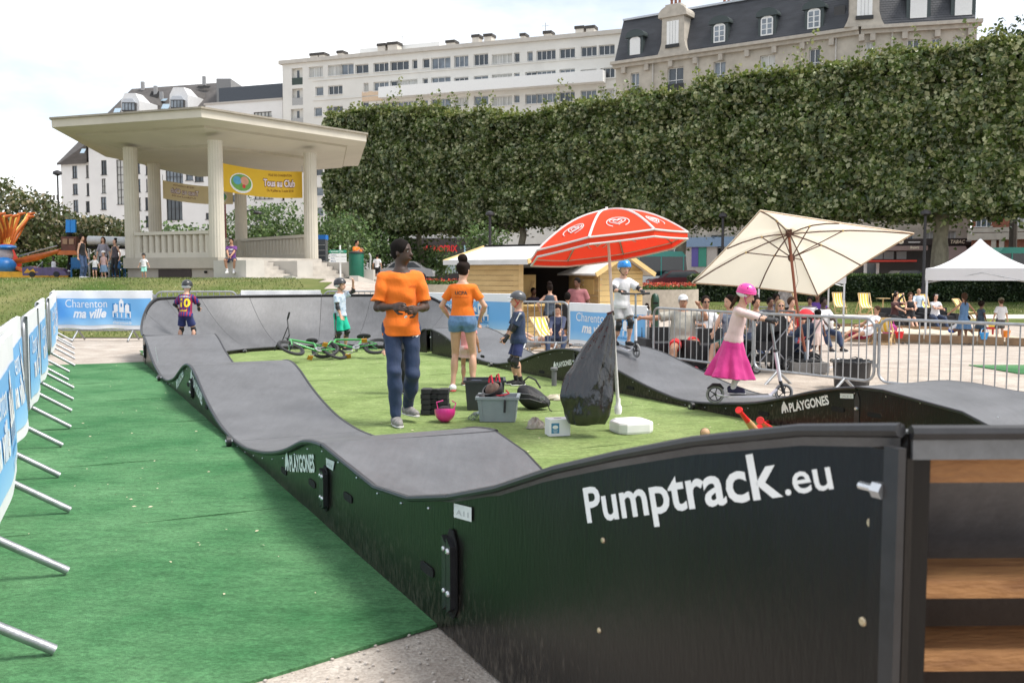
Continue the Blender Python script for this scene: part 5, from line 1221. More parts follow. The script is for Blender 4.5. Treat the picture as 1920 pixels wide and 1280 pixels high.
# ---------------------------------------------------------------- deckchairs
DCS = stripes('yellow_striped_canvas', (.80,.52,.05), (.80,.76,.62), 8.3, 0, .8, c3=(.80,.62,.22))
def deckchair(label, P, rz, ang=62, low=False, z=None):
    z = ground_z(P[0], P[1]) if z is None else z
    T = thing('deckchair', label, 'deckchair', (P[0], P[1], z), rz, 'yellow striped deckchairs'); w_ = .52; W_ = WOODL
    a = R(ang)
    top = Vector((0, .62*math.cos(a)+.1, 0)); 
    # back frame: from front foot up to the head; seat frame crossing it
    F0 = Vector((0,-.42,0)); F1 = Vector((0, -.42+1.12*math.cos(R(ang-10)), 1.12*math.sin(R(ang-10)))); G0 = Vector((0,.38,0)); G1 = Vector((0,-.50,.34))
    for s in (-1, 1):
        x = Vector((s*w_/2,0,0)); MB().bar(F0+x, F1+x, .03, .045).build('back_rail', W_, T); x2 = Vector((s*(w_/2-.045),0,0)); MB().bar(G0+x2, G1+x2, .025, .045).build('seat_rail', W_, T)
        x3 = Vector((s*(w_/2+.03),0,0)); MB().bar(G0+x3+Vector((0,.05,0)), F0.lerp(F1,.62)+x3, .02, .035).build('prop', W_, T)
    for q in (F1, G1, F0+Vector((0,.02,.03)), G0+Vector((0,-.02,.03))): MB().tube([q-Vector((w_/2,0,0)), q+Vector((w_/2,0,0))], .016, 6).build('crossbar', W_, T)
    rows = []
    for j in range(17):
        t = j/16; P_ = F1.lerp(G1, t); s_ = math.sin(math.pi*t); q = P_+Vector((0, .10*s_, -.17*s_)); rows.append([q+Vector((lerp(-w_/2+.05, w_/2-.05, i/4),0,0)) for i in range(5)])
    mb = MB(); mb.slab(rows, [[p-Vector((0,0.004,.004)) for p in r] for r in rows]); mb.build('canvas', DCS, T, True); return T
def gp(px, py, z=-.4): q = gnd(px, py, z); return (q.x, q.y)
deckchair('empty striped deckchair facing the camera, left of the gazebo legs in front of the hedge', gp(1571, 588), R(2), 72)
deckchair('empty striped deckchair facing the camera, right of the gazebo legs beside the little table', gp(1620, 590), R(-3), 72)
deckchair('striped deckchair holding the dark veiled woman', gp(1686, 588), R(5), 66); deckchair('striped deckchair holding the bald man in the pale shirt', gp(1729, 590), R(-4), 66)
deckchair('empty striped deckchair turned sideways behind the girl in the blue dress', gp(1803, 600), R(38), 60)
deckchair('striped deckchair with a sunbather seen from behind at the sandpit edge', gp(1654, 638, -.3), R(150), 50)
deckchair('striped deckchair half hidden behind the black pushchairs', gp(1476, 590), R(-10), 70)
deckchair('low striped deckchair behind the barrier near the chalet counter', gp(1026, 650, -.25), R(35), 55)
T = thing('side_table', 'small pale wooden side table standing on the path before the hedge', 'table', (*gp(1655, 588), ground_z(*gp(1655, 588)))); MB().box((0,0,.72), (.5,.5,.03)).build('top', WOODL, T); MB().box((0,0,.36), (.05,.05,.7)).build('leg', WOODL, T); MB().box((0,0,.02), (.35,.35,.03)).build('foot', WOODL, T)
# ---------------------------------------------------------------- sandpit, toys
SP = thing('sandpit', 'long shallow sandpit with a timber edge under the gazebo', 'sandpit', (0,0,0))
sandm = mat('sand', (.58,.50,.38), .95, 0, .12, 4, .5, 60)
e0_, e1_ = Vector((*gp(1545, 632, -.3), -.32)), Vector((*gp(1990, 650, -.38), -.38)); 
back_ = Vector((.6, 5.5, 0)); nn_ = 9
for k in range(nn_): MB().bar(e0_.lerp(e1_, k/nn_)+Vector((.02,0,.09)), e0_.lerp(e1_, (k+1)/nn_)+Vector((-.02,0,.09)), .07, .2).build('edge_board', mat('weathered_board', (.25,.16,.09), .8, 0, .3, 4, .3, 30), SP)
MB().bar(e0_+Vector((0,0,.09)), e0_+back_+Vector((0,0,.09)), .07, .2).build('edge_board', MATS['weathered_board'], SP); MB().bar(e0_+back_+Vector((0,0,.06)), e1_+back_+Vector((0,0,.06)), .07, .2).build('edge_board', MATS['weathered_board'], SP)
rows = [[e0_.lerp(e1_, i/40)+back_*(j/14)+Vector((0,.03,.08+.05*float(lump(np.array([[i*.5, j*.7, i*.2]]), 1.3)[0]))) for i in range(41)] for j in range(15)]
mb = MB(); mb.slab(rows, [[p-Vector((0,0,.2)) for p in r] for r in rows]); mb.build('sand', sandm, SP, True)
sandz = -.24
def toy_bucket(px, py, col, label):
    x, y = gp(px, py, sandz); T = thing('toy_bucket', label, 'bucket', (x, y, sandz), 0); c = mat('toy_%s' % label.split()[0], col, .4)
    MB().lathe([(.08,0),(.11,.17),(.12,.18),(.115,.16),(.08,.02)], (0,0,0), 12).build('pail', c, T, True); MB().tube([(-.11,0,.17),(-.08,0,.26),(0,0,.30),(.08,0,.26),(.11,0,.17)], .006, 5).build('handle', c, T)
toy_bucket(1686, 634, (.75,.02,.03), 'red plastic toy bucket on the sandpit edge left of the gazebo leg'); toy_bucket(1886, 632, (.85,.25,.02), 'orange plastic toy bucket beside the boy in the cap')
toy_bucket(1860, 618, (.85,.6,.05), 'yellow toy bucket in the sand behind the floral dress'); toy_bucket(1845, 636, (.05,.35,.75), 'blue toy bucket on the sandpit edge below the floral dress')
T = thing('bag', 'bright pink shoulder bag by the seated women', 'bag', (*gp(1667, 627, sandz), sandz)); MB().sphere((0,0,.15), (.24,.14,.17), 14, 8).build('body', mat('pink_fabric', (.65,.08,.35), .7), T, True); MB().tube([(-.15,0,.25),(-.1,0,.4),(.1,0,.4),(.15,0,.25)], .012, 6).build('strap', MATS['pink_fabric'], T, True)
T = thing('bag', 'dark crimson cloth bag lying under the reclining sunbather', 'bag', (*gp(1612, 634, sandz), sandz)); MB().sphere((0,0,.12), (.34,.16,.15), 14, 8).build('body', mat('crimson_fabric', (.30,.01,.06), .8), T, True); MB().tube([(-.2,0,.2),(0,-.05,.3),(.2,0,.2)], .012, 6).build('strap', MATS['crimson_fabric'], T, True)
T = thing('toy_table', 'small red plastic play table in the sandpit', 'toy table', (*gp(1853, 628, sandz), sandz)); MB().box((0,0,.2), (.45,.3,.05)).build('top', mat('toy_red2', (.6,.02,.03), .4), T)
for sx in (-1,1):
    for sy in (-1,1): MB().box((sx*.18, sy*.11, .09), (.04,.04,.17)).build('leg', MATS['toy_red2'], T)
def sandal(px, py, label):
    T = thing('sandals', label, 'sandals', (*gp(px, py, -.36), ground_z(*gp(px, py, -.36))))
    for s in (-1, 1): MB().sphere((s*.07,0,.02), (.045,.12,.015), 10, 5).build('sole', BLACKP, T, True); MB().tube([(s*.07-.04,-.03,.02),(s*.07,-.04,.06),(s*.07+.04,-.03,.02)], .008, 5).build('strap', BLACKP, T)
sandal(1697, 643, 'dark sandals left on the gravel beside the red bucket'); sandal(1812, 645, 'pair of patterned slippers on the gravel by the crouching child')
# benches of dark plastic, lounge blocks
def lounge(P, rz, label, w_=1.25, col=None):
    T = thing('lounge_seat', label, 'lounge seat', (P[0], P[1], ground_z(*P)), rz, 'black outdoor lounge seats'); m = mat('black_wicker', (.018,.018,.02), .7, 0, .4, 30, .4, 90)
    MB().box((0,0,.19), (w_,.7,.34)).build('seat', m, T); MB().box((0,.40,.36), (w_,.12,.68)).build('backrest', m, T)
    for s in (-1,1): MB().box((s*(w_/2+.06),.05,.27), (.115,.8,.5)).build('armrest', m, T)
    MB().box((0,-.02,.40), (w_-.04,.62,.08)).build('cushion', mat('charcoal_cushion', (.03,.03,.034), .9), T)
lounge((at_px(1262, 17.9), 17.9), R(8), 'black lounge seat under the man in red shorts', 1.0); lounge((at_px(1345, 17.2), 17.2), R(12), 'black lounge seat under the man in the tank top', .95)
lounge((at_px(1700, 33.5), 33.5), R(3), 'dark lounge bench under the two women at the sandpit', 1.6); lounge((at_px(1757, 33.5), 33.5), R(0), 'dark lounge bench under the smiling woman with raised sunglasses', 1.0)
T = thing('planter_box', 'tall matt black box standing between the two pushchairs', 'box', (at_px(1468, 16.9), 16.9, ground_z(5, 16.9)), R(6)); MB().box((0,0,.29), (.30,.34,.58)).build('body', mat('matt_black', (.025,.025,.027), .8), T); MB().box((0,0,.592), (.33,.37,.02)).build('lid', BLACKP, T)
# ---------------------------------------------------------------- black tub
x, y = at_px(1600, 14.15), 14.15
T = thing('tub', 'ribbed black rubber tub lined with a bin bag behind the barrier', 'tub', (x, y, -.2))
mb = MB(); n = 48; prof_ = [(.225,0),(.24,.06),(.265,.36),(.272,.40),(.30,.405),(.30,.43),(.27,.43),(.255,.36)]
for i, (r, z) in enumerate(prof_):
    for k in range(n): rr = r+(.006 if (k % 4 < 2 and 0 < i < 3) else 0); mb.v.append((rr*math.cos(2*math.pi*k/n), rr*math.sin(2*math.pi*k/n), z))
mb.f += [(i*n+k, i*n+(k+1) % n, (i+1)*n+(k+1) % n, (i+1)*n+k) for i in range(len(prof_)-1) for k in range(n)]+[tuple(range(n))]; mb.m = [0]*len(mb.f); mb.build('body', BLACKP, T, True)
mb = MB(); pts = [(.29*math.cos(a)+RNG.normal()*.006, .29*math.sin(a)+RNG.normal()*.006, .425+RNG.uniform(-.012,.012)) for a in np.linspace(0, 6.1, 40)]; mb.tube(pts, [RNG.uniform(.012,.026) for _ in pts], 6, closed=True); bagm = mat('black_bin_bag', (.010,.010,.011), .20, 0, .4, 9, 1.0, 11, spec=.9, stretch=(1.6,1.6,.6)); mb.build('bag_rim', bagm, T, True)
MB().tube([(-.06,-.05,.42),(-.04,-.05,.47),(.04,-.02,.49),(.11,0,.46),(.12,0,.40)], .008, 6).build('handle', BLACKP, T, True)
# ---------------------------------------------------------------- black bin bag tied to the red parasol's pole
tp_, bt = dep(1142, 590, 8.98), None
T = thing('bin_bag', 'big glossy black bin bag tied to the red parasol pole and sagging to the turf', 'bin bag', (0,0,0))
rows = []; nz_, na = 46, 60
left = [(0,1141),(.1,1128),(.2,1112),(.33,1092),(.45,1076),(.55,1063),(.65,1056),(.75,1052),(.85,1058),(.93,1060),(1,1068)]; right = [(0,1147),(.1,1150),(.3,1151),(.55,1149),(.8,1147),(.92,1144),(1,1134)]
for i in range(nz_+1):
    t = i/nz_; py = lerp(586, 794, t); l = np.interp(t, *zip(*left)); r = np.interp(t, *zip(*right)); Yc = lerp(8.93, 8.80, ss(0,1,t)); a, b = dep(l, py, Yc), dep(r, py, Yc); c = (a+b)/2; hw = (b-a).length/2; row = []
    for k in range(na):
        an = 2*math.pi*k/na; f = 1+ss(0,.25,t)*(.045*math.sin(an*5+t*4)+.03*math.sin(an*11-t*6)+.03*math.sin(an*17+t*9)+.022*math.sin(t*19+an*2)*ss(.4,.8,t))+.12*math.sin(an*9+1)*(1-ss(.15,.6,t))
        q_ = np.array([[math.cos(an)*1.1, math.sin(an)*1.1, t*2.2]]); f += ss(.05,.4,t)*(.06*float(lump(q_, 2.6)[0])+.028*float(lump(q_, 6.5, 2.)[0]))
        row.append(Vector((c.x+hw*math.cos(an)*f, c.y+hw*.62*math.sin(an)*f, max(.02, c.z+.006*math.sin(an*3+t*17)*ss(.2,.6,t)))))
    rows.append(row)
mb = MB(); mb.add([p for r in rows for p in r], [(i*na+k, i*na+(k+1) % na, (i+1)*na+(k+1) % na, (i+1)*na+k) for i in range(nz_) for k in range(na)]+[tuple(range(na)), tuple(nz_*na+k for k in range(na))])
mb.build('sack', bagm, T, True, ang=80); MB().tube([tp_+Vector((-.02,.02,.01)), tp_+Vector((.04,0,.03)), tp_+Vector((.05,.05,.0))], .008, 6).build('knot', bagm, T, True)
# ---------------------------------------------------------------- crates and kit on the turf
def crate(name, label, P, rz, w_, d_, h, m, z=.018, ribs=True, cat='crate'):
    T = thing(name, label, cat, (P[0], P[1], z), rz); t = .008; wb, db = w_*.88, d_*.88
    mb = MB()
    def ring(w0, d0, z): return [Vector((sx*w0/2, sy*d0/2, z)) for sx, sy in ((-1,-1),(1,-1),(1,1),(-1,1))]
    R_ = [ring(wb, db, 0), ring(w_, d_, h), ring(w_-.03, d_-.03, h), ring(wb-.02, db-.02, .012)]
    mb.add([p for r in R_ for p in r], [(i*4+j, i*4+(j+1) % 4, (i+1)*4+(j+1) % 4, (i+1)*4+j) for i in range(3) for j in range(4)]+[(3,2,1,0),(12,13,14,15)]); mb.build('body', m, T)
    mb = MB()
    for s in (-1, 1): mb.box((0, s*(d_/2+.006), h-.012), (w_+.035, .016, .026)); mb.box((s*(w_/2+.006), 0, h-.0135), (.016, d_, .026))
    mb.build('rim', m, T)
    if ribs:
        for s in (-1, 1): MB().box((0, s*(d_/2-.012), h-.045), (w_+.005, .012, .01)).build('rib', m, T)
        for k in (-.42, .42): MB().bar((k*wb, -db/2-.004, .01), (k*w_, -d_/2-.004, h-.03), .014, .012).build('rib', m, T)
    return T
g1 = gnd(934, 791, .02); grey = mat('grey_crate_plastic', (.27,.31,.33), .45, 0, .08)
crate('storage_crate', 'grey plastic stacking crate with a helmet and straps heaped in it', (g1.x, g1.y+.17), R(-3), .41, .34, .255, grey)
g2 = gnd(904, 772, .02); crate('storage_crate', 'taller black plastic bin behind the grey crate', (g2.x+.02, g2.y+.30), R(2), .44, .34, .33, mat('charcoal_plastic', (.035,.04,.045), .45), ribs=False)
# stack of black interlocking pads
gpad = gnd(815, 778, .02); col5 = mat('black_foam', (.022,.022,.024), .75, 0, .3, 20)
for k in range(5):
    T = thing('foam_block', 'black interlocking block, %s' % ['bottom one of the stack on the turf','second from the bottom of its stack','middle one of its stack','second from the top of its stack','topmost of the stack beside the pink helmet'][k], 'block', (gpad.x+RNG.normal()*.004, gpad.y+.09, .02+.0555*k), R(-3+RNG.normal()*1.2), 'stacked black interlocking blocks')
    mb = MB(); mb.box((-.095,0,.027), (.10,.16,.048)); mb.box((.095,0,.027), (.10,.16,.048)); mb.box((0,.01,.025), (.0895,.14,.040)); mb.build('body', col5, T)
    MB().box((0,-.055,.047), (.05,.03,.012)).build('tongue', col5, T)
def helmet_shell(T, m, r=.12, name='shell'):
    rows = []; n = 24
    for i in range(9):
        t = i/8*R(98); rows.append([Vector((r*.86*math.sin(t)*math.cos(a), r*1.08*math.sin(t)*math.sin(a), r*.98*math.cos(t))) for a in np.linspace(0, 2*math.pi, n, endpoint=False)])
    mb = MB(); vs = [p for r_ in rows for p in r_]; o = len(vs); vs2 = [p*.86 for p in vs]
    f = [(i*n+k, i*n+(k+1) % n, (i+1)*n+(k+1) % n, (i+1)*n+k) for i in range(8) for k in range(n)]
    mb.add(vs+vs2, f+[tuple(o+q for q in reversed(g)) for g in f]+[(8*n+k, 8*n+(k+1) % n, o+8*n+(k+1) % n, o+8*n+k) for k in range(n)]); return mb.build(name, m, T, True)
gh = gnd(833, 793, .02)
T = thing('helmet', 'pink helmet lying upside down on the turf beside the black blocks', 'helmet', (gh.x, gh.y+.10, .13), 0); T.rotation_euler = (R(170), R(6), R(30)); hp = mat('pink_helmet_shell', (.72,.03,.26), .28, 0, .05, coat=.4); helmet_shell(T, hp, .118)
MB().sphere((0,0,.005), (.075,.09,.06), 14, 8).build('lining', mat('dark_lining', (.03,.02,.025), .9), T, True)
for s in (-1,1): MB().tube([(s*.09,.02,-.02),(s*.11,.03,-.08),(s*.05,.06,-.10)], .006, 6).build('strap', hp, T, True)
gb2 = Vector((g1.x-.04, g1.y+.16, .25))
T = thing('helmet', 'black helmet with red straps lying on the grey crate', 'helmet', (gb2.x-.02, gb2.y+.02, gb2.z+.085)); T.rotation_euler = (R(205), R(-12), R(-20)); helmet_shell(T, mat('black_helmet_shell', (.02,.02,.022), .35), .125); MB().sphere((0,0,.01), (.08,.10,.07), 14, 8).build('lining', mat('tan_lining', (.14,.09,.07), .9), T, True)
rs = mat('red_strap', (.50,.01,.03), .6)
for q in (-.05, .03): MB().tube([(q,-.08,-.04),(q+.02,-.11,-.09),(q+.07,-.05,-.13),(q+.09,.03,-.08)], .009, 6).build('strap', rs, T, True)
T = thing('protective_pads', 'tangle of black knee pads and red straps filling the grey crate', 'pads', (gb2.x, gb2.y, .20))
for k in range(7): MB().sphere((RNG.uniform(-.13,.14), RNG.uniform(-.1,.1), .04+RNG.uniform(0,.03)), (.07,.05,.035), 10, 6).build('pad', BLACKP, T, True)
MB().tube([(.1,-.12,.07),(.11,-.18,.04),(.105,-.19,-.08)], .012, 6).build('strap', BLACKP, T); MB().tube([(.02,-.1,.08),(.1,-.12,.09),(.15,-.05,.10),(.12,.02,.12)], .008, 6).build('strap', rs, T)
T = thing('protective_pads', 'dark gloves and pads lying in the black bin', 'pads', (g2.x+.02, g2.y+.30, .27)); 
for k in range(6): MB().sphere((RNG.uniform(-.14,.14), RNG.uniform(-.1,.1), .03), (.07,.06,.04), 10, 6).build('pad', mat('navy_pad', (.02,.03,.06), .7), T, True)
# bottle
gbt = gnd(886, 788, .02); T = thing('water_bottle', 'clear plastic water bottle leaning on the grey crate', 'bottle', (gbt.x+.01, gbt.y+.06, .055)); T.rotation_euler = (R(64), R(-20), R(35))
cl = mat('clear_plastic', (.75,.82,.85), .08, 0, .05, 6, trans=.85); MB().lathe([(.03,-.10),(.034,-.09),(.034,-.03),(.031,-.02),(.034,-.01),(.034,.05),(.026,.085),(.013,.10),(.013,.115)], (0,0,0), 16).build('body', cl, T, True); MB().lathe([(.015,.116),(.015,.135)], (0,0,0), 12).build('cap', mat('white_cap', (.7,.75,.8), .4), T)
# duffel / backpack
gk = gnd(1003, 770, .02); T = thing('backpack', 'black backpack slumped on the turf beside the crates', 'backpack', (gk.x, gk.y+.16, .0), R(-14)); bk = mat('black_nylon', (.014,.014,.016), .6, 0, .4, 12, .4, 60)
rows = []; n = 28
for i in range(15):
    t = i/14; x = lerp(-.19,.17,t); r = (math.sin(math.pi*(t*.9+.05))**.55); row = []
    for k in range(n):
        a = 2*math.pi*k/n; row.append(Vector((x, .14*r*math.cos(a), .018+max(0,(.17-.10*t)*(1+math.sin(a)*r))*1.0+.006*math.sin(a*6+t*8))))
    rows.append(row)
mb = MB(); mb.add([p for r in rows for p in r], [(i*n+k, i*n+(k+1) % n, (i+1)*n+(k+1) % n, (i+1)*n+k) for i in range(14) for k in range(n)]+[tuple(range(n)), tuple(14*n+k for k in range(n))]); mb.build('body', bk, T, True)
MB().tube([(-.12,-.02,.33),(-.06,-.04,.38),(.02,-.05,.35),(.08,-.06,.26)], .010, 6).build('strap', bk, T, True); MB().tube([(.1,-.12,.16),(.17,-.1,.1),(.19,-.1,.03),(.22,-.12,.02)], .006, 5).build('strap', bk, T, True)
for k in range(2): MB().tube([(-.15,-.10,.14+.06*k),(-.02,-.155,.15+.05*k),(.11,-.12,.11+.04*k)], .006, 5).build('zip', mat('grey_zip', (.12,.12,.13), .5), T, True)
MB().box((.11,-.115,.155), (.05,.008,.04)).build('badge', mat('grey_badge', (.3,.32,.33), .6), T)
# paper dispenser box
gx = gnd(1046, 817, .02); T = thing('cardboard_box', 'small white cardboard box with a blue printed label', 'box', (gx.x, gx.y+.08, .018), R(14)); MB().box((0,0,.078), (.20,.16,.155)).build('carton', mat('white_card', (.75,.75,.76), .6, 0, .03), T)
MB().box((-.045,-.0812,.075), (.075,.002,.095)).build('label', mat('blue_label', (.05,.22,.38), .5), T); MB().sphere((-.045,-.0825,.085), (.028,.002,.018), 12, 6).build('label_mark', WPAINT, T); MB().box((0,0,.1558), (.07,.03,.002)).build('slit', mat('slit', (.2,.2,.22), .7), T)
for r_ in range(3): MB().box((-.045,-.0822,.055-.010*r_), (.05-.012*r_,.0012,.003)).build('label_line', WPAINT, T)
def rag(label, P, m, sx=.12, sy=.06, sz=.045, cat='cloth', seed=1):
    T = thing('cloth', label, cat, (P[0], P[1], .018)); mb = MB(); vs = []; n, m_ = 22, 12
    for i in range(m_+1):
        t = math.pi*.5*i/m_
        for k in range(n):
            a = 2*math.pi*k/n; f = 1+.22*math.sin(a*3+seed)+.14*math.sin(a*7+seed*2+i*.8); vs.append((sx*f*math.sin(t)*math.cos(a), sy*f*math.sin(t)*math.sin(a), sz*math.cos(t)*(1+.3*math.sin(a*4+i))+.002))
    mb.add(vs, [(i*n+k, (i+1)*n+k, (i+1)*n+(k+1) % n, i*n+(k+1) % n) for i in range(m_) for k in range(n)]); mb.build('folds', m, T, True)
rag('crumpled grey beige cloth left of the white cardboard box', (gnd(1003, 806).x, gnd(1003, 806).y+.02), mat('beige_rag', (.42,.38,.33), .9, 0, .3, 14), .085, .07, .085, seed=2)
rag('pale pink cloth behind the white cardboard box', (gnd(1078, 793).x, gnd(1078, 793).y+.05), mat('pink_rag', (.5,.32,.32), .9), .045, .05, .07, seed=4)
rag('pale crumpled towel lying behind the backpack', (gnd(1044, 752).x, gnd(1044, 752).y+.02), mat('cream_rag', (.6,.55,.42), .9, 0, .2, 14), .15, .08, .05, seed=5)
# concrete post
gq = gnd(1039, 722, .02); T = thing('post', 'short grey plastic post standing by the helmeted child in navy', 'post', (gq.x, gq.y, .01)); MB().lathe([(.035,0),(.035,.21),(.05,.215),(.05,.245),(.04,.25)], (0,0,0), 14).build('body', mat('grey_post', (.16,.16,.17), .6), T, True)
# toys: bats at the near edge
def bat(label, a, b, red, wood=True):
    T = thing('toy_bat', label, 'toy bat', a); d = Vector(b)-Vector(a); T.rotation_euler = d.to_track_quat('X', 'Z').to_euler(); l = d.length; rm = mat('red_toy_plastic', (.75,.02,.02), .35)
    MB().tube([(0,0,0),(.01,0,0),(.03,0,0)], [.032,.035,.03], 12).build('knob', rm, T, True); MB().tube([(.03,0,0),(.10,0,0),(l*.45,0,0)], [.017,.02,.026], 12).build('grip', rm, T, True)
    MB().tube([(l*.45,0,0),(l*.7,0,0),(l,0,0)], [.028,.036,.036], 12).build('barrel', mat('toy_wood', (.62,.38,.18), .6) if wood else rm, T, True)
ga, gb_ = dep(1385, 768, 8.45), gnd(1420, 812, .035); bat('toy bat with a red grip and pale wooden end propped by the near lip', ga, gb_, 1)
bat('red toy bat lying beside the one with the wooden end', dep(1425, 788, 8.0), gnd(1452, 812, .03), 1, False); bat('small red toy bat lowest in the pile by the near lip', gnd(1448, 786, .03), gnd(1400, 816, .03), 1, False)
T = thing('ball', 'small tan ball peeking over the near lip', 'ball', (*gnd(1322, 812, .05)[:2], .055)); MB().sphere((0,0,0), .045, 14, 9).build('shell', mat('tan_ball', (.5,.32,.18), .6), T, True); MB().tube([(.046*math.cos(a),0,.046*math.sin(a)) for a in np.linspace(0, 6.28, 20)[:-1]], .002, 4, closed=True).build('seam', BLACKP, T)
# ---------------------------------------------------------------- scooters and bikes
def wheel(parent, c, r, m=None, t=.014, spokes=5, name='wheel', sm=None, ax=Vector((0,1,0)), tread=None):
    w_ = link(name, None, parent, c) if False else None
    mb = MB(); mb.tube([Vector(c)+Vector((r*math.cos(a), 0, r*math.sin(a))) for a in np.linspace(0, 2*math.pi, 28, endpoint=False)], t, 8, closed=True); tire = mb.build(name, m or RUB, parent, True)
    mb = MB(); mb.tube([Vector(c)+Vector(((r-t*1.2)*math.cos(a), 0, (r-t*1.2)*math.sin(a))) for a in np.linspace(0, 2*math.pi, 24, endpoint=False)], t*.45, 6, closed=True); mb.build('rim', sm or STEEL, tire, True)
    mb = MB()
    for k in range(spokes): a = 2*math.pi*k/spokes; mb.tube([Vector(c), Vector(c)+Vector(((r-t)*math.cos(a), 0, (r-t)*math.sin(a)))], .0014 if spokes > 8 else .005, 4)
    mb.tube([Vector(c)-Vector((0,.03,0)), Vector(c)+Vector((0,.03,0))], .014, 10); mb.build('spokes', sm or STEEL, tire); return tire
def scooter(label, loc, rz, tiltx=0, col=(.75,.75,.78), pitch=0, bar=.80, steer=0):
    T = thing('kick_scooter', label, 'scooter', loc, rz, 'kick scooters'); T.rotation_euler = (tiltx, pitch, rz); wh = mat('scooter_white', (.72,.72,.76), .35, .2); bl = BLACKP
    wheel(T, (-.36,0,.095), .085, mat('grey_tyre', (.22,.22,.22), .6), .013, 5, sm=bl); wheel(T, (.36,0,.095), .085, MATS['grey_tyre'], .013, 5, sm=bl)
    MB().tube([(-.36,0,.095),(-.26,0,.075),(-.22,0,.07)], .014, 8).tube([(.22,0,.07),(.29,0,.13)], .017, 8).build('frame', wh, T, True)
    MB().box((0,0,.068), (.46,.105,.022)).build('deck', wh, T); MB().box((0,0,.081), (.40,.09,.003)).build('grip_tape', bl, T)
    MB().tube([(-.44,0,.155),(-.38,0,.195),(-.31,0,.19),(-.27,0,.15)], [.012,.022,.022,.012], 6).build('mudguard', bl, T, True)
    MB().tube([(.36,0,.10),(.325,0,.22)], .019, 8).build('fork', bl, T, True); h0 = Vector((.325,0,.22)); h1 = Vector((.235,0,bar))
    MB().tube([h0, h0.lerp(h1,.5)], .019, 10).build('lower_stem', wh, T, True); MB().tube([h0.lerp(h1,.5), h1], .0135, 10).build('upper_stem', mat('stem_metal', (.3,.32,.34), .35, .7), T, True); MB().tube([h0.lerp(h1,.48), h0.lerp(h1,.52)], .024, 10).build('clamp', bl, T, True)
    MB().tube([h1+Vector((0,-.20,.01)), h1+Vector((0,0,.0)), h1+Vector((0,.20,.01))], .012, 8).build('handlebar', bl, T, True)
    for s in (-1, 1): MB().tube([h1+Vector((0,s*.11,.005)), h1+Vector((0,s*.21,.01))], .017, 8).build('grip', RUB, T, True)
    return T
def bmx(label, loc, rot, sc_=1, col=(.05,.30,.07)):
    T = thing('bmx_bicycle', label, 'bicycle', loc, 0, 'bicycles lying on the turf'); T.rotation_euler = rot; T.scale = (1.08,)*3; g = mat('green_bike_frame', col, .3, .1, .05, coat=.5); r = .20
    wheel(T, (-.42,0,0), r, RUB, .026, 20, sm=BLACKP); wheel(T, (.42,0,0), r, RUB, .026, 20, sm=BLACKP)
    bb_ = Vector((-.08,0,-.02)); st = Vector((-.17,0,.24)); hd0 = Vector((.30,0,.20)); hd1 = Vector((.275,0,.30))
    mb = MB(); 
    for a, b in ((bb_, hd0), (bb_, st), (st, hd1), (hd0, hd1)): mb.tube([a, b], .018, 10)
    for s in (-1,1): mb.tube([bb_+Vector((0,s*.02,0)), (-.42,s*.05,0)], .009, 8); mb.tube([st, (-.42,s*.05,0)], .008, 8)
    mb.build('frame', g, T, True); mb = MB()
    for s in (-1,1): mb.tube([hd0, Vector((.33,s*.05,.19)), (.42,s*.05,0)], .012, 8)
    mb.build('fork', g, T, True)
    MB().tube([st, st+Vector((-.02,0,.08))], .012, 8).build('seat_post', BLACKP, T, True); MB().sphere(st+Vector((-.02,0,.10)), (.12,.055,.025), 14, 6).build('saddle', BLACKP, T, True)
    h = hd1+Vector((-.02,0,.04)); mb = MB(); mb.tube([h+Vector((0,-.34,.24)), h+Vector((.0,-.22,.22)), h+Vector((.02,-.06,.0)), h+Vector((.02,.06,0)), h+Vector((0,.22,.22)), h+Vector((0,.34,.24))], .011, 8); mb.tube([h+Vector((.01,-.16,.13)), h+Vector((.01,.16,.13))], .008, 6); mb.tube([hd1, h+Vector((.04,0,0))], .02, 8); mb.build('handlebar', BLACKP, T, True)
    for s in (-1,1): MB().tube([h+Vector((0,s*.24,.223)), h+Vector((0,s*.35,.242))], .016, 8).build('grip', RUB, T, True)
    MB().tube([bb_+Vector((0,-.05,0)), bb_+Vector((.14,-.06,-.06))], .009, 6).tube([bb_+Vector((0,.05,0)), bb_+Vector((-.14,.06,.06))], .009, 6).tube([bb_-Vector((0,.06,0)), bb_+Vector((0,.06,0))], .02, 8).build('crank', STEEL, T, True)
    for q in (bb_+Vector((.14,-.10,-.06)), bb_+Vector((-.14,.10,.06))): MB().box(q, (.09,.07,.02)).build('pedal', mat('amber_pedal', (.45,.22,.02), .5), T)
    MB().lathe([(.055,-.002),(.06,0),(.055,.002)], bb_+Vector((0,.032,0)), 20, Matrix.Rotation(R(90), 3, 'X')).build('chainring', STEEL, T); MB().tube([(-.25,-.03,.26),(-.1,-.04,.1),(.2,-.03,.28),(.3,-.02,.4)], .004, 4).build('brake_cable', BLACKP, T); return T
g_ = gnd(560, 668, .1); bmx('green bmx bicycle lying on the turf with its handlebar standing up, left one', (g_.x+.22, g_.y+.12, .20), (R(64), R(-8), R(228)), 1)
g_ = gnd(655, 664, .1); bmx('green bmx bicycle lying on the turf at the feet of the child in green shorts', (g_.x+.02, g_.y+.10, .20), (R(62), R(4), R(184)), 1)
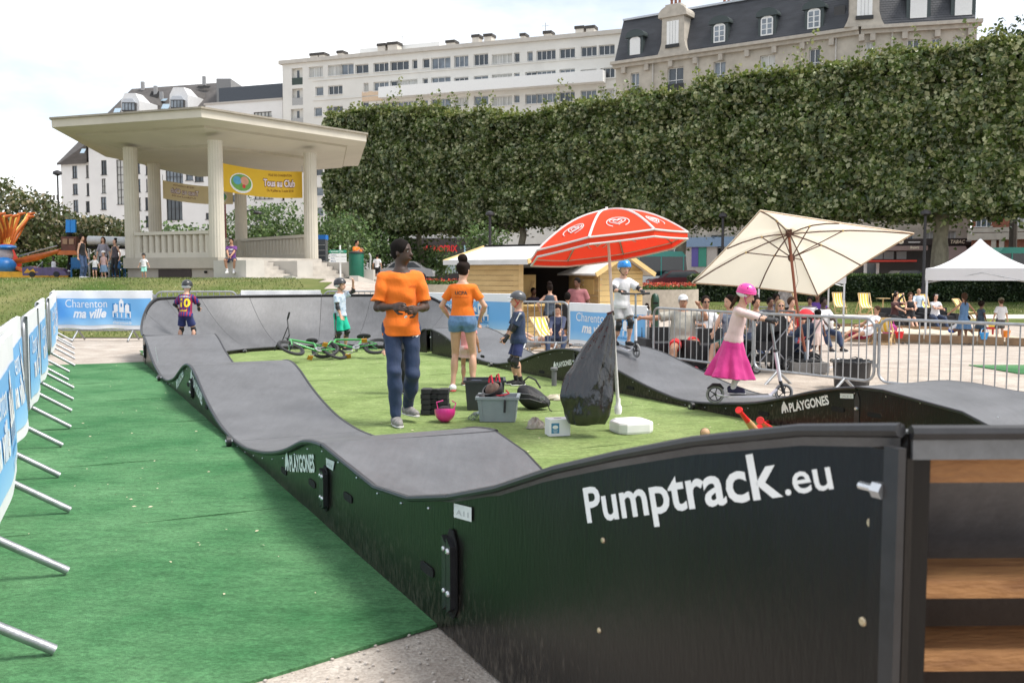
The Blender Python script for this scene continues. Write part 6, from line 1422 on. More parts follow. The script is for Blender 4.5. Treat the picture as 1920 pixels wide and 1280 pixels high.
# ---------------------------------------------------------------- chalets
def plankwall(root, A_, B_, z0, z1, m, out, holes=(), th=.05, ph=.135, name='plank'):
    A_, B_ = Vector((A_[0], A_[1], 0)), Vector((B_[0], B_[1], 0)); d = (B_-A_); L_ = d.length; d.normalize(); z = z0; k = 0
    while z < z1-.02:
        h = min(ph, z1-z); segs = [(0, L_)]
        for a, b, c, e in holes:
            if z+h/2 > c and z+h/2 < e: segs = [(0, a), (b, L_)]
        for s0, s1 in segs:
            if s1-s0 < .05: continue
            MB().box(A_+d*(s0+s1)/2+Vector((0,0,z+h/2)), (s1-s0, th+.004*((k*7) % 3), h-.010), math.atan2(d.y, d.x)).build(name, m, root)
        z += ph; k += 1
pine = mat('varnished_pine', (.50,.33,.14), .6, 0, 0, 2.0, .25, 30, col2=(.66,.47,.22), stretch=(1,1,3)); pine2 = mat('bright_pine', (.66,.47,.20), .6, 0, .1, 2, .2, 30)
gz = -.3
K1 = thing('wooden_chalet', 'pine plank market chalet with pale roof and open dark serving counter', 'chalet')
kc, kl, kr = (at_px(977, 25.0), 25.0), (at_px(866, 26.2), 26.2), (at_px(1088, 27.7), 27.7)
zt = 1.80
plankwall(K1, kl, kc, gz, zt, pine, 1); 
MB().box((kc[0], kc[1], (gz+zt)/2), (.12,.12,zt-gz)).build('corner_post', pine, K1); MB().box((kr[0], kr[1], (gz+zt)/2), (.10,.10,zt-gz)).build('corner_post', mat('dark_post', (.06,.045,.03), .7), K1)
plankwall(K1, kc, kr, gz, gz+.95, pine2, 1); kcV, krV, klV = Vector((*kc,0)), Vector((*kr,0)), Vector((*kl,0)); dd = (krV-kcV).normalized(); dl = (klV-kcV).normalized()
MB().bar(kcV-dl*.12+Vector((0,0,gz+.97)), krV-dl*.12+Vector((0,0,gz+.97)), .36, .04).build('counter', pine2, K1); MB().bar(kcV+Vector((0,0,zt-.06)), krV+Vector((0,0,zt-.06)), .1, .16).build('lintel', mat('dark_post', (.06,.045,.03), .7), K1)
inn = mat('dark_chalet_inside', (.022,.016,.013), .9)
bk0, bk1 = kcV+dl*2.0, krV+dl*2.0
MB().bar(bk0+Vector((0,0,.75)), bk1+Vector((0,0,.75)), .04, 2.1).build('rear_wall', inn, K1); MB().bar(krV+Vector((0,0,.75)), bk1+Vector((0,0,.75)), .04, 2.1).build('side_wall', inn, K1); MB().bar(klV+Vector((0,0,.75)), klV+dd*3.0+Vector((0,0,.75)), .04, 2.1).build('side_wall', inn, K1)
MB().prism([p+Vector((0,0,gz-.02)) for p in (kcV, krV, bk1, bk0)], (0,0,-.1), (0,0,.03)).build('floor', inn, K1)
dp = kcV+dd*1.55+dl*.9; MB().box(dp+Vector((0,0,.62)), (.62,.05,1.7), math.atan2(dd.y, dd.x)*.0).build('inner_door', pine2, K1); MB().bar(dp+Vector((-.25,-.04,.1)), dp+Vector((.25,-.04,1.3)), .03, .07).build('door_brace', pine, K1)
# roof: slope towards the camera, ridge parallel to the plank wall
ea, eb = klV+dl*.35-dd*.38, kcV-dl*.45-dd*.38; ra_, rb_ = ea+dd*2.0, eb+dd*2.0; roofw = mat('pale_felt_roof', (.62,.61,.60), .8, 0, .1, 2, .2, 40)
zr = dep(950, 461, 27).z; ze = zt+.03
MB().slab([[ea+Vector((0,0,ze)), eb+Vector((0,0,ze))],[ra_+Vector((0,0,zr)), rb_+Vector((0,0,zr))]], [[ea+Vector((0,0,ze-.05)), eb+Vector((0,0,ze-.05))],[ra_+Vector((0,0,zr-.05)), rb_+Vector((0,0,zr-.05))]]).build('roof', roofw, K1)
MB().slab([[ra_+Vector((0,0,zr)), rb_+Vector((0,0,zr))],[ra_+dd*2.0+Vector((0,0,ze)), rb_+dd*2.0+Vector((0,0,ze))]], [[ra_+Vector((0,0,zr-.05)), rb_+Vector((0,0,zr-.05))],[ra_+dd*2.0+Vector((0,0,ze-.05)), rb_+dd*2.0+Vector((0,0,ze-.05))]]).build('roof', roofw, K1)
MB().bar(ea+Vector((0,0,ze-.03)), eb+Vector((0,0,ze-.03)), .04, .13).build('eave_board', roofw, K1)
for a, b in ((eb, rb_), (ea, ra_)):
    MB().bar(a+Vector((0,0,ze-.02)), b+Vector((0,0,zr-.02)), .04, .12).build('barge_board', pine2, K1); MB().bar(b+Vector((0,0,zr-.02)), b+dd*2+Vector((0,0,ze-.02)), .04, .12).build('barge_board', pine2, K1)
MB().bar(ra_+Vector((0,0,zr+.02)), rb_+Vector((0,0,zr+.02)), .14, .04).build('ridge_cap', DARK, K1)
MB().prism([kcV+Vector((0,0,zt)), krV*.0+kcV+dd*4.0*.9+Vector((0,0,zt)), kcV+dd*1.62+Vector((0,0,zr-.08))], dl*.02, dl*.06).build('gable', pine, K1)
K2 = thing('wooden_chalet', 'smaller pine chalet with a closed hatch behind the scooter boy', 'chalet')
m0, m1, m2 = (at_px(1091, 26.9), 26.9), (at_px(1123, 25.6), 25.6), (at_px(1203, 26.6), 26.6)
plankwall(K2, m0, m1, gz, 1.58, pine, 1); plankwall(K2, m1, m2, gz, 1.58, pine2, 1, ph=.15)
m0V, m1V, m2V = [Vector((*p, 0)) for p in (m0, m1, m2)]; d_ = (m2V-m1V); e_ = (m0V-m1V).normalized()*3; 
MB().bar(m2V+Vector((0,0,.64)), m2V+e_+Vector((0,0,.64)), .05, 1.86).build('side_wall', pine, K2); MB().bar(m0V+Vector((0,0,.64)), m1V+e_+Vector((0,0,.64)), .05, 1.86).build('side_wall', pine, K2)
h0, h1 = m0V.lerp(m1V, .25), m0V.lerp(m1V, .8); nn_ = Vector(((m1V-m0V).y, -(m1V-m0V).x, 0)).normalized()
MB().prism([h0+Vector((0,0,.95)), h1+Vector((0,0,.95)), h1+Vector((0,0,1.35)), h0+Vector((0,0,1.35))], nn_*.03, nn_*.07).build('hatch', pine2, K2)
mid_ = (m1V+m2V)/2; 
for s, P, Q in ((-1, m1V, mid_), (1, m2V, mid_)):
    o = (P-Q).normalized()*.3; a = P+o-e_*.12; b = Q-e_*.12; c1 = b+e_*1.2; 
    MB().slab([[a+Vector((0,0,1.50)), a+e_*1.2+Vector((0,0,1.50))],[b+Vector((0,0,2.05)), c1+Vector((0,0,2.05))]], [[a+Vector((0,0,1.45)), a+e_*1.2+Vector((0,0,1.45))],[b+Vector((0,0,2.0)), c1+Vector((0,0,2.0))]]).build('roof', roofw, K2)
    MB().bar(a-e_*.01+Vector((0,0,1.47)), b-e_*.01+Vector((0,0,2.02)), .04, .12).build('barge_board', pine2, K2)
MB().prism([m1V+Vector((0,0,1.58)), m2V+Vector((0,0,1.58)), mid_+Vector((0,0,1.98))], e_*.01, e_*.03).build('gable', pine2, K2)
# ---------------------------------------------------------------- planters with flowers
def planter(cx, cy, rx, ry, z0, h, label, nfl=900):
    T = thing('planter', label, 'planter', (cx, cy, z0)); wl = mat('pebbled_concrete', (.42,.37,.30), .9, 0, .15, 6, .4, 80); n = 40; mb = MB()
    pr = [(1,0),(1,h),(.93,h),(.93,h-.12)]; vs = [(rx*k*math.cos(2*math.pi*j/n), ry*k*math.sin(2*math.pi*j/n), z) for k, z in pr for j in range(n)]
    mb.add(vs, [(i*n+j, i*n+(j+1) % n, (i+1)*n+(j+1) % n, (i+1)*n+j) for i in range(3) for j in range(n)]); mb.build('wall', wl, T, True)
    MB().lathe([(.0,h-.12),(1,h-.12)], (0,0,0), 30).build('soil', mat('soil', (.05,.035,.025), .95), T).scale = (rx*.93, ry*.93, 1)
    a = RNG.uniform(0, 6.28, 3800); r = RNG.random(3800)**.5*.95; P = np.c_[rx*r*np.cos(a), ry*r*np.sin(a), h-.1+RNG.random(3800)*.32*(1-.3*r)]; link('foliage', quadmesh('foliage', leaves(P, .11), leafmat('geranium_leaf', (.04,.10,.02), (.08,.17,.04), (.16,.24,.08))), T)
    a = RNG.uniform(0, 6.28, nfl); r = RNG.random(nfl)**.5*.95; P = np.c_[rx*r*np.cos(a), ry*r*np.sin(a), h+.12+RNG.random(nfl)*.16]; link('flowers', quadmesh('flowers', leaves(P, .075), leafmat('red_petal', (.55,.03,.03), (.65,.08,.04), (.7,.25,.12))), T)
planter(5.6, 41, 2.35, 1.3, -.38, 1.20, 'curved pebbled concrete planter full of red flowers right of the chalets'); planter(-4.3, 48, 2.0, 1.0, .2, .75, 'low planter of red flowers on the lawn left of the chalet', 300)
# ---------------------------------------------------------------- street furniture
def lamp(px, Y, r, label, ztop, z0=None, m=None, group='dark lamp posts'):
    x = at_px(px, Y); z0 = ground_z(x, Y) if z0 is None else z0; T = thing('lamp_post', label, 'lamp post', (x, Y, z0), 0, group); m = m or mat('dark_post_paint', (.025,.022,.025), .5)
    MB().lathe([(r*2,0),(r*1.8,.8),(r,1.0),(r*.8,ztop-z0)], (0,0,0), 12).build('pole', m, T, True); MB().lathe([(.05,0),(.28,.1),(.25,.25),(.05,.35)], (.0,0,ztop-z0), 12).build('lantern', m, T, True)
lamp(1730, 52.5, .09, 'thick black lamp post beside the pale plane trunk', 4.6); lamp(919, 60, .10, 'dark lamp post rising behind the chalet roof', 5.0); lamp(1353, 60, .1, 'slim dark post behind the beige parasol', 4.9)
lamp(426, 56, .06, 'thin reddish brown post seen between the bandstand columns', 6.3, m=mat('red_brown_post', (.10,.02,.02), .5)); lamp(116, 60, .06, 'thin dark post above the magnolia by the cream block', 7.5)
x = at_px(463, 58); T = thing('street_lantern', 'curved dark street lantern beside the right rear bandstand column', 'lantern', (x, 58, 1.3)); MB().tube([(0,0,0),(0,0,3.4),(.1,0,3.9),(.45,0,4.0),(.7,0,3.85)], .05, 6).build('arm', MATS['dark_post_paint'], T, True); MB().sphere((.75,0,3.8), (.28,.2,.1), 10, 6).build('lamp_head', MATS['dark_post_paint'], T, True)
# directional sign
x, y = at_px(639, 38), 38; T = thing('direction_sign', 'white post with one green and three white direction blades left of the cabinet', 'sign', (x, y, 1.25)); MB().tube([(0,0,0),(0,0,1.35)], .035, 8).build('post', WPAINT, T, True)
px_m = FL/y
for k, (yy, tx, m_, tm_) in enumerate([(471.5,'SQUARE PARC', mat('green_sign', (.02,.30,.18), .5), WPAINT),(478,'Centre',WPAINT,mat('sign_ink', (.05,.1,.2), .6)),(484,'Gare',WPAINT,MATS.get('sign_ink')),(489.5,'Mairie',WPAINT,MATS.get('sign_ink'))]):
    z = dep(639, yy, y).z-1.25; L_ = .68; MB().prism([(-.46,-.05,z),(-.38,-.05,z+.055),(.26,-.05,z+.055),(.26,-.05,z-.055),(-.38,-.05,z-.055)], (0,-.012,0), (0,.012,0)).build('blade', m_, T)
    tm = textmesh(tx, .085, .01); lettering('sign_lettering', tm, lambda X, Y_, Z: Vector((-.36+X*.92, -.0635, z-.03+Y_)), tm_ or MATS['sign_ink'], T)
x, y = at_px(669, 38.5), 38.5; T = thing('waste_container', 'tall dark green container at the top of the lower steps', 'container', (x, y, 1.22)); MB().lathe([(.29,0),(.30,.05),(.30,1.05),(.28,1.08)], (0,0,0), 20).build('body', mat('dark_green_metal', (.0,.10,.055), .45), T, True); MB().lathe([(.32,1.08),(.31,1.12),(.1,1.16)], (0,0,0), 20).build('lid', BLACKP, T, True)
x, y = at_px(692, 39), 39; T = thing('stone_block', 'pale stone block beside the dark green container', 'block', (x, y, 1.2)); MB().box((0,0,.22), (.45,.5,.46)).build('body', blockm, T); MB().tube([(.05,0,.45),(.08,0,1.0),(.02,0,1.1)], .04, 8).build('tap_post', mat('pale_metal', (.5,.5,.48), .4, .4), T, True)
x, y = at_px(602, 52), 52; T = thing('phone_kiosk', 'dark glazed kiosk with a bright blue header right of the bandstand', 'kiosk', (x, y, 1.3)); MB().box((0,0,1.0), (.7,.7,2.0)).build('cabin', mat('dark_glass_cabin', (.04,.05,.06), .2), T); MB().box((0,0,2.12), (.74,.74,.24)).build('header', mat('bright_blue', (.01,.16,.55), .5), T)
for k in range(6): MB().box((0,-.36,.3+.28*k), (.66,.02,.03)).build('shelf_line', STEEL, T)
x, y = at_px(1228, 27), 27; T = thing('litter_bin', 'dark green dome topped litter bin right of the scooter boy', 'litter bin', (x, y, ground_z(x, y))); MB().lathe([(.10,0),(.11,.05),(.11,.95),(.12,.97),(.12,1.18),(.09,1.30),(.03,1.35)], (0,0,0), 18).build('body', mat('bottle_green', (.01,.05,.03), .4), T, True); MB().box((0,-.118,1.08), (.14,.02,.05)).build('slot', DARK, T)
# ---------------------------------------------------------------- vehicles in the street
def car(label, px, Y, col, z0, rz=0, L_=4.2):
    x = at_px(px, Y); T = thing('parked_car', label, 'car', (x, Y, z0), rz); m = mat('car_%s' % label.split()[0], col, .25, .3, .05, coat=.8); w_ = .86
    prof_ = [(-2.1,.35),(-2.1,.75),(-1.95,.88),(-1.3,.95),(-.75,1.40),(.75,1.44),(1.45,.98),(2.0,.85),(2.1,.6),(2.1,.35)]
    MB().prism([(a, 0, b) for a, b in prof_], (0,-w_,0), (0,w_,0)).build('body', m, T)
    for s in (-1, 1): MB().prism([(-1.15,s*(w_+.002),.97),(-.70,s*(w_+.002),1.34),(.70,s*(w_+.002),1.37),(1.25,s*(w_+.002),.99)], (0,0,0), (0,s*.01,0)).build('side_window', PANES[0], T)
    for a in (-1.3, 1.3):
        for s in (-1, 1): t = MB().tube([(a, s*.72, .31), (a, s*.90, .31)], .31, 16).build('wheel', RUB, T, True); MB().tube([(a, s*.905, .31), (a, s*.91, .31)], .18, 12).build('rim', STEEL, t)
    for s in (-1,1): MB().box((2.09,s*.6,.68), (.05,.3,.14)).build('headlight', WPAINT, T); MB().box((-2.09,s*.62,.75), (.05,.28,.14)).build('tail_light', mat('red_lens', (.4,.01,.01), .3), T)
car('maroon car parked behind the flower planter right of the tree trunk', 1275, 62, (.10,.015,.02), .25); car('dark car parked behind the hedge in front of the tobacconist', 1700, 62, (.02,.02,.025), .25)
car('silver car passing beyond the trees left of the chalet', 760, 70, (.4,.4,.42), .9)
def bus(label, px, Y, z0, L_, col):
    T = thing('bus', label, 'bus', (at_px(px, Y), Y, z0)); m = mat('bus_teal', col, .35, 0, .05, coat=.5)
    MB().box((0,0,.75), (L_,2.5,.9)).build('lower_body', WPAINT, T); MB().box((0,0,1.85), (L_-.06,2.44,1.3)).build('window_band', mat('bus_glass', (.02,.025,.03), .1, spec=.8), T); MB().prism([(-L_/2,0,2.5),(-L_/2+.3,0,2.85),(L_/2-.3,0,2.85),(L_/2,0,2.5)], (0,-1.25,0), (0,1.25,0)).build('roof', m, T)
    k = -L_/2+.8
    while k < L_/2: MB().box((k,-1.23,1.85), (.07,.03,1.3)).build('window_post', m, T); k += 1.5
    for a in (-L_*.32, L_*.32):
        for s in (-1,1): MB().tube([(a,s*1.05,.45),(a,s*1.27,.45)], .45, 16).build('wheel', RUB, T, True)
    MB().box((-L_/2+1.2,-1.262,.8), (1.0,.01,.7)).build('green_disc_print', mat('lime_print', (.2,.45,.1), .5), T)
bus('teal roofed bus standing behind the white gazebo at the right edge', 1990, 57.5, .15, 9, (.01,.30,.24)); bus('dark glazed bus with teal trim seen between the chalets and the tree trunk', 1205, 66, .1, 5.5, (.02,.32,.30))
# ---------------------------------------------------------------- fairground ride, left
RD = thing('fairground_ride', 'orange fairground ride with ribbed arms, long boom and yellow skirt', 'ride', (0,0,0)); org = mat('ride_orange', (.50,.12,.02), .4, 0, .3, 3); yel = mat('ride_yellow', (.75,.38,.03), .6, 0, .25, 4); YR = 41.0
zg_ = 1.27
MB().slab([[dep(-60, 508, YR), dep(128, 511, YR)],[dep(-60, 508, YR+4), dep(128, 511, YR+4)]], [[dep(-60, 522, YR), dep(128, 521, YR)],[dep(-60, 522, YR+4), dep(128, 521, YR+4)]]).build('platform_skirt', yel, RD)
for k, (x0, y0, x1, y1, x2, y2) in enumerate([(3,468,2,440,-12,404),(6,468,8,432,-2,402),(9,468,14,430,10,406),(12,468,20,428,24,406),(14,468,26,430,36,402),(15,468,31,434,52,408),(16,469,34,440,54,402)]):
    pts = [dep(x0, y0, YR+2), dep(x1, y1, YR+2+.2*(k-3)), dep(x2, y2, YR+2+.5*(k-3))]
    a = MB().tube([pts[0], pts[0].lerp(pts[1],.5), pts[1], pts[1].lerp(pts[2],.5), pts[2], pts[2]+Vector((.28,0,.06))], [.07,.085,.09,.09,.10,.04], 10).build('tentacle', org, RD, True)
    MB().tube([p+Vector((0,-.15,0)) for p in (pts[0].lerp(pts[1],.2), pts[1], pts[2])], .035, 6).build('light_strip', mat('amber_lamps', (.7,.45,.08), .5), a)
MB().lathe([(.75,0),(.75,.15),(.55,.5),(.42,.85),(.4,1.0)], dep(6, 500, YR+2), 16).build('hub', mat('ride_red', (.45,.03,.02), .5), RD, True)
hubp = dep(22, 492, YR+1.5); MB().tube([hubp, dep(70, 482, YR+.8), dep(112, 470, YR)], [.12,.15,.08], 8).build('boom', org, RD, True); MB().tube([dep(36, 480, YR+1), dep(108, 461, YR)], .035, 6).build('stay', STEEL, RD)
MB().tube([dep(20, 498, YR+1.5), dep(50, 510, YR)], [.1,.08], 8).build('low_arm', org, RD, True)
ridecap = MB().sphere(dep(12, 464, YR+1), (.42,.42,.13), 14, 8).build('blue_cap_disc', mat('ride_blue', (.01,.14,.42), .4), RD, True); MB().sphere(dep(10, 478, YR+1), (.32,.32,.38), 14, 8).build('pale_globe', mat('ride_pale', (.42,.36,.38), .5), RD, True); MB().sphere(dep(8, 500, YR+.8), (.5,.5,.42), 14, 8).build('blue_bulb', MATS['ride_blue'], RD, True)
gn = thing('ride_gondola', 'small ride gondola with a bright blue seat back and carved brown tub', 'gondola', (0,0,0), 0); bl_ = mat('bright_seat_blue', (.01,.25,.72), .4)
for a, b in ((123,131),(132,141)): MB().prism([dep(a, 436, 41), dep(b, 436, 41), dep(b, 412, 41), dep(a, 412, 41)], (0,0,0), (0,.12,0)).build('seat_back', bl_, gn)
mb = MB(); mb.prism([dep(119, 470, 41), dep(145, 470, 41), dep(147, 444, 41), dep(118, 444, 41)], (0,-.2,0), (0,.8,0)); mb.build('tub', mat('carved_brown', (.12,.035,.02), .5, 0, .4, 6), gn)
for a in (122, 134): MB().prism([dep(a, 458, 41), dep(a+9, 458, 41), dep(a+9, 448, 41), dep(a, 448, 41)], (0,-.24,0), (0,-.21,0)).build('carved_panel', mat('carved_pale', (.35,.2,.12), .6), gn)
MB().tube([dep(130, 436, 41), dep(130, 446, 41)], .12, 8).build('seat_post', DARK, gn); MB().prism([dep(112, 478, 41), dep(150, 478, 41), dep(146, 470, 41), dep(116, 470, 41)], (0,-.25,0), (0,.8,0)).build('tub_skirt', org, gn); MB().tube([dep(132, 478, 41.3), dep(128, 521, 41.3)], .09, 8).build('support', DARK, gn)
pc = thing('ride_car', 'small purple ride car with yellow flames printed on it', 'ride car', (at_px(92, 40), 40, 1.36)); pm = mat('ride_purple', (.05,.02,.12), .3, 0, .5, 5, coat=.5)
MB().prism([(-.9,0,.05),(-.92,0,.38),(-.6,0,.44),(-.35,0,.36),(.25,0,.40),(.55,0,.36),(.85,0,.22),(.92,0,.05)], (0,-.3,0), (0,.3,0)).build('body', pm, pc)
for a in (-.5,.5): MB().tube([(a,-.34,.1),(a,-.28,.1)], .12, 14).build('wheel', RUB, pc, True)
MB().prism([(-.85,-.302,.15),(-.7,-.302,.34),(-.6,-.302,.24),(-.45,-.302,.33),(-.38,-.302,.2),(-.2,-.302,.18)], (0,0,0), (0,-.004,0)).build('flame_print', yel, pc); MB().tube([(-.35,-.2,.38),(-.2,0,.62),(-.35,.2,.38)], .015, 6).build('windscreen_frame', STEEL, pc)
T = thing('awning', 'long white rounded awning roof behind the waiting family', 'awning', (0,0,0)); a_, b_ = dep(166, 447, 46), dep(240, 447, 46); MB().tube([a_-Vector((0,0,.1)), b_-Vector((0,0,.15))], .22, 12).build('roof', mat('pale_grey_sheet', (.6,.63,.65), .4), T, True); MB().bar(a_-Vector((0,0,.42)), b_-Vector((0,0,.45)), .4, .12).build('gutter', DARK, T)
for p in (a_, (a_+b_)/2, b_): MB().tube([p-Vector((0,0,.4)), Vector((p.x, p.y, 1.3))], .05, 8).build('post', STEEL, T)
MB().prism([dep(177,495,46),dep(208,495,46),dep(208,468,46),dep(177,468,46)], (0,0,0), (0,.05,0)).build('notice_panel', mat('pale_notice', (.35,.4,.4), .5), T)
def plchair(px, Y, rz, label):
    T = thing('plastic_chair', label, 'chair', (at_px(px, Y), Y, 1.28), rz, 'blue plastic garden chairs'); m = mat('blue_plastic', (.01,.12,.30), .4)
    MB().box((0,0,.42), (.45,.45,.03)).build('seat', m, T); MB().box((0,.22,.66), (.45,.03,.42)).build('backrest', m, T)
    for sx in (-1,1):
        MB().bar((sx*.23,-.15,.62), (sx*.23,.2,.62), .04, .03).build('armrest', m, T)
        for sy in (-1,1): MB().bar((sx*.2,sy*.2,0), (sx*.2,sy*.2,.41), .035, .035).build('leg', m, T)
plchair(146, 39.5, R(20), 'blue plastic chair left of the woman in the black top'); plchair(226, 39.6, R(-60), 'blue plastic chair beside the bandstand podium'); plchair(213, 40.4, R(-20), 'blue plastic chair behind the seated mother')
# hanging yellow banner in the bandstand and its twin behind
def kbanner(P0, P1, hgt, label, mirror=False, dim=1.0):
    T = thing('event_banner', label, 'banner', (0,0,0)); d = P1-P0; n = Vector((d.y, -d.x, 0)).normalized()
    def S_(u, v, o=0): uu = 1-u if mirror else u; return P0.lerp(P1, uu)+Vector((0,0,-hgt*(1-v)-.10*math.sin(math.pi*uu)))+n*(o+.02*math.sin(uu*8))
    mb = MB(); mb.slab([[S_(i/24, j/6) for i in range(25)] for j in range(7)], [[S_(i/24, j/6, -.006) for i in range(25)] for j in range(7)]); mb.build('sheet', cloth('faded_banner_cloth', (.85,.76,.56), .6) if mirror else cloth('yellow_banner_cloth', (.90,.66,.08), .45), T, True)
    asp = d.length/hgt
    def put(t, u, v, h, m, b=0, wm=None): 
        tm = textmesh(t, 1, b); w_ = tm[0][:,0].max(); k = wm*asp/(w_*h) if wm else 1
        lettering('lettering', tm, lambda x, y, z: S_(u+x*h*k/asp, v+y*h, .012), m, T)
    ink = mat('brown_ink', (.18,.05,.01), .7); wl = mat('lilac_letters', (.75,.68,.72), .6)
    put('Tous au Club', .50, .42, .36, ink, .09, .40); 
    lettering('lettering', textmesh('Tous au Club', 1, .03), (lambda w_: (lambda x, y, z: S_(.50+x*.40/w_, .42+y*.36, .018)))(textmesh('Tous au Club', 1, .03)[0][:,0].max()), wl, T)
    put('Du 9 juillet au 5 août 2018', .54, .22, .13, ink, .01, .34); put('VILLE DE CHARENTON', .56, .80, .12, ink, .01, .30)
    for c, r, m_, o in (((.22,.40),(.14,.36),WPAINT,.01),((.22,.42),(.125,.30),mat('meadow_print', (.15,.35,.08), .7),.014),((.26,.50),(.05,.16),mat('skin_print', (.6,.3,.2), .7),.018),((.17,.48),(.05,.15),mat('sky_print', (.1,.35,.55), .7),.018),((.25,.30),(.02,.07),mat('red_print', (.6,.05,.05), .7),.021)):
        mb = MB(); mb.add([S_(c[0]+r[0]*math.cos(a), c[1]+r[1]*math.sin(a), o) for a in np.linspace(0, 6.28, 25)[:-1]], [tuple(range(24))]); mb.build('picture_print', m_, T)
    for u in (0, 1): MB().tube([S_(u, 1), S_(u, 1)+Vector((0,0,.25))], .012, 5).build('tie', STEEL, T)
    return T
kb0, kb1 = dep(417, 306, 39.2), dep(566, 322, 41.6)
kbanner(kb0, kb1, 1.12, 'yellow club event banner hung between the front right bandstand columns')
kb2, kb3 = dep(305, 338, 45.2), dep(436, 350, 47.3); kbanner(kb2, kb3, .85, 'faded rear event banner seen from behind through the bandstand', True)
# pushchairs
def pram(label, px, Y, rz, col, h=1.0, hood=True):
    x = at_px(px, Y); T = thing('pushchair', label, 'pushchair', (x, Y, ground_z(x, Y)), rz, 'folded and parked pushchairs'); m = mat('pram_%s' % label.split()[0], col, .8); bl = BLACKP; s_ = h
    MB().prism([(-.2*s_,0,.35*s_),(.22*s_,0,.38*s_),(.26*s_,0,.52*s_),(-.05*s_,0,.52*s_),(-.25*s_,0,.88*s_),(-.33*s_,0,.84*s_)], (0,-.2,0), (0,.2,0)).build('seat', m, T)
    if hood:
        mb = MB(); rows = []
        for j in range(9):
            a = R(lerp(-12, 105, j/8)); rows.append([Vector((-.22*s_+.36*s_*math.sin(a), .22*math.cos(b), .62*s_+.36*s_*math.cos(a)*(.25+.75*math.sin(b)))) for b in np.linspace(0, math.pi, 9)])
        mb.slab(rows, [[p*.985 for p in r] for r in rows]); mb.build('hood', m, T, True)
    mb = MB()
    for s in (-1,1): mb.tube([(.35*s_,s*.22,.1),(-.28*s_,s*.22,.75*s_),(-.42*s_,s*.22,1.02*s_)], .013, 6); mb.tube([(-.3*s_,s*.24,.12),(.0,s*.22,.45*s_)], .013, 6)
    mb.tube([(-.42*s_,-.22,1.02*s_),(-.42*s_,.22,1.02*s_)], .018, 6); mb.tube([(-.3*s_,-.26,.12),(-.3*s_,.26,.12)], .01, 6); mb.build('frame', mat('pram_metal', (.25,.25,.27), .4, .6), T, True)
    for a, r in ((.35*s_,.085),(-.3*s_,.12)):
        for s in (-1,1): wheel(T, (a, s*.26, r+.01), r, RUB, .018, 6)
    MB().box((0,0,.24), (.38*s_,.32,.12)).build('basket', bl, T)
pram('black pushchair with a big dark hood parked behind the girl in pink', 1437, 16.6, R(200), (.015,.015,.018), 1.02); pram('navy pushchair parked at the foot of the beige parasol', 1500, 17.2, R(160), (.012,.025,.06), .85)
pram('grey pushchair with a pale rimmed hood parked behind the group', 1431, 24, R(250), (.06,.07,.09), 1.0); pram('red pushchair standing behind the beige parasol pole', 1507, 24.5, R(240), (.5,.01,.02), 1.0)
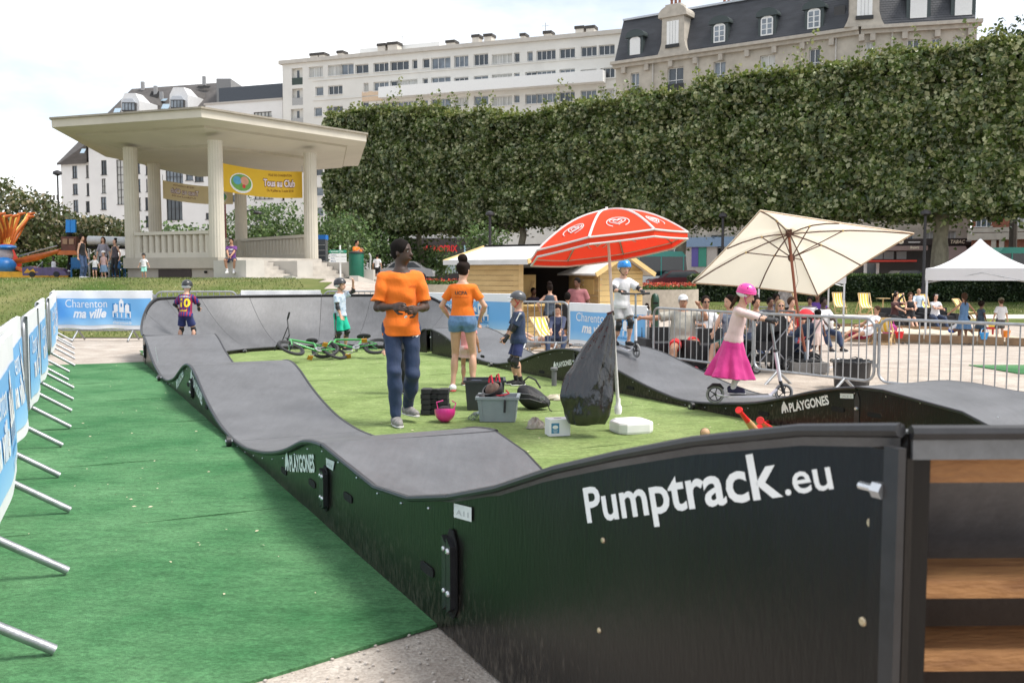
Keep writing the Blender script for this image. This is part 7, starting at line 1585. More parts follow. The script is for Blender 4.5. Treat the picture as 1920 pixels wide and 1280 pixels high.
# ---------------------------------------------------------------- people: one continuous body grown from a distance field, clothes grown over it
def nrm(v): v = np.asarray(v, float); return v/(np.linalg.norm(v)+1e-12)
class Vol:
    def __init__(s): s.p = []; s.cuts = []; s.subs = []; s.noise = 0
    def cap(s, a, b, ra, rb, k=.02):
        a, b = np.asarray(a, float), np.asarray(b, float); ab = b-a; L2 = ab.dot(ab)+1e-12; r = max(ra, rb)
        s.p.append((np.minimum(a, b)-r, np.maximum(a, b)+r, lambda P: (lambda t: np.linalg.norm(P-(a+t[..., None]*ab), axis=-1)-(ra+(rb-ra)*t))(np.clip((P-a)@ab/L2, 0, 1)), k)); return s
    def ell(s, c, r, M=None, k=.02):
        c, r = np.asarray(c, float), np.asarray(r, float); M = np.eye(3) if M is None else np.asarray(M); q = r.max()
        def f(P):
            L = (P-c)@M; k0 = np.linalg.norm(L/r, axis=-1); k1 = np.linalg.norm(L/(r*r), axis=-1)+1e-9; return k0*(k0-1)/k1
        s.p.append((c-q, c+q, f, k)); return s
    def loft(s, a, b, x, ts, rx, ry, infl=0, k=.02, flat=False, fold=0, nf=9, ph=0, x1=None):
        a, b = np.asarray(a, float), np.asarray(b, float); L = np.linalg.norm(b-a); z = (b-a)/L; x = nrm(np.asarray(x)-z*np.dot(x, z)); x1 = x if x1 is None else nrm(np.asarray(x1)-z*np.dot(x1, z))
        ts, rx, ry = map(np.asarray, (ts, rx, ry)); R_ = max(rx.max(), ry.max())+infl; lo, hi = a+z*L*ts[0], a+z*L*ts[-1]
        def f(P):
            q = P-a; t = q@z/L; tt = np.clip(t, ts[0], ts[-1]); u = np.clip(t, 0, 1)[..., None]; X = x*(1-u)+x1*u; X = X/np.linalg.norm(X, axis=-1, keepdims=True); Y = np.cross(np.broadcast_to(z, X.shape), X)
            ux = (q*X).sum(-1); uy = (q*Y).sum(-1); ax = np.interp(tt, ts, rx)+infl; ay = np.interp(tt, ts, ry)+infl
            if fold:
                an = np.arctan2(uy/ay, ux/ax); fo = 1+fold*np.clip((tt-ts[0])/(ts[-1]-ts[0]), 0, 1)*(np.sin(an*nf+ph)+.5*np.sin(an*(nf*1.7)+ph*2+tt*3)); ax = ax*fo; ay = ay*fo
            k0 = np.sqrt((ux/ax)**2+(uy/ay)**2)+1e-9; k1 = np.sqrt((ux/ax**2)**2+(uy/ay**2)**2)+1e-9; d = k0*(k0-1)/k1
            e = np.abs(t-tt)*L
            if flat: return np.where(e > 0, np.maximum(d, e), np.maximum(d, np.maximum(t-ts[-1], ts[0]-t)*L))
            return np.where(e > 0, np.hypot(np.maximum(d, 0), e)-.0, d)
        s.p.append((np.minimum(lo, hi)-R_, np.maximum(lo, hi)+R_, f, k)); return s
    def cut(s, p, n): s.cuts.append((np.asarray(p, float), nrm(n))); return s
    def mesh(s, name, m, vox, smooth=True):
        lo = np.min([p[0] for p in s.p], 0)-vox*2.5; hi = np.max([p[1] for p in s.p], 0)+vox*2.5; n = np.ceil((hi-lo)/vox).astype(int)+1
        F = np.full(n, .2, np.float32); ax = [lo[i]+vox*np.arange(n[i]) for i in range(3)]
        for a, b, f, k in s.p:
            mg = k+vox*2; i0 = np.maximum(0, np.floor((a-mg-lo)/vox).astype(int)); i1 = np.minimum(n, np.ceil((b+mg-lo)/vox).astype(int)+1)
            if (i1 <= i0).any(): continue
            P = np.stack(np.meshgrid(*[ax[i][i0[i]:i1[i]] for i in range(3)], indexing='ij'), -1); d = f(P).astype(np.float32)
            sl = tuple(slice(i0[i], i1[i]) for i in range(3)); G = F[sl]; h = np.maximum(k-np.abs(G-d), 0)/max(k, 1e-6); F[sl] = np.minimum(G, d)-h*h*k*.25
        if s.cuts or s.subs or s.noise:
            P = np.stack(np.meshgrid(*ax, indexing='ij'), -1).astype(np.float32)
            if s.noise: F += s.noise*(np.sin(P[...,0]*31+P[...,2]*17)+np.sin(P[...,1]*37-P[...,2]*23+1)+np.sin(P[...,2]*41+P[...,0]*13+2)).astype(np.float32)
            for p, q in s.cuts: F = np.maximum(F, ((P-p)@q).astype(np.float32))
            for g in s.subs: F = np.maximum(F, -g(P).astype(np.float32))
        return nets(F, lo, vox, name, m, smooth)
def nets(F, lo, vox, name, m, smooth):
    Sg = F < 0; C, PT_ = [], []; n = np.array(F.shape)
    for ax in range(3):
        a = [slice(None)]*3; b = [slice(None)]*3; a[ax] = slice(0, -1); b[ax] = slice(1, None)
        e = np.argwhere(Sg[tuple(a)] != Sg[tuple(b)]); 
        if not len(e): continue
        e2 = e.copy(); e2[:, ax] += 1; f0 = F[tuple(e.T)]; f1 = F[tuple(e2.T)]; p = e.astype(float); p[:, ax] += f0/(f0-f1)
        bx, cx = (ax+1) % 3, (ax+2) % 3; q = []
        for db, dc in ((0,0),(1,0),(1,1),(0,1)): g = e.copy(); g[:, bx] -= db; g[:, cx] -= dc; q.append(g)
        q = np.stack(q, 1); fl = ~Sg[tuple(e.T)]; q[fl] = q[fl][:, ::-1]; C.append(q); PT_.append(np.repeat(p[:, None], 4, 1))
    if not C:
        me = bpy.data.meshes.new(name); return me
    C = np.concatenate(C); P = np.concatenate(PT_); idx = (C[...,0]*n[1]+C[...,1])*n[2]+C[...,2]
    u, inv = np.unique(idx.ravel(), return_inverse=True); inv = inv.ravel(); V = np.zeros((len(u), 3)); np.add.at(V, inv, P.reshape(-1, 3)); V /= np.bincount(inv)[:, None]; V = V*vox+lo
    Q = inv.reshape(-1, 4)
    me = bpy.data.meshes.new(name); me.vertices.add(len(V)); me.vertices.foreach_set('co', V.astype(np.float32).ravel()); k = len(Q)
    me.loops.add(4*k); me.loops.foreach_set('vertex_index', Q.astype(np.int32).ravel()); me.polygons.add(k); me.polygons.foreach_set('loop_start', np.arange(0, 4*k, 4, dtype=np.int32))
    if smooth: me.polygons.foreach_set('use_smooth', np.ones(k, bool))
    if m: me.materials.append(m)
    me.update(calc_edges=True); return me
def ik(a, t, l1, l2, pole):
    a, t, pole = map(lambda v: np.asarray(v, float), (a, t, pole)); d = t-a; L = np.linalg.norm(d); 
    if L > (l1+l2)*.995: d = d/L*(l1+l2)*.995; L = (l1+l2)*.995; t = a+d
    z = d/L; x = (l1*l1-l2*l2+L*L)/(2*L); h = math.sqrt(max(0, l1*l1-x*x)); p = nrm(pole-z*pole.dot(z)); return a+z*x+p*h, t
TM = [-.10, 0, .15, .40, .65, .85, .95, 1.03]
TR = {'m': ([.064,.080,.080,.073,.082,.092,.070,.034], [.052,.060,.062,.058,.062,.056,.044,.034]), 'f': ([.074,.094,.088,.066,.076,.086,.064,.029], [.056,.064,.060,.050,.060,.050,.040,.029]), 'k': ([.066,.082,.082,.078,.082,.088,.066,.036], [.054,.062,.064,.062,.062,.056,.046,.036]), 'h': ([.080,.108,.118,.118,.112,.110,.080,.038], [.07,.085,.105,.108,.085,.066,.05,.038])}
SK = {'dark': mat('skin_dark', (.055,.028,.018), .5, 0, .15, 14), 'light': mat('skin_light', (.56,.32,.22), .55, 0, .08, 14), 'tan': mat('skin_tan', (.40,.21,.13), .55, 0, .08, 14), 'brown': mat('skin_brown', (.16,.075,.045), .5, 0, .1, 14)}
HR = {'black': mat('hair_black', (.010,.008,.007), .85, 0, .3, 30, .2, 90, spec=.1), 'brown': mat('hair_brown', (.055,.028,.016), .8, 0, .4, 30, .3, 90, spec=.15), 'dark': mat('hair_dark_brown', (.014,.008,.006), .8, 0, .4, 30, .3, 90, spec=.15), 'blond': mat('hair_blond', (.30,.19,.09), .6, 0, .4, 30, .5, 90), 'grey': mat('hair_grey', (.25,.24,.23), .6, 0, .3, 30, .4, 90)}
def fab(name, col, rough=.85, var=.08): return mat('fabric_'+name, col, rough, 0, var, 9, .6, 15, sheen=.1, stretch=(1,1,.6))
def rotm(yaw, pitch=0, roll=0): return np.array((Matrix.Rotation(R(yaw), 3, 'Z') @ Matrix.Rotation(R(pitch), 3, 'X') @ Matrix.Rotation(R(roll), 3, 'Y')))
def person(label, loc, rz, h, pose=None, wear=None, skin='light', hair=('short', 'brown'), sex='m', group=None, vox=None, fine=False, kid=None):
    po = dict(pose or {}); we = dict(wear or {}); kid = sex == 'k' if kid is None else kid
    hh = po.get('hh', .168 if kid else .134)*h; H = h
    pel = np.array(po.get('pel', (0, 0, .49 if kid else .53)), float)*H; ln = po.get('lean', (0, 0)); tl = (.295 if kid else .292)*H
    dz = nrm((ln[0], ln[1], 1)); nb = pel+dz*tl; tw = po.get('twist', 0); px = nrm(rotm(po.get('hipyaw', 0))@np.array((1,0,0))); cx = nrm(rotm(tw)@np.array((1,0,0))); cx = nrm(cx-dz*cx.dot(dz)); cy = np.cross(dz, cx)
    sw = {'m': .089, 'f': .081, 'k': .080, 'h': .108}[sex]*H; sh = {s: nb+cx*s*sw-dz*.040*H for s in (-1, 1)}
    hw = {'m': .050, 'f': .052, 'k': .046, 'h': .056}[sex]*H; hip = {s: pel+px*s*hw-np.array((0,0,.02*H)) for s in (-1, 1)}
    al, fl_ = (.160*H, .140*H) if not kid else (.148*H, .128*H); lt = ((.53 if not kid else .49)-.06)*H*.5*1.02
    el, wr, kn, an = {}, {}, {}, {}
    for s, k in ((1, 'l'), (-1, 'r')):
        t = po.get('h'+k, (s*.155, -.02, .50 if not kid else .47)); el[s], wr[s] = ik(sh[s], np.array(t)*H, al, fl_, np.array(po.get('e'+k, (s*.5, .8, -.2))))
        t = po.get('f'+k, (s*.06, 0, .045)); kn[s], an[s] = ik(hip[s], np.array(t)*H, lt, lt, np.array(po.get('k'+k, (s*.08, -1, 0))))
    vox = vox or (.0085 if fine else .014 if H > 1.3 else .011); kk = .022*H
    T = thing('person', label, po.get('cat', 'person'), loc, rz, group); X0 = (nb[0], nb[1], 0)
    rx, ry = np.array(TR[sex][0])*H, np.array(TR[sex][1])*H
    def torso(V, infl, t0=-.10, t1=1.03, k=None, flat=False, cl=False):
        ts = np.array(TM); t_ = np.unique(np.r_[t0, ts[(ts > t0) & (ts < t1)], t1]); ax_, ay_ = np.interp(t_, ts, rx), np.interp(t_, ts, ry)
        if cl: ax_ = np.where(t_ < .1, rx[2]*1.0+.012*H, ax_); ay_ = np.where(t_ < .1, ry[2]*1.06+.010*H, ay_); ax_ = np.where((t_ > .1) & (t_ < .9), np.maximum(ax_, rx[2]*(.97 if sex != 'f' else .84)), ax_)
        V.loft(pel, nb, px, t_, ax_, ay_, infl, k or kk, flat, x1=cx)
    fm = {'m': 1, 'f': .88, 'k': .95, 'h': 1.22}[sex]; ra = (.0265*H*fm, .0215*H*fm, .0150*H*fm); rl = (.047*H*fm*(1.16 if sex == 'f' else 1), .030*H*fm, .0195*H*fm)
    # head
    Hm = rotm(tw+po.get('hy', 0), -po.get('hp', 0)) if False else rotm(tw+po.get('hy', 0)) @ rotm(0, po.get('hp', 0)); hb = nb+dz*.032*H; up = Hm@np.array((0,0,1.)); hc = hb+dz*.02*H*.3+up*hh*.46+Hm@np.array((0,-.06*hh,0))
    hp_ = lambda x, y, z: hc+Hm@np.array((x*hh, y*hh, z*hh))
    V = Vol(); torso(V, 0)
    V.cap(nb-dz*.02*H, hp_(0, .06, -.18), .034*H*(.86 if sex == 'f' else 1), .030*H*(.86 if sex == 'f' else 1), kk)
    V.ell(hp_(0, .03, .12), np.array((.33,.40,.38))*hh, Hm, .02*H); V.ell(hp_(0, -.10, -.20), np.array((.235,.27,.27))*hh, Hm, .02*H)
    V.cap(hp_(0,-.355,.02), hp_(0,-.43,-.13), .035*hh, .062*hh, .008*H); V.ell(hp_(0,-.355,-.275), np.array((.10,.05,.035))*hh, Hm, .006*H); V.cap(hp_(-.15,-.31,.10), hp_(.15,-.31,.10), .05*hh, .05*hh, .008*H)
    for s in (-1, 1): V.ell(hp_(s*.325,.04,-.06), np.array((.035,.07,.105))*hh, Hm, .004*H)
    for s in (-1, 1):
        V.cap(nb-dz*.048*H+cx*s*.035*H, sh[s], .033*H*fm, .0285*H*fm, kk); V.cap(sh[s], el[s], ra[0], ra[1], .012*H); V.cap(el[s], wr[s], ra[1]*1.02, ra[2], .008*H); V.ell(el[s]*.68+wr[s]*.32, (ra[1]*1.12,)*3, None, .01*H)
        V.cap(hip[s], kn[s], rl[0], rl[1], kk); V.cap(kn[s], an[s], rl[1]*.96, rl[2], .010*H); calf = kn[s]*.66+an[s]*.34; bk = nrm(np.cross(np.cross(kn[s]-hip[s], an[s]-kn[s]), an[s]-kn[s])+np.array((0,1e-3,0))); fwd = rotm(po.get('tl' if s > 0 else 'tr', s*8))@np.array((0,-1,0))
        V.ell(calf-fwd*.008*H, (.032*H*fm,.033*H*fm,.075*H), None, .012*H) if abs((kn[s]-an[s])[2]) > .6*lt else None
        V.cap(an[s]-np.array((0,0,.012*H)), an[s]+fwd*.085*H-np.array((0,0,.024*H)), .022*H, .016*H, .012*H)
        # hand: palm, four bent fingers of unequal length, thumb from the side of the palm
        fd = nrm(wr[s]-el[s]); gd = nrm(po.get('g'+('l' if s > 0 else 'r'), (0,-.5,-.7))); side_ = np.cross(fd, gd); side_ = nrm(side_) if np.linalg.norm(side_) > .1 else nrm(np.cross(fd, (1,0,0))); cur = nrm(gd-fd*gd.dot(fd)); hs = .105*H if not kid else .095*H
        th_s = 1 if side_[1]*-1 > 0 else -1
        if fine:
            V.loft(wr[s]-fd*.005*H, wr[s]+fd*hs*.5, side_, [0,.3,.7,1], np.array((.016,.021,.025,.024))*H, np.array((.013,.012,.012,.010))*H, 0, .008*H)
            for q, (o, l, c0) in enumerate(((-.0185,.42,.95),(-.0065,.48,1.0),(.0060,.45,1.05),(.0175,.35,1.15))):
                cur_a = po.get('curl', 1.0)*c0*.75; b0 = wr[s]+fd*hs*.46+side_*o*H; d1 = nrm(fd*math.cos(cur_a*.5)+cur*math.sin(cur_a*.5)); d2 = nrm(fd*math.cos(cur_a*1.3)+cur*math.sin(cur_a*1.3)); d3 = nrm(fd*math.cos(cur_a*1.9)+cur*math.sin(cur_a*1.9)); l1 = hs*l
                p1 = b0+d1*l1*.45; p2 = p1+d2*l1*.32; p3 = p2+d3*l1*.24; r = .0056*H
                V.cap(b0, p1, r*1.1, r, .002*H); V.cap(p1, p2, r, r*.92, .002*H); V.cap(p2, p3, r*.92, r*.8, .002*H)
            tb = wr[s]+fd*hs*.16+side_*th_s*.019*H; t1 = tb+nrm(fd*.7+side_*th_s*.6+cur*.35)*hs*.26; t2 = t1+nrm(fd*.9+cur*.5)*hs*.22; V.cap(tb, t1, .0085*H, .0068*H, .006*H); V.cap(t1, t2, .0068*H, .0052*H, .002*H)
        else:
            V.ell(wr[s]+fd*hs*.32, np.array((.022*H,.022*H,.022*H)), None, .01*H); V.cap(wr[s]+fd*hs*.35, wr[s]+fd*hs*.62+cur*hs*.25, .017*H, .012*H, .01*H); V.cap(wr[s]+fd*hs*.2+side_*th_s*.012*H, wr[s]+fd*hs*.45+side_*th_s*.028*H, .008*H, .006*H, .005*H)
    link('body', V.mesh('body', SK[skin], vox), T)
    # eyes, brows, lips
    if H/hh and not po.get('noface'):
        for s in (-1, 1):
            e = MB(); e.sphere(hp_(s*.125,-.322,.012), .040*hh, 8, 6); eo = e.build('eye', mat('eye_white', (.35,.33,.31), .3), T, True); MB().sphere(hp_(s*.125,-.338,.012), .029*hh, 8, 6).build('iris', mat('iris_dark', (.02,.012,.01), .2), eo, True)
            if fine: MB().tube([Vector(hp_(s*.06,-.375,.10)), Vector(hp_(s*.14,-.375,.125)), Vector(hp_(s*.21,-.33,.10))], .014*hh, 5).build('eyebrow', HR['black'] if hair[1] == 'black' else HR['brown'], T)
        MB().tube([Vector(hp_(-.10,-.375,-.268)), Vector(hp_(0,-.41,-.275)), Vector(hp_(.10,-.375,-.268))], .018*hh, 5).build('lips', mat('lips_%s' % skin, tuple(c*k_ for c, k_ in zip({'dark': (.05,.02,.015), 'light': (.5,.2,.16), 'tan': (.3,.12,.09), 'brown': (.14,.05,.04)}[skin], (1.1,.8,.8))), .5), T)
    st, hc_ = hair; hv = max(vox*.8, .006); face = lambda P: (lambda L_: (lambda k0: (k0-1)*.3*hh)(np.linalg.norm(L_/np.array((.31,.42,.46))/hh, axis=-1)))((P-hp_(0,-.42,-.16))@Hm)
    if st != 'bald' and not we.get('helmet') or st in ('long', 'pony'):
        V = Vol(); V.noise = .0018 if st != 'bun' else .0035
        if not we.get('helmet'): V.ell(hp_(0, .05, .14), np.array((.358,.425,.412))*hh*(1.12 if st in ('curly','full') else 1), Hm, .01*H); V.ell(hp_(0, .16, -.05), np.array((.31,.29,.30))*hh, Hm, .01*H)
        if st == 'long': 
            for s in (-1, 1): V.cap(hp_(s*.26,.12,-.1), hp_(s*.30,.10,-.85), .16*hh, .11*hh, .02*H)
            V.cap(hp_(0,.24,0), hp_(0,.30,-1.05), .26*hh, .17*hh, .02*H)
        if st == 'pony': V.cap(hp_(0,.36,-.05), hp_(.04,.52,-.95), .13*hh, .05*hh, .02*H)
        if st == 'bun': V.ell(hp_(0,.22,.60), np.array((.29,.27,.24))*hh, Hm, .01*H); V.ell(hp_(.02,.34,.16), np.array((.26,.22,.26))*hh, Hm, .01*H)
        if st == 'curly': 
            for k in range(26): a, b = RNG.uniform(0, 6.28), RNG.uniform(-.3, 1); V.ell(hp_(.36*math.cos(a)*math.sqrt(1-b*b*.8), .1+.38*math.sin(a)*math.sqrt(1-b*b*.8), .12+.38*b), (.11*hh,)*3, None, .01*H)
        V.subs.append(face); link('hair', V.mesh('hair', HR[hc_], hv), T)
    if we.get('helmet'):
        hm = we['helmet']; V = Vol(); V.ell(hp_(0, .04, .15), np.array((.45,.52,.45))*hh, Hm, .01); V.cut(hp_(0,-.3,.10), Hm@np.array((0,-.22,-1.)));  V.cut(hp_(0,.3,-.10), Hm@np.array((0,.35,-1.)))
        o = link('helmet', V.mesh('helmet', hm, hv), T)
        MB().tube([Vector(hp_(.455*math.cos(a), .04+.50*math.sin(a), .02-.10*math.sin(a)+.05)) for a in np.linspace(0, 2*math.pi, 24)[:-1]], .024*hh, 6, closed=True).build('helmet_rim', hm, o, True)
        for a in (40, 90, 140): MB().sphere(hp_(.40*math.cos(R(a-90+180)), .04+.47*math.sin(R(a-90+180))*.9, .36), .035*hh, 8, 6).build('vent_hole', DARK, o)
        for s in (-1, 1): MB().tube([Vector(hp_(s*.36,.10,.02)), Vector(hp_(s*.32,-.02,-.22)), Vector(hp_(s*.10,-.20,-.46))], .026*hh, 6).tube([Vector(hp_(s*.36,-.22,.06)), Vector(hp_(s*.32,-.02,-.22))], .022*hh, 6).build('strap', we.get('strap', BLACKP), T, True)
        if we.get('visor'): 
            V = Vol(); V.ell(hp_(0,-.42,.13), np.array((.34,.26,.05))*hh, Hm, .01); link('visor', V.mesh('visor', we['visor'], hv), T)
        if we.get('pad'): V = Vol(); V.ell(hp_(0,.16,-.06), np.array((.40,.36,.16))*hh, Hm, .01); V.subs.append(face); link('helmet_lining', V.mesh('helmet_lining', we['pad'], hv), T)
    if we.get('cap'):
        V = Vol(); V.ell(hp_(0,.03,.2), np.array((.38,.44,.36))*hh, Hm, .01).cut(hp_(0,0,.14), Hm@np.array((0,0,-1.))); V.ell(hp_(0,-.42,.15), np.array((.26,.26,.03))*hh, Hm, .005); link('cap', V.mesh('cap', we['cap'], hv), T)
    if we.get('veil'):
        V = Vol(); V.ell(hp_(0,.06,.08), np.array((.42,.46,.48))*hh, Hm, .02); V.cap(hp_(0,.05,-.3), nb-dz*.03*H, .3*hh, .5*hh, .03); V.subs.append(face); link('headscarf', V.mesh('headscarf', we['veil'], hv), T)
    if we.get('glasses'):
        zz = .26 if we['glasses'] == 'up' else .02; yy = -.36 if zz < .1 else -.30
        for s in (-1, 1): MB().sphere(hp_(s*.13, yy-.02, zz), (.10*hh, .04*hh, .075*hh), 10, 6).build('lens', mat('dark_lens', (.012,.01,.01), .1) if zz < .1 else WPAINT, T, True)
        MB().tube([Vector(hp_(-.34,.0,zz)), Vector(hp_(-.2,yy,zz+.02)), Vector(hp_(.2,yy,zz+.02)), Vector(hp_(.34,0,zz))], .014*hh, 5).build('glasses_frame', BLACKP, T)
    cv = max(vox, .009) if fine else vox
    out = {'T': T, 'nb': nb, 'pel': pel, 'wr': wr, 'el': el, 'kn': kn, 'an': an, 'hp': hp_, 'sh': sh, 'H': H}
    if we.get('top'):
        t = we['top']; V = Vol(); V.noise = t.get('wr', .0016); e = t.get('e', .010)*H*.62; t0 = t.get('hem', -.04); torso(V, e, t0, .97, flat=False, cl=True); u = t.get('sleeve', .55); strap = t.get('strap')
        if t.get('belly'): V.ell(pel*.62+nb*.38+np.array((0,-.035*H,0)), (.10*H,.085*H,.10*H), None, kk)
        if not strap:
            for s in (-1, 1):
                V.cap(nb-dz*.045*H+cx*s*.035*H, sh[s], .034*H*fm+e, .029*H*fm+e, kk); 
                if u <= 1: q = sh[s]+(el[s]-sh[s])*u; V.loft(sh[s], el[s], (0,0,1) if abs(nrm(el[s]-sh[s])[2]) < .8 else (1,0,0), [0,u], [ra[0]+e*1.3, ra[1]+e*t.get('flare', 2.4)], [ra[0]+e*1.3, ra[1]+e*t.get('flare', 2.4)], 0, .005*H, True)
                else: V.cap(sh[s], el[s], ra[0]+e*1.2, ra[1]+e*1.2, .014*H); V.cap(el[s], el[s]+(wr[s]-el[s])*(u-1), ra[1]+e*1.1, lerp(ra[1], ra[2], u-1)+e, .01*H)
        else:
            for s in (-1, 1): V.cut(nb+cx*s*.066*H, cx*s+dz*.25)
        V.cut(pel+dz*(tl*t0), -dz)
        nk = t.get('neck', .052)*H; nkp = nb+dz*(.018*H)-cy*(-.0)+np.cross(cx, dz)*0-cy*.012*H*(1 if True else 0); V.subs.append(lambda P, c=nkp, r=nk: np.linalg.norm((P-c)/np.array((1.05,1.05,.62)), axis=-1)-r)
        out['top'] = link(t.get('name', 'shirt'), V.mesh('shirt', t['m'], cv), T)
    if we.get('bottom'):
        t = we['bottom']; V = Vol(); V.noise = t.get('wr', .0016); e = t.get('e', .010)*H*.72; ty = t['t']; L_ = t.get('len', .5)
        torso(V, e*.9, -.10, t.get('waist', .12))
        if ty == 'skirt':
            V.loft(pel+np.array((0,0,.03*H)), pel+np.array(t.get('sway', (0,0,0)))*H-np.array((0,0,L_*H)), (1,0,0), [0,.3,1], [rx[1]+e, rx[1]*1.25+e, rx[1]*t.get('flare', 2.0)], [ry[1]+e, ry[1]*1.6+e, ry[1]*t.get('flare', 2.0)*1.18], 0, .01*H, True, t.get('fold', .07), t.get('nf', 8), 1.3)
        else:
            for s in (-1, 1):
                if L_ <= 1: V.loft(hip[s]+np.array((0,0,.0)), kn[s], px, [-.02,.3,L_], [rl[0]+e, lerp(rl[0],rl[1],.3)+e*1.3, lerp(rl[0],rl[1],L_)+e*t.get('flare', 2.2)], [rl[0]+e, lerp(rl[0],rl[1],.3)+e*1.3, lerp(rl[0],rl[1],L_)+e*t.get('flare', 2.2)], 0, .016*H, True)
                else: 
                    V.cap(hip[s], kn[s], rl[0]+e, rl[1]+e*1.2, .016*H); k_ = L_-1; q = kn[s]+(an[s]-kn[s])*k_; V.cap(kn[s], q, rl[1]+e*1.3+.003*H, lerp(rl[1],rl[2],k_)+e*t.get('flare', 1.1)+.003*H, .012*H); V.ell(kn[s]*.66+an[s]*.34+np.array((0,.008*H,0)), np.array((.034*H*fm+e,.036*H*fm+e,.085*H)), None, .012*H)
                V.ell(hip[s]+np.array((0,.012*H,.01*H)), (rl[0]+e,)*3, None, .016*H)
        V.cut(pel+dz*(tl*t.get('waist', .12)), dz); out['bottom'] = link(t.get('name', {'skirt': 'skirt', 'shorts': 'shorts'}.get(ty, 'trousers')), V.mesh('bottom', t['m'], cv), T)
    if we.get('shoes'):
        for s in (-1, 1):
            fwd = rotm(po.get('tl' if s > 0 else 'tr', s*8))@np.array((0,-1,0)); V = Vol(); a = an[s]-np.array((0,0,.018*H)); dn = .026*H; fz = po.get('tilt'+('l' if s > 0 else 'r'), 0); dd = nrm(fwd+np.array((0,0,fz)))
            V.cap(a-dd*.018*H, a+dd*.03*H+np.array((0,0,-.006*H)), .027*H, .027*H, .01*H); V.cap(a+dd*.03*H-np.array((0,0,.006*H)), a+dd*.092*H-np.array((0,0,.010*H)), .026*H, .020*H, .012*H); V.cut(a-np.array((0,0,.026*H)), np.array((0,0,-1.))+dd*fz)
            so = link('shoe', V.mesh('shoe', we['shoes'], max(.006, vox*.75)), T); V = Vol(); sx = nrm(np.cross(dd, (0,0,1)))
            V.loft(a-dd*.048*H-np.array((0,0,.022*H)), a+dd*.116*H-np.array((0,0,.022*H)), sx, [0,.1,.3,.6,.9,1], np.array((.012,.024,.026,.030,.022,.010))*H, np.array((.007,)*6)*H, 0, .004*H); link('sole', V.mesh('sole', we.get('sole', WPAINT), max(.006, vox*.7)), so)
    if we.get('socks'):
        for s in (-1, 1):
            V = Vol(); q = an[s]+(kn[s]-an[s])*we.get('sock_h', .25); r = lerp(rl[2], rl[1], we.get('sock_h', .25)); V.cap(an[s]-np.array((0,0,.01*H)), q, rl[2]+.004*H, r+.005*H, .01*H)
            if we.get('sock_h', .25) > .5: V.ell(kn[s]*.66+an[s]*.34, (.039*H*fm,.040*H*fm,.075*H), None, .012*H)
            V.cut(q, kn[s]-an[s]); link('sock', V.mesh('sock', we['socks'], vox), T)
    if we.get('pads'):
        for nm_, js, r in (('elbow_pad', el, ra[1]), ('knee_pad', kn, rl[1])):
            if nm_ not in we['pads']: continue
            for s in (-1, 1):
                p = js[s]; A_ = sh[s] if nm_ == 'elbow_pad' else hip[s]; B_ = wr[s] if nm_ == 'elbow_pad' else an[s]; out_ = nrm(p-(A_+B_)/2+np.array((0,-1e-3,0)))
                V = Vol(); V.cap(p+(A_-p)*.16, p, r+.006*H, r+.006*H, .01*H); V.cap(p, p+(B_-p)*.16, r+.006*H, r+.004*H, .01*H); V.ell(p+out_*r*.9, (r*.9,r*.9,r*.95), None, .008*H); o = link(nm_, V.mesh(nm_, mat('pad_black', (.018,.018,.02), .5), max(.006, vox*.8)), T)
                for w_ in (.36, -.36):
                    q = p+((A_ if w_ > 0 else B_)-p)*.30; V = Vol(); V.cap(q, q+nrm(A_-B_)*.008*H, r*1.0+.007*H, r*1.0+.007*H, .004); V.cut(q+nrm(A_-B_)*.010*H, A_-B_); V.cut(q-nrm(A_-B_)*.010*H, B_-A_); link('pad_strap', V.mesh('pad_strap', MATS['pad_black'], max(.006, vox*.7)), o)
    if we.get('gloves'):
        for s in (-1, 1): V = Vol(); fd = nrm(wr[s]-el[s]); V.cap(wr[s]-fd*.03*H, wr[s]+fd*.045*H, .019*H, .024*H, .01*H); link('wrist_guard', V.mesh('wrist_guard', mat('pad_black', (.018,.018,.02), .5), max(.006, vox)), T)
    return out
def decal(P, src, txt, x, z, hgt, m, side_=-1, bold=0, wmax=None, arc=0, off=.004, sub=True):
    """lettering laid on the front (side_=-1) or back (+1) of a garment"""
    me = src.data; bv = BVHTree.FromPolygons([v.co.copy() for v in me.vertices], [tuple(p.vertices) for p in me.polygons]); tm = textmesh(txt, 1, bold); w_ = tm[0][:,0].max(); k = wmax/(w_*hgt) if wmax else 1
    def f(X, Y, Z):
        u = (X-w_/2)*hgt*k; xx = x+(u if side_ < 0 else -u); zz = z+Y*hgt-arc*u*u; hit = bv.ray_cast(Vector((xx, side_*2.0, zz)), Vector((0, -side_, 0)))[0]
        return (hit if hit else Vector((xx, src.get('_y', 0), zz)))+Vector((0, side_*off, 0))
    lettering('lettering', tm, f, m, P)
# ---------------------------------------------------------------- the people
ORG = fab('orange', (.82,.17,.008), .85, .05); NAVY = fab('navy', (.018,.035,.085), .8, .15); BLK = fab('black', (.012,.012,.014)); WHT = fab('white', (.72,.71,.72), .85, .04); DEN = fab('denim', (.10,.19,.33), .9, .3); GRYF = fab('grey', (.33,.32,.30), .85, .1)
def spot(px, py, z=0.0): q = gnd(px, py, z); return (q.x, q.y, z)
def facing(deg): return R(deg)      # 0 faces the camera, 90 faces right, -90 faces left, 180 away
HP_BLK = mat('matt_black_helmet', (.022,.023,.026), .38, 0, .1, coat=.3); HP_PNK = mat('bright_pink_helmet', (.80,.05,.32), .3, 0, .04, coat=.4); HP_BLU = mat('bright_blue_helmet', (.01,.22,.62), .3, 0, .05, coat=.4)
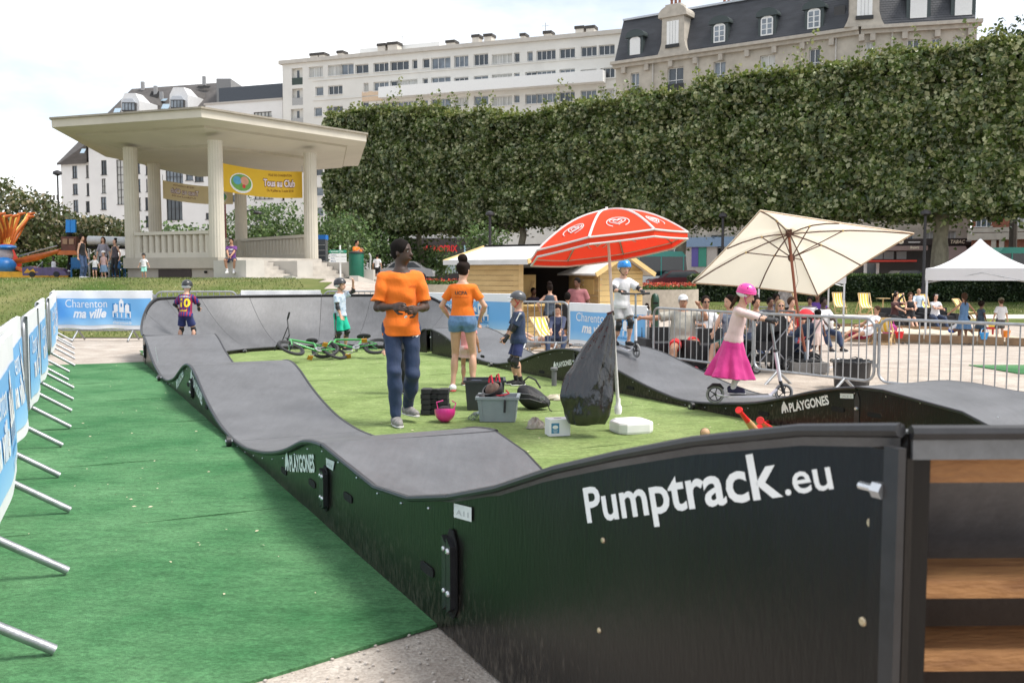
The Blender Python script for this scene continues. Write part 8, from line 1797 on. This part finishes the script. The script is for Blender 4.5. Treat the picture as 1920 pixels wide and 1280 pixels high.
# man in orange
m_ = spot(752, 796, .018)
P = person('tall man in orange t-shirt and dark track trousers smiling to the right, hands together', (m_[0], m_[1]+.10, .018), facing(14), 1.86,
    dict(lean=(.0,-.0), hl=(.060,-.135,.622), hr=(-.055,-.13,.635), el=(.62,.65,-.8), er=(-.62,.65,-.8), gl=(-1,-.2,-.2), gr=(1,-.2,-.2), fl=(.045,.10,.075), fr=(-.04,-.06,.045), hy=56, hp=-2, tl=20, tr=4, curl=1.3),
    dict(top=dict(m=ORG, sleeve=.80, hem=-.19, e=.014, flare=2.2, neck=.056, wr=.0042), bottom=dict(t='trousers', m=NAVY, len=1.93, e=.007, flare=1.2, wr=.003), shoes=mat('grey_trainer', (.22,.21,.20), .7, 0, .4, 30), sole=mat('pale_sole', (.6,.59,.56), .6)), 'dark', ('short', 'black'), 'm', fine=True)
MB().tube([Vector((.0,-.255,1.075)), Vector((.02,-.262,1.09))], .012, 6).build('held_tissue', WPAINT, P['T'])
decal(P['T'], P['top'], 'UCPA', .10, 1.365, .03, mat('faint_orange_print', (.55,.10,.01), .8), -1, .02)
V = P['bottom']; decal(P['T'], P['bottom'], '~', .13, .86, .10, WPAINT, -1, .04)
# child standing hidden behind him
q = spot(748, 737, .018); person('child with fair hair and black shoes standing mostly hidden behind the tall man', (q[0], q[1], .018), facing(10), 1.15, dict(), dict(top=dict(m=BLK, sleeve=1.8), bottom=dict(t='trousers', m=BLK, len=1.9), shoes=BLK), 'light', ('long', 'blond'), 'k')
# woman in orange from behind
q = spot(868, 733, .018)
P = person('woman in orange t-shirt and denim shorts seen from behind, dark hair in a bun', (q[0], q[1], .018), facing(172), 1.68,
    dict(hl=(.115,-.10,.545), hr=(-.115,-.10,.545), el=(.9,.5,0), er=(-.9,.5,0), fl=(.078,.0,.045), fr=(-.078,.0,.045), hy=-12, hp=12, tl=12, tr=-12),
    dict(top=dict(m=ORG, sleeve=.62, hem=.13, e=.012, flare=2.0, neck=.062, wr=.002), bottom=dict(t='shorts', m=DEN, len=.20, e=.016, flare=1.5, waist=.16), shoes=WHT, sole=mat('red_sole', (.5,.05,.05), .6)), 'light', ('bun', 'dark'), 'f', fine=True)
decal(P['T'], P['top'], 'UCPA', 0, 1.235, .062, mat('grey_print', (.08,.05,.04), .8), 1, .03, .16); decal(P['T'], P['top'], "L'ESPRIT SPORT", 0, 1.195, .022, mat('faint_orange_print', (.55,.10,.01), .8), 1, .01, .2)
# little girl in front of her
q = spot(872, 726, .018); person('small girl in pink top and pale pink shorts, half hidden behind the woman', (q[0]+.02, q[1]+.25, .018), facing(185), 1.02, dict(fl=(.05,0,.045), fr=(-.06,.0,.045)), dict(top=dict(m=fab('pink', (.70,.28,.28)), sleeve=.5), bottom=dict(t='shorts', m=fab('pale_pink', (.62,.42,.40)), len=.45, e=.02, flare=2.4), shoes=fab('brown_sandal', (.2,.1,.06))), 'tan', ('pony', 'brown'), 'k')
# navy child with grey helmet facing left
q = spot(972, 722, .018)
kid_g = mat('dark_grey_helmet', (.055,.058,.065), .4, 0, .1, coat=.3); redst = mat('red_strap', (.50,.01,.03), .6)
P = person('child in navy football kit and dark grey helmet with visor, facing left', (q[0], q[1]+.06, .018), facing(-78), 1.27,
    dict(hl=(.05,-.16,.47), hr=(-.07,-.15,.46), el=(.6,.8,-.2), er=(-.6,.8,-.3), fl=(.055,.02,.045), fr=(-.05,-.01,.045), hy=-4), dict(top=dict(m=NAVY, sleeve=.8, hem=-.16, e=.018, flare=2.2), bottom=dict(t='shorts', m=fab('navy_blue', (.02,.03,.12)), len=.74, e=.014, flare=2.4), shoes=BLK, socks=BLK, helmet=kid_g, strap=redst, visor=mat('pale_visor', (.5,.52,.55), .3), pads=('elbow_pad','knee_pad'), gloves=1), 'light', ('short', 'dark'), 'k', fine=True)
for s in (-1, 1): a, b = Vector(P['sh'][s]), Vector(P['el'][s]); o = Vector((s*.6,.0,.5)).normalized()*.058; MB().bar(a+o*.98, a.lerp(b,.7)+o*1.02, .028, .012, (s,0,0)).build('white_stripe', WHT, P['T'])
a, b = Vector(P['pel']), Vector(P['kn'][-1]); MB().bar(a+Vector((-.125,0,-.05)), b+Vector((-.075,0,.1)), .02, .008, (1,0,0)).build('red_stripe', mat('red_stripe_cloth', (.6,.02,.04), .8), P['T'])
# scooter riders on the right track
def trk(px, off_guess, side_k=kR): pass
s_ = 10.55; off = 7.22; base = tr(off, s_, prof(kR, s_)+.002)
base = dep(1168, 657, 13.0); base.z = prof(kR, U.dot(base)); 
sd_ang = math.atan2(-U.x, U.y)  # track direction
scooter('white kick scooter ridden by the boy in the blue helmet', (base.x, base.y, base.z+.0), R(-68), pitch=R(7), bar=.83)
P = person('boy in bright blue helmet, white t-shirt and grey shorts riding a scooter', (base.x-.01, base.y+.03, base.z+.09), facing(22), 1.20,
    dict(pel=(0,.02,.47), lean=(0,-.12), hl=(.13,-.22,.615), hr=(-.12,-.20,.615), el=(.9,.4,-.4), er=(-.9,.4,-.4), fl=(.05,-.06,.05), fr=(-.04,.10,.05), kl=(.1,-1,0), hy=-4, hp=10, gl=(0,-.5,-.8), gr=(0,-.5,-.8), curl=1.5), dict(top=dict(m=WHT, sleeve=.75, hem=-.14, e=.018, flare=2.6), bottom=dict(t='shorts', m=fab('pale_grey', (.48,.47,.47)), len=.72, e=.016, flare=2.4), shoes=BLK, sole=BLACKP, helmet=HP_BLU, pad=WHT, pads=('elbow_pad','knee_pad'), gloves=1), 'light', ('short', 'brown'), 'k', fine=True)
gp_ = dep(1402, 742, 10.15); zt_ = prof(kR, U.dot(gp_)); sq = Vector((gp_.x, gp_.y, zt_))
scooter('white kick scooter ridden by the girl in the pink skirt', (sq.x+.02, sq.y, zt_), R(-4), pitch=R(-2), bar=.86)
P = person('girl in bright pink helmet and long pink skirt riding a scooter to the right', (sq.x-.10, sq.y+.09, zt_+.03), facing(72), 1.20,
    dict(pel=(0,.03,.53), lean=(0,-.20), hl=(.12,-.33,.69), hr=(-.12,-.33,.69), el=(.7,.5,-.6), er=(-.7,.5,-.6), fl=(.03,.04,.10), fr=(-.04,.03,.09), kr=(-.1,-1,0), hy=2, hp=20, gl=(0,-.6,-.7), gr=(0,-.6,-.7), curl=1.5, tl=0, tr=0), dict(top=dict(m=fab('pale_rose', (.70,.52,.50), .85, .05), sleeve=1.25, hem=-.10, e=.012, name='jumper'), bottom=dict(t='skirt', m=fab('fuchsia', (.58,.03,.22), .8, .08), len=.34, flare=2.85, fold=.12, nf=7, sway=(0,.03,0)), shoes=fab('navy_shoe', (.03,.03,.07)), socks=WHT, sock_h=.8, helmet=HP_PNK, pad=WHT, strap=mat('pink_strap', (.5,.05,.2), .6), pads=('elbow_pad','knee_pad'), gloves=1), 'light', ('pony', 'brown'), 'k', fine=True)
# football shirt child, seen from behind on the far turn
fb = dep(350, 634, 16.9); o_ = NN.dot(fb); s_ = U.dot(fb)
jer = stripes('red_blue_football_stripes', (.01,.02,.17), (.25,.01,.06), 21, 0, .75)
P = person('child in red and blue striped football shirt number 10 seen from behind, black helmet', (fb.x, fb.y, .22), facing(176), 1.22,
    dict(pel=(0,.02,.47), lean=(.0,-.16), hl=(.16,-.14,.53), hr=(-.10,-.22,.56), el=(.8,.6,0), er=(-.9,.5,0), fl=(.13,.02,.045), fr=(-.12,.03,.045), hp=14, hy=-5), dict(top=dict(m=jer, sleeve=.8, hem=-.12, e=.018, flare=2.2), bottom=dict(t='shorts', m=fab('navy_blue', (.02,.03,.12)), len=.66, e=.016, flare=2.2), shoes=BLK, socks=BLK, helmet=HP_BLK, pad=mat('pale_lining', (.6,.6,.62), .7), pads=('elbow_pad','knee_pad'), gloves=1), 'light', ('short', 'dark'), 'k', fine=True)
yl = mat('yellow_number', (.85,.62,.02), .6); nz_ = P['nb'][2]; pz = P['pel'][2]
decal(P['T'], P['top'], '10', 0, lerp(pz, nz_, .40), .20, yl, 1, .035, off=.006); decal(P['T'], P['top'], 'unicef', .01, lerp(pz, nz_, .17), .055, yl, 1, .02, off=.006); decal(P['T'], P['top'], 'A.RABDELLI', 0, lerp(pz, nz_, .86), .042, WHT, 1, .02, .19, arc=1.0, off=.006)
# child in green shorts
gs = spot(637, 660, .02)
P = person('child in white patterned t-shirt and bright green shorts touching the black helmet', (gs[0], gs[1]+.10, .035), facing(62), 1.40,
    dict(hl=(.11,-.14,.93), hr=(-.10,-.10,.44), el=(.7,-.7,.1), er=(-.7,.7,0), fl=(.06,-.03,.045), fr=(-.06,.05,.045), hy=12, hp=-2, gl=(-.8,0,.6)), dict(top=dict(m=mat('blue_speckled_white_cloth', (.66,.70,.74), .85, 0, 0, 26, col2=(.25,.36,.50)), sleeve=.6, hem=-.05, e=.014), bottom=dict(t='shorts', m=fab('emerald', (.0,.42,.27), .8), len=.9, e=.020, flare=2.0), shoes=BLK, helmet=HP_BLK, pad=WHT, pads=('elbow_pad','knee_pad')), 'light', ('short', 'brown'), 'k', fine=True)
# ---- seated group behind the barrier
SIT = dict(pel=(0,.08,.275), fl=(.09,-.30,.045), fr=(-.09,-.30,.045), kl=(.35,-.6,1), kr=(-.35,-.6,1))
def sit(**k): d = dict(SIT); d.update(k); return d
def at_(px, Y, dz=0): x = at_px(px, Y); return (x, Y, ground_z(x, Y)+dz)
person('heavy man in grey t-shirt, red shorts and pale cap seated behind the barrier', at_(1283, 17.3), facing(-4), 1.80, sit(lean=(0,.12), hl=(.15,-.02,.62), el=(.6,-.3,-.5), hr=(-.42,.06,.50), er=(-.2,.3,-1), fl=(.08,-.26,.045), fr=(-.14,-.32,.045), hy=-4), dict(top=dict(m=fab('stone_grey', (.36,.34,.29)), sleeve=.8, hem=-.02, e=.016, belly=1), bottom=dict(t='shorts', m=fab('red', (.62,.02,.025)), len=.72, e=.014, flare=2), shoes=fab('red_trainer', (.5,.05,.08)), socks=WHT, cap=fab('pale_cap', (.62,.62,.62))), 'tan', ('short', 'grey'), 'h')
person('man in white t-shirt and sunglasses sitting between the two bigger men', at_(1328, 18.2, .02), facing(4), 1.74, sit(lean=(0,.10), hl=(.10,-.12,.42), hr=(-.10,-.12,.42)), dict(top=dict(m=WHT, sleeve=.7), bottom=dict(t='trousers', m=NAVY, len=1.9), shoes=BLK, glasses='on'), 'tan', ('short', 'dark'), 'm')
person('bearded man in blue tank top and green shorts seated leaning on his knees', at_(1368, 16.9), facing(-32), 1.82, sit(lean=(0,-.22), hl=(.07,-.26,.36), hr=(-.07,-.26,.36), el=(.7,.4,-.2), er=(-.7,.4,-.2), hy=-30), dict(top=dict(m=mat('white_blue_tank_cloth', (.45,.50,.58), .85, 0, 0, 14, col2=(.04,.06,.14)), strap=1, hem=-.02, name='tank_top'), bottom=dict(t='shorts', m=fab('bottle_green', (.01,.13,.11)), len=.8, e=.014, flare=2), shoes=BLK, sole=BLACKP), 'light', ('short', 'dark'), 'm')
person('person in navy sitting on the low deckchair behind the barrier, looking down', at_(1045, 21.2, .0), facing(-8), 1.68, sit(lean=(0,.05), pel=(0,.05,.22), hl=(.06,-.24,.30), hr=(-.06,-.24,.30), hp=25), dict(top=dict(m=fab('dull_navy', (.03,.04,.09)), sleeve=1.5), bottom=dict(t='trousers', m=NAVY, len=1.8), shoes=BLK), 'light', ('pony', 'dark'), 'f')
person('person in grey shorts lying back with outstretched legs beside the chalet', at_(1000, 21.4), facing(78), 1.72, dict(pel=(0,.1,.16), lean=(0,.9), fl=(.07,-.36,.06), fr=(-.06,-.34,.10), kl=(.1,-.2,1), kr=(-.1,-.2,1), hl=(.12,-.02,.2), hr=(-.12,.0,.2)), dict(top=dict(m=GRYF, sleeve=.7), bottom=dict(t='shorts', m=fab('light_grey', (.4,.4,.4)), len=.8, e=.014), shoes=fab('grey_trainer2', (.2,.2,.2))), 'light', ('short', 'brown'), 'm')
# ---- chalet customers
person('woman with dark hair up and bare shoulders waiting at the chalet counter, back turned', at_(1031, 24.7), facing(165), 1.64, dict(hl=(.17,-.03,.60)), dict(top=dict(m=fab('slate_blue', (.06,.08,.11)), strap=1, hem=-.1, name='tank_top'), bottom=dict(t='trousers', m=BLK, len=1.8), shoes=BLK), 'light', ('bun', 'dark'), 'f')
person('boy in black t-shirt at the chalet counter beside the man in mauve', at_(1064, 24.6), facing(170), 1.42, dict(), dict(top=dict(m=BLK, sleeve=.6), bottom=dict(t='shorts', m=BLK, len=.7), shoes=BLK), 'tan', ('short', 'black'), 'k')
person('bearded man in mauve t-shirt standing at the chalet counter', at_(1083, 25.0), facing(-25), 1.80, dict(hl=(.15,-.02,.50), hy=-10, hp=8), dict(top=dict(m=fab('mauve', (.33,.12,.13)), sleeve=.7, e=.014), bottom=dict(t='trousers', m=fab('red_brown', (.28,.04,.03)), len=1.8), shoes=BLK), 'brown', ('short', 'black'), 'h')
person('seller inside the dark chalet, only head and shoulders above the counter', at_(1000, 26.8, -.02), facing(30), 1.55, dict(), dict(top=dict(m=fab('dark_violet', (.04,.03,.06)), sleeve=.7), bottom=dict(t='trousers', m=BLK, len=1.8)), 'brown', ('short', 'black'), 'm')
person('person with red hair tie behind the banner right of the scooter boy', at_(1212, 23.5, -.25), facing(-30), 1.35, dict(), dict(top=dict(m=fab('salmon', (.6,.22,.17)), sleeve=.3), bottom=dict(t='trousers', m=BLK, len=1.8), shoes=BLK), 'light', ('bun', 'dark'), 'f')
person('person in dark cap sitting low behind the banner at the scooter boy', at_(1178, 22.5, -.15), facing(-20), 1.60, sit(pel=(0,.08,.24)), dict(top=dict(m=WHT, sleeve=.7), bottom=dict(t='trousers', m=GRYF, len=1.8), shoes=BLK, cap=BLK), 'light', ('short', 'grey'), 'm')
# ---- crowd by the pushchairs
person('woman with long fair hair and sunglasses seated behind the barrier by the pushchairs', at_(1466, 18.4), facing(-5), 1.66, sit(lean=(0,.04), hl=(.06,-.14,.40), hr=(-.06,-.14,.40)), dict(top=dict(m=fab('white_floral', (.55,.45,.42), .85, .4), strap=1), bottom=dict(t='trousers', m=BLK, len=1.8), shoes=BLK, glasses='on'), 'light', ('long', 'blond'), 'f')
person('baby in red sitting in the pushchair beside the parasol pole', at_(1506, 18.5, .28), facing(-20), .80, sit(hh=.22), dict(top=dict(m=fab('dark_red', (.3,.02,.03)), sleeve=1.5), bottom=dict(t='trousers', m=fab('dark_red', (.3,.02,.03)), len=1.8), shoes=WHT, cap=fab('dark_red', (.3,.02,.03))), 'light', ('short', 'brown'), 'k')
for i, (px, Y, hh_, lb, sk, tp, hr_) in enumerate([(1459, 27, 1.62, 'woman in dark floral top sitting left of the group behind the pushchairs', 'brown', fab('dark_floral', (.06,.05,.06), .85, .6), ('curly','black')), (1471, 29, 1.70, 'person in white patterned top standing behind the dark floral woman', 'dark', fab('white_black', (.4,.4,.42), .85, .6), ('short','black')),
    (1518, 26, 1.55, 'child in white top sitting right of the red pushchair', 'brown', WHT, ('curly','black')), (1530, 27.5, 1.68, 'woman in purple top looking up to the right of the pushchairs', 'brown', fab('purple', (.14,.06,.35)), ('bun','black'))]):
    person(lb, at_(px, Y), facing(20-20*i), hh_, sit(lean=(0,0), pel=(0,.06,.36 if i != 1 else .5)) if i != 1 else {}, dict(top=dict(m=tp, sleeve=.6), bottom=dict(t='trousers', m=BLK, len=1.8), shoes=BLK), sk, hr_, 'f')
person('small girl in pale pink dress standing beside the parked scooter', at_(1534, 20.6), facing(160), 1.02, dict(), dict(top=dict(m=fab('pale_rose', (.70,.52,.50)), sleeve=.5), bottom=dict(t='skirt', m=fab('cream_pink', (.62,.48,.42)), len=.24, flare=1.9), shoes=BLK), 'brown', ('curly', 'black'), 'k')
person('person in bright blue top crouching behind the beige parasol pole', at_(1516, 20.8, -.05), facing(-60), 1.25, dict(pel=(0,.1,.25), lean=(0,-.3), kl=(.2,-1,.5), kr=(-.2,-1,.5), fl=(.06,-.03,.045), fr=(-.06,-.03,.045)), dict(top=dict(m=fab('royal_blue', (.01,.08,.45)), sleeve=.7), bottom=dict(t='shorts', m=NAVY, len=.7), shoes=BLK), 'dark', ('short', 'black'), 'k')
x_, y_ = at_px(1545, 16.6), 16.6; scooter('dark kick scooter parked upright beside the beige parasol base', (x_, y_, ground_z(x_, y_)), R(205), tiltx=R(6), bar=.92)
# ---- sandpit people
DKV = fab('black_veil', (.012,.012,.015))
person('woman in a dark headscarf resting her chin on her hand in a deckchair', at_(1688, 40.5, .0), facing(8), 1.66, sit(pel=(0,.1,.25), lean=(0,.35), hl=(.04,-.05,.62), hr=(-.08,-.12,.36)), dict(top=dict(m=DKV, sleeve=1.9), bottom=dict(t='trousers', m=fab('dark_jean', (.03,.04,.06)), len=1.9), shoes=BLK, veil=DKV), 'light', ('short', 'black'), 'f')
person('bald man in pale blue shirt sitting in a deckchair behind the gazebo leg', at_(1724, 40), facing(-15), 1.75, sit(pel=(0,.1,.27), lean=(0,.25), hl=(.1,-.1,.4), hr=(-.1,-.1,.4)), dict(top=dict(m=fab('pale_blue', (.55,.62,.70)), sleeve=1.8), bottom=dict(t='trousers', m=DEN, len=1.9), shoes=BLK), 'tan', ('bald', 'grey'), 'm')
person('woman in dark brown top with hair tied back sitting left on the sandpit bench', at_(1683, 32.7), facing(22), 1.66, sit(lean=(0,-.05), hl=(.04,-.10,.55), hr=(-.02,-.2,.38), hy=15), dict(top=dict(m=fab('dark_brown', (.06,.02,.02)), sleeve=.6), bottom=dict(t='trousers', m=BLK, len=1.9), shoes=BLK), 'light', ('pony', 'dark'), 'f')
person('woman in black camisole and sunglasses with bare legs on the sandpit bench', at_(1709, 32.5), facing(-6), 1.70, sit(lean=(0,.06), hl=(.03,-.16,.42), hr=(-.05,-.14,.42), fl=(.03,-.36,.045), fr=(-.03,-.34,.045)), dict(top=dict(m=BLK, strap=1, name='camisole'), bottom=dict(t='shorts', m=BLK, len=.4), shoes=BLK, glasses='on'), 'light', ('full', 'brown'), 'f')
person('smiling woman with sunglasses pushed up and white striped top, arms folded', at_(1757, 32.8), facing(0), 1.66, sit(lean=(0,.02), hl=(-.04,-.12,.44), hr=(.04,-.13,.42), el=(.9,0,-.4), er=(-.9,0,-.4)), dict(top=dict(m=fab('white', (.72,.71,.72)), sleeve=.6), bottom=dict(t='trousers', m=NAVY, len=1.9), shoes=BLK, glasses='up'), 'light', ('long', 'dark'), 'f')
person('child in white t-shirt crouching to dig in the sand', at_(1796, 26.4, .08), facing(55), 1.20, dict(pel=(0,.12,.22), lean=(0,-1.3), hl=(.05,-.42,.12), hr=(-.05,-.40,.12), kl=(.3,-1,.4), kr=(-.3,-1,.4), fl=(.08,-.03,.045), fr=(-.08,-.03,.045), hp=40), dict(top=dict(m=WHT, sleeve=.6), bottom=dict(t='shorts', m=fab('royal_blue', (.01,.08,.45)), len=.7), shoes=BLK), 'brown', ('short', 'black'), 'k')
person('girl in blue denim dress standing at the sandpit with arms spread, seen from behind', at_(1808, 26.3, .08), facing(175), 1.32, dict(hl=(.30,-.10,.52), hr=(-.30,-.10,.52)), dict(top=dict(m=DEN, strap=1), bottom=dict(t='skirt', m=DEN, len=.26, flare=1.9), shoes=BLK), 'tan', ('pony', 'brown'), 'k')
person('small curly haired child in a dark floral dress in the sandpit', at_(1840, 26.6, .08), facing(110), 1.08, dict(), dict(top=dict(m=fab('night_floral', (.04,.07,.10), .85, .7), sleeve=.4), bottom=dict(t='skirt', m=fab('night_floral', (.04,.07,.10)), len=.22, flare=1.8), shoes=BLK), 'brown', ('curly', 'dark'), 'k')
person('small boy in white t-shirt and olive cap seen from behind in the sandpit', at_(1877, 26.3, .08), facing(170), 1.18, dict(), dict(top=dict(m=WHT, sleeve=.8, e=.016), bottom=dict(t='shorts', m=fab('dark_grey', (.08,.08,.08)), len=.9, e=.016), shoes=fab('sand_shoe', (.3,.15,.1)), cap=fab('olive', (.12,.11,.07))), 'light', ('short', 'brown'), 'k')
person('person in white top reclining in the striped deckchair at the sandpit edge', at_(1622, 25.4, .02), facing(-70), 1.65, dict(pel=(0,.05,.22), lean=(0,.75), fl=(.06,-.42,.08), fr=(-.06,-.40,.12), kl=(.1,-.3,1), kr=(-.1,-.3,1), hl=(.12,-.05,.3), hr=(-.12,-.05,.3)), dict(top=dict(m=WHT, sleeve=.5), bottom=dict(t='shorts', m=WHT, len=.5)), 'tan', ('short', 'brown'), 'f')
person('small dark haired toddler sitting low on the lawn edge left of the reclining sunbather', at_(1560, 30, 0), facing(10), 1.0, sit(pel=(0,.05,.14), fl=(.15,-.3,.05), fr=(-.15,-.3,.05), hh=.2), dict(top=dict(m=WHT, sleeve=.6), bottom=dict(t='shorts', m=BLK, len=.8)), 'dark', ('short', 'black'), 'k')
# ---- bandstand and lawn people
w0 = dep(431, 500, 36.0)
person('young man in purple t-shirt sitting on the end wall of the bandstand steps', (w0.x, 36.15, 1.50), facing(6), 1.72, dict(pel=(0,.10,.31), lean=(0,-.03), fl=(.075,-.10,.045), fr=(-.06,-.12,.045), kl=(.3,-1,.6), kr=(-.3,-1,.6), hl=(.02,-.16,.36), hr=(-.02,-.16,.36), el=(.8,.3,-.3), er=(-.8,.3,-.3)), dict(top=dict(m=fab('plum', (.12,.03,.18)), sleeve=.6, e=.014), bottom=dict(t='shorts', m=NAVY, len=.75, e=.014), shoes=WHT, socks=WHT), 'tan', ('short', 'black'), 'm')
P_ = bpy.data.objects[[o.name for o in COL.objects if o.name.startswith('person')][-1]]; sh_ = [c for c in P_.children if c.name.startswith('shirt')][0]; decal(P_, sh_, 'CAMP', 0, .86, .10, WHT, -1, .04, .2); decal(P_, sh_, '2018', 0, .74, .10, WHT, -1, .04, .2)
LW = 36.0
person('toddler in white t-shirt, mint shorts and dark cap standing before the bandstand', (at_px(272, 35.2), 35.2, ground_z(at_px(272, 35.2), 35.2)), facing(10), .92, dict(hh=.2, hl=(.2,-.02,.5), hr=(-.2,.0,.5)), dict(top=dict(m=WHT, sleeve=.7, e=.016), bottom=dict(t='shorts', m=fab('mint', (.28,.60,.52)), len=.9, e=.018), shoes=BLK, cap=BLK), 'light', ('short', 'brown'), 'k')
def lw(px, Y=36.5): x = at_px(px, Y); return (x, Y, ground_z(x, Y)+.01)
person('woman in sleeveless black top and jeans standing in profile with white trainers', lw(157), facing(75), 1.64, dict(hl=(.12,-.04,.50), hr=(-.14,.0,.48)), dict(top=dict(m=BLK, strap=1, hem=-.02), bottom=dict(t='trousers', m=fab('blue_jean', (.06,.10,.20)), len=1.92), shoes=WHT), 'light', ('bun', 'dark'), 'f')
person('toddler in white top and dark shorts walking on the lawn by the jeans woman', lw(180), facing(12), .88, dict(hh=.2, hl=(.2,0,.45), hr=(-.24,-.04,.62)), dict(top=dict(m=WHT, sleeve=.9, e=.018), bottom=dict(t='shorts', m=NAVY, len=.5, e=.02), shoes=WHT), 'light', ('short', 'dark'), 'k')
person('small girl in blue dungaree dress and white hat on the lawn', lw(197, 37), facing(-6), 1.05, dict(hh=.19), dict(top=dict(m=fab('pale_pink', (.62,.42,.40)), sleeve=.5), bottom=dict(t='skirt', m=fab('light_denim', (.22,.34,.50)), len=.26, flare=1.7), shoes=WHT, cap=WHT), 'light', ('short', 'brown'), 'k')
person('woman with long dark hair in grey top sitting behind the small girls', lw(197, 39.6), facing(10), 1.70, dict(), dict(top=dict(m=fab('grey_lilac', (.28,.26,.31)), sleeve=.9), bottom=dict(t='trousers', m=BLK, len=1.8), shoes=BLK), 'light', ('long', 'dark'), 'f')
person('woman in black floral top standing beside the bandstand podium', lw(219, 39.3), facing(-20), 1.58, dict(), dict(top=dict(m=fab('dark_floral', (.06,.05,.06)), strap=1), bottom=dict(t='trousers', m=BLK, len=1.8), shoes=BLK), 'light', ('bun', 'dark'), 'f')
person('child in white vest sitting in the purple ride car', (at_px(103, 40.2), 40.2, 1.38), facing(15), 1.05, sit(pel=(0,.05,.3)), dict(top=dict(m=WHT, strap=1, name='vest'), bottom=dict(t='shorts', m=NAVY, len=.8)), 'dark', ('short', 'black'), 'k')
person('worker in orange polo leaning on the dark green container', (at_px(667, 39.3), 39.3, 1.25), facing(60), 1.62, dict(hl=(.05,-.2,.72), hr=(-.05,-.2,.75), lean=(0,-.15)), dict(top=dict(m=ORG, sleeve=.7, e=.014), bottom=dict(t='trousers', m=BLK, len=1.9), shoes=BLK), 'tan', ('short', 'black'), 'm')
person('passer-by in white shirt and dark shorts walking beyond the top of the steps', (at_px(708, 58), 58, .95), facing(175), 1.70, dict(), dict(top=dict(m=WHT, sleeve=.7), bottom=dict(t='shorts', m=BLK, len=.8), shoes=WHT), 'tan', ('short', 'black'), 'm')
for px, Y, lb, sk, tp, hr_, sx_ in [(1422, 19.6, 'woman in grey stripes sitting directly left of the black pushchair', 'tan', fab('striped_grey', (.2,.2,.22), .85, .6), ('bun','dark'), 'f'), (1448, 22.5, 'man in dark shirt sitting behind the black pushchair hood', 'brown', fab('charcoal', (.05,.05,.06)), ('short','black'), 'm'), (1488, 22.0, 'woman in terracotta top sitting left of the beige parasol pole', 'light', fab('terracotta', (.35,.10,.05)), ('full','brown'), 'f'), (1548, 23.2, 'man in white shirt sitting at the left end of the sandpit', 'dark', WHT, ('short','black'), 'm'), (1398, 20.2, 'man in olive shirt sitting hidden behind the girl in pink', 'light', fab('olive', (.12,.11,.07)), ('short','brown'), 'm')]:
    person(lb, at_(px, Y), facing(15), 1.68, sit(pel=(0,.06,.30), hl=(.08,-.2,.38), hr=(-.08,-.2,.36)), dict(top=dict(m=tp, sleeve=.7), bottom=dict(t='trousers', m=NAVY, len=1.8), shoes=BLK), sk, hr_, sx_)
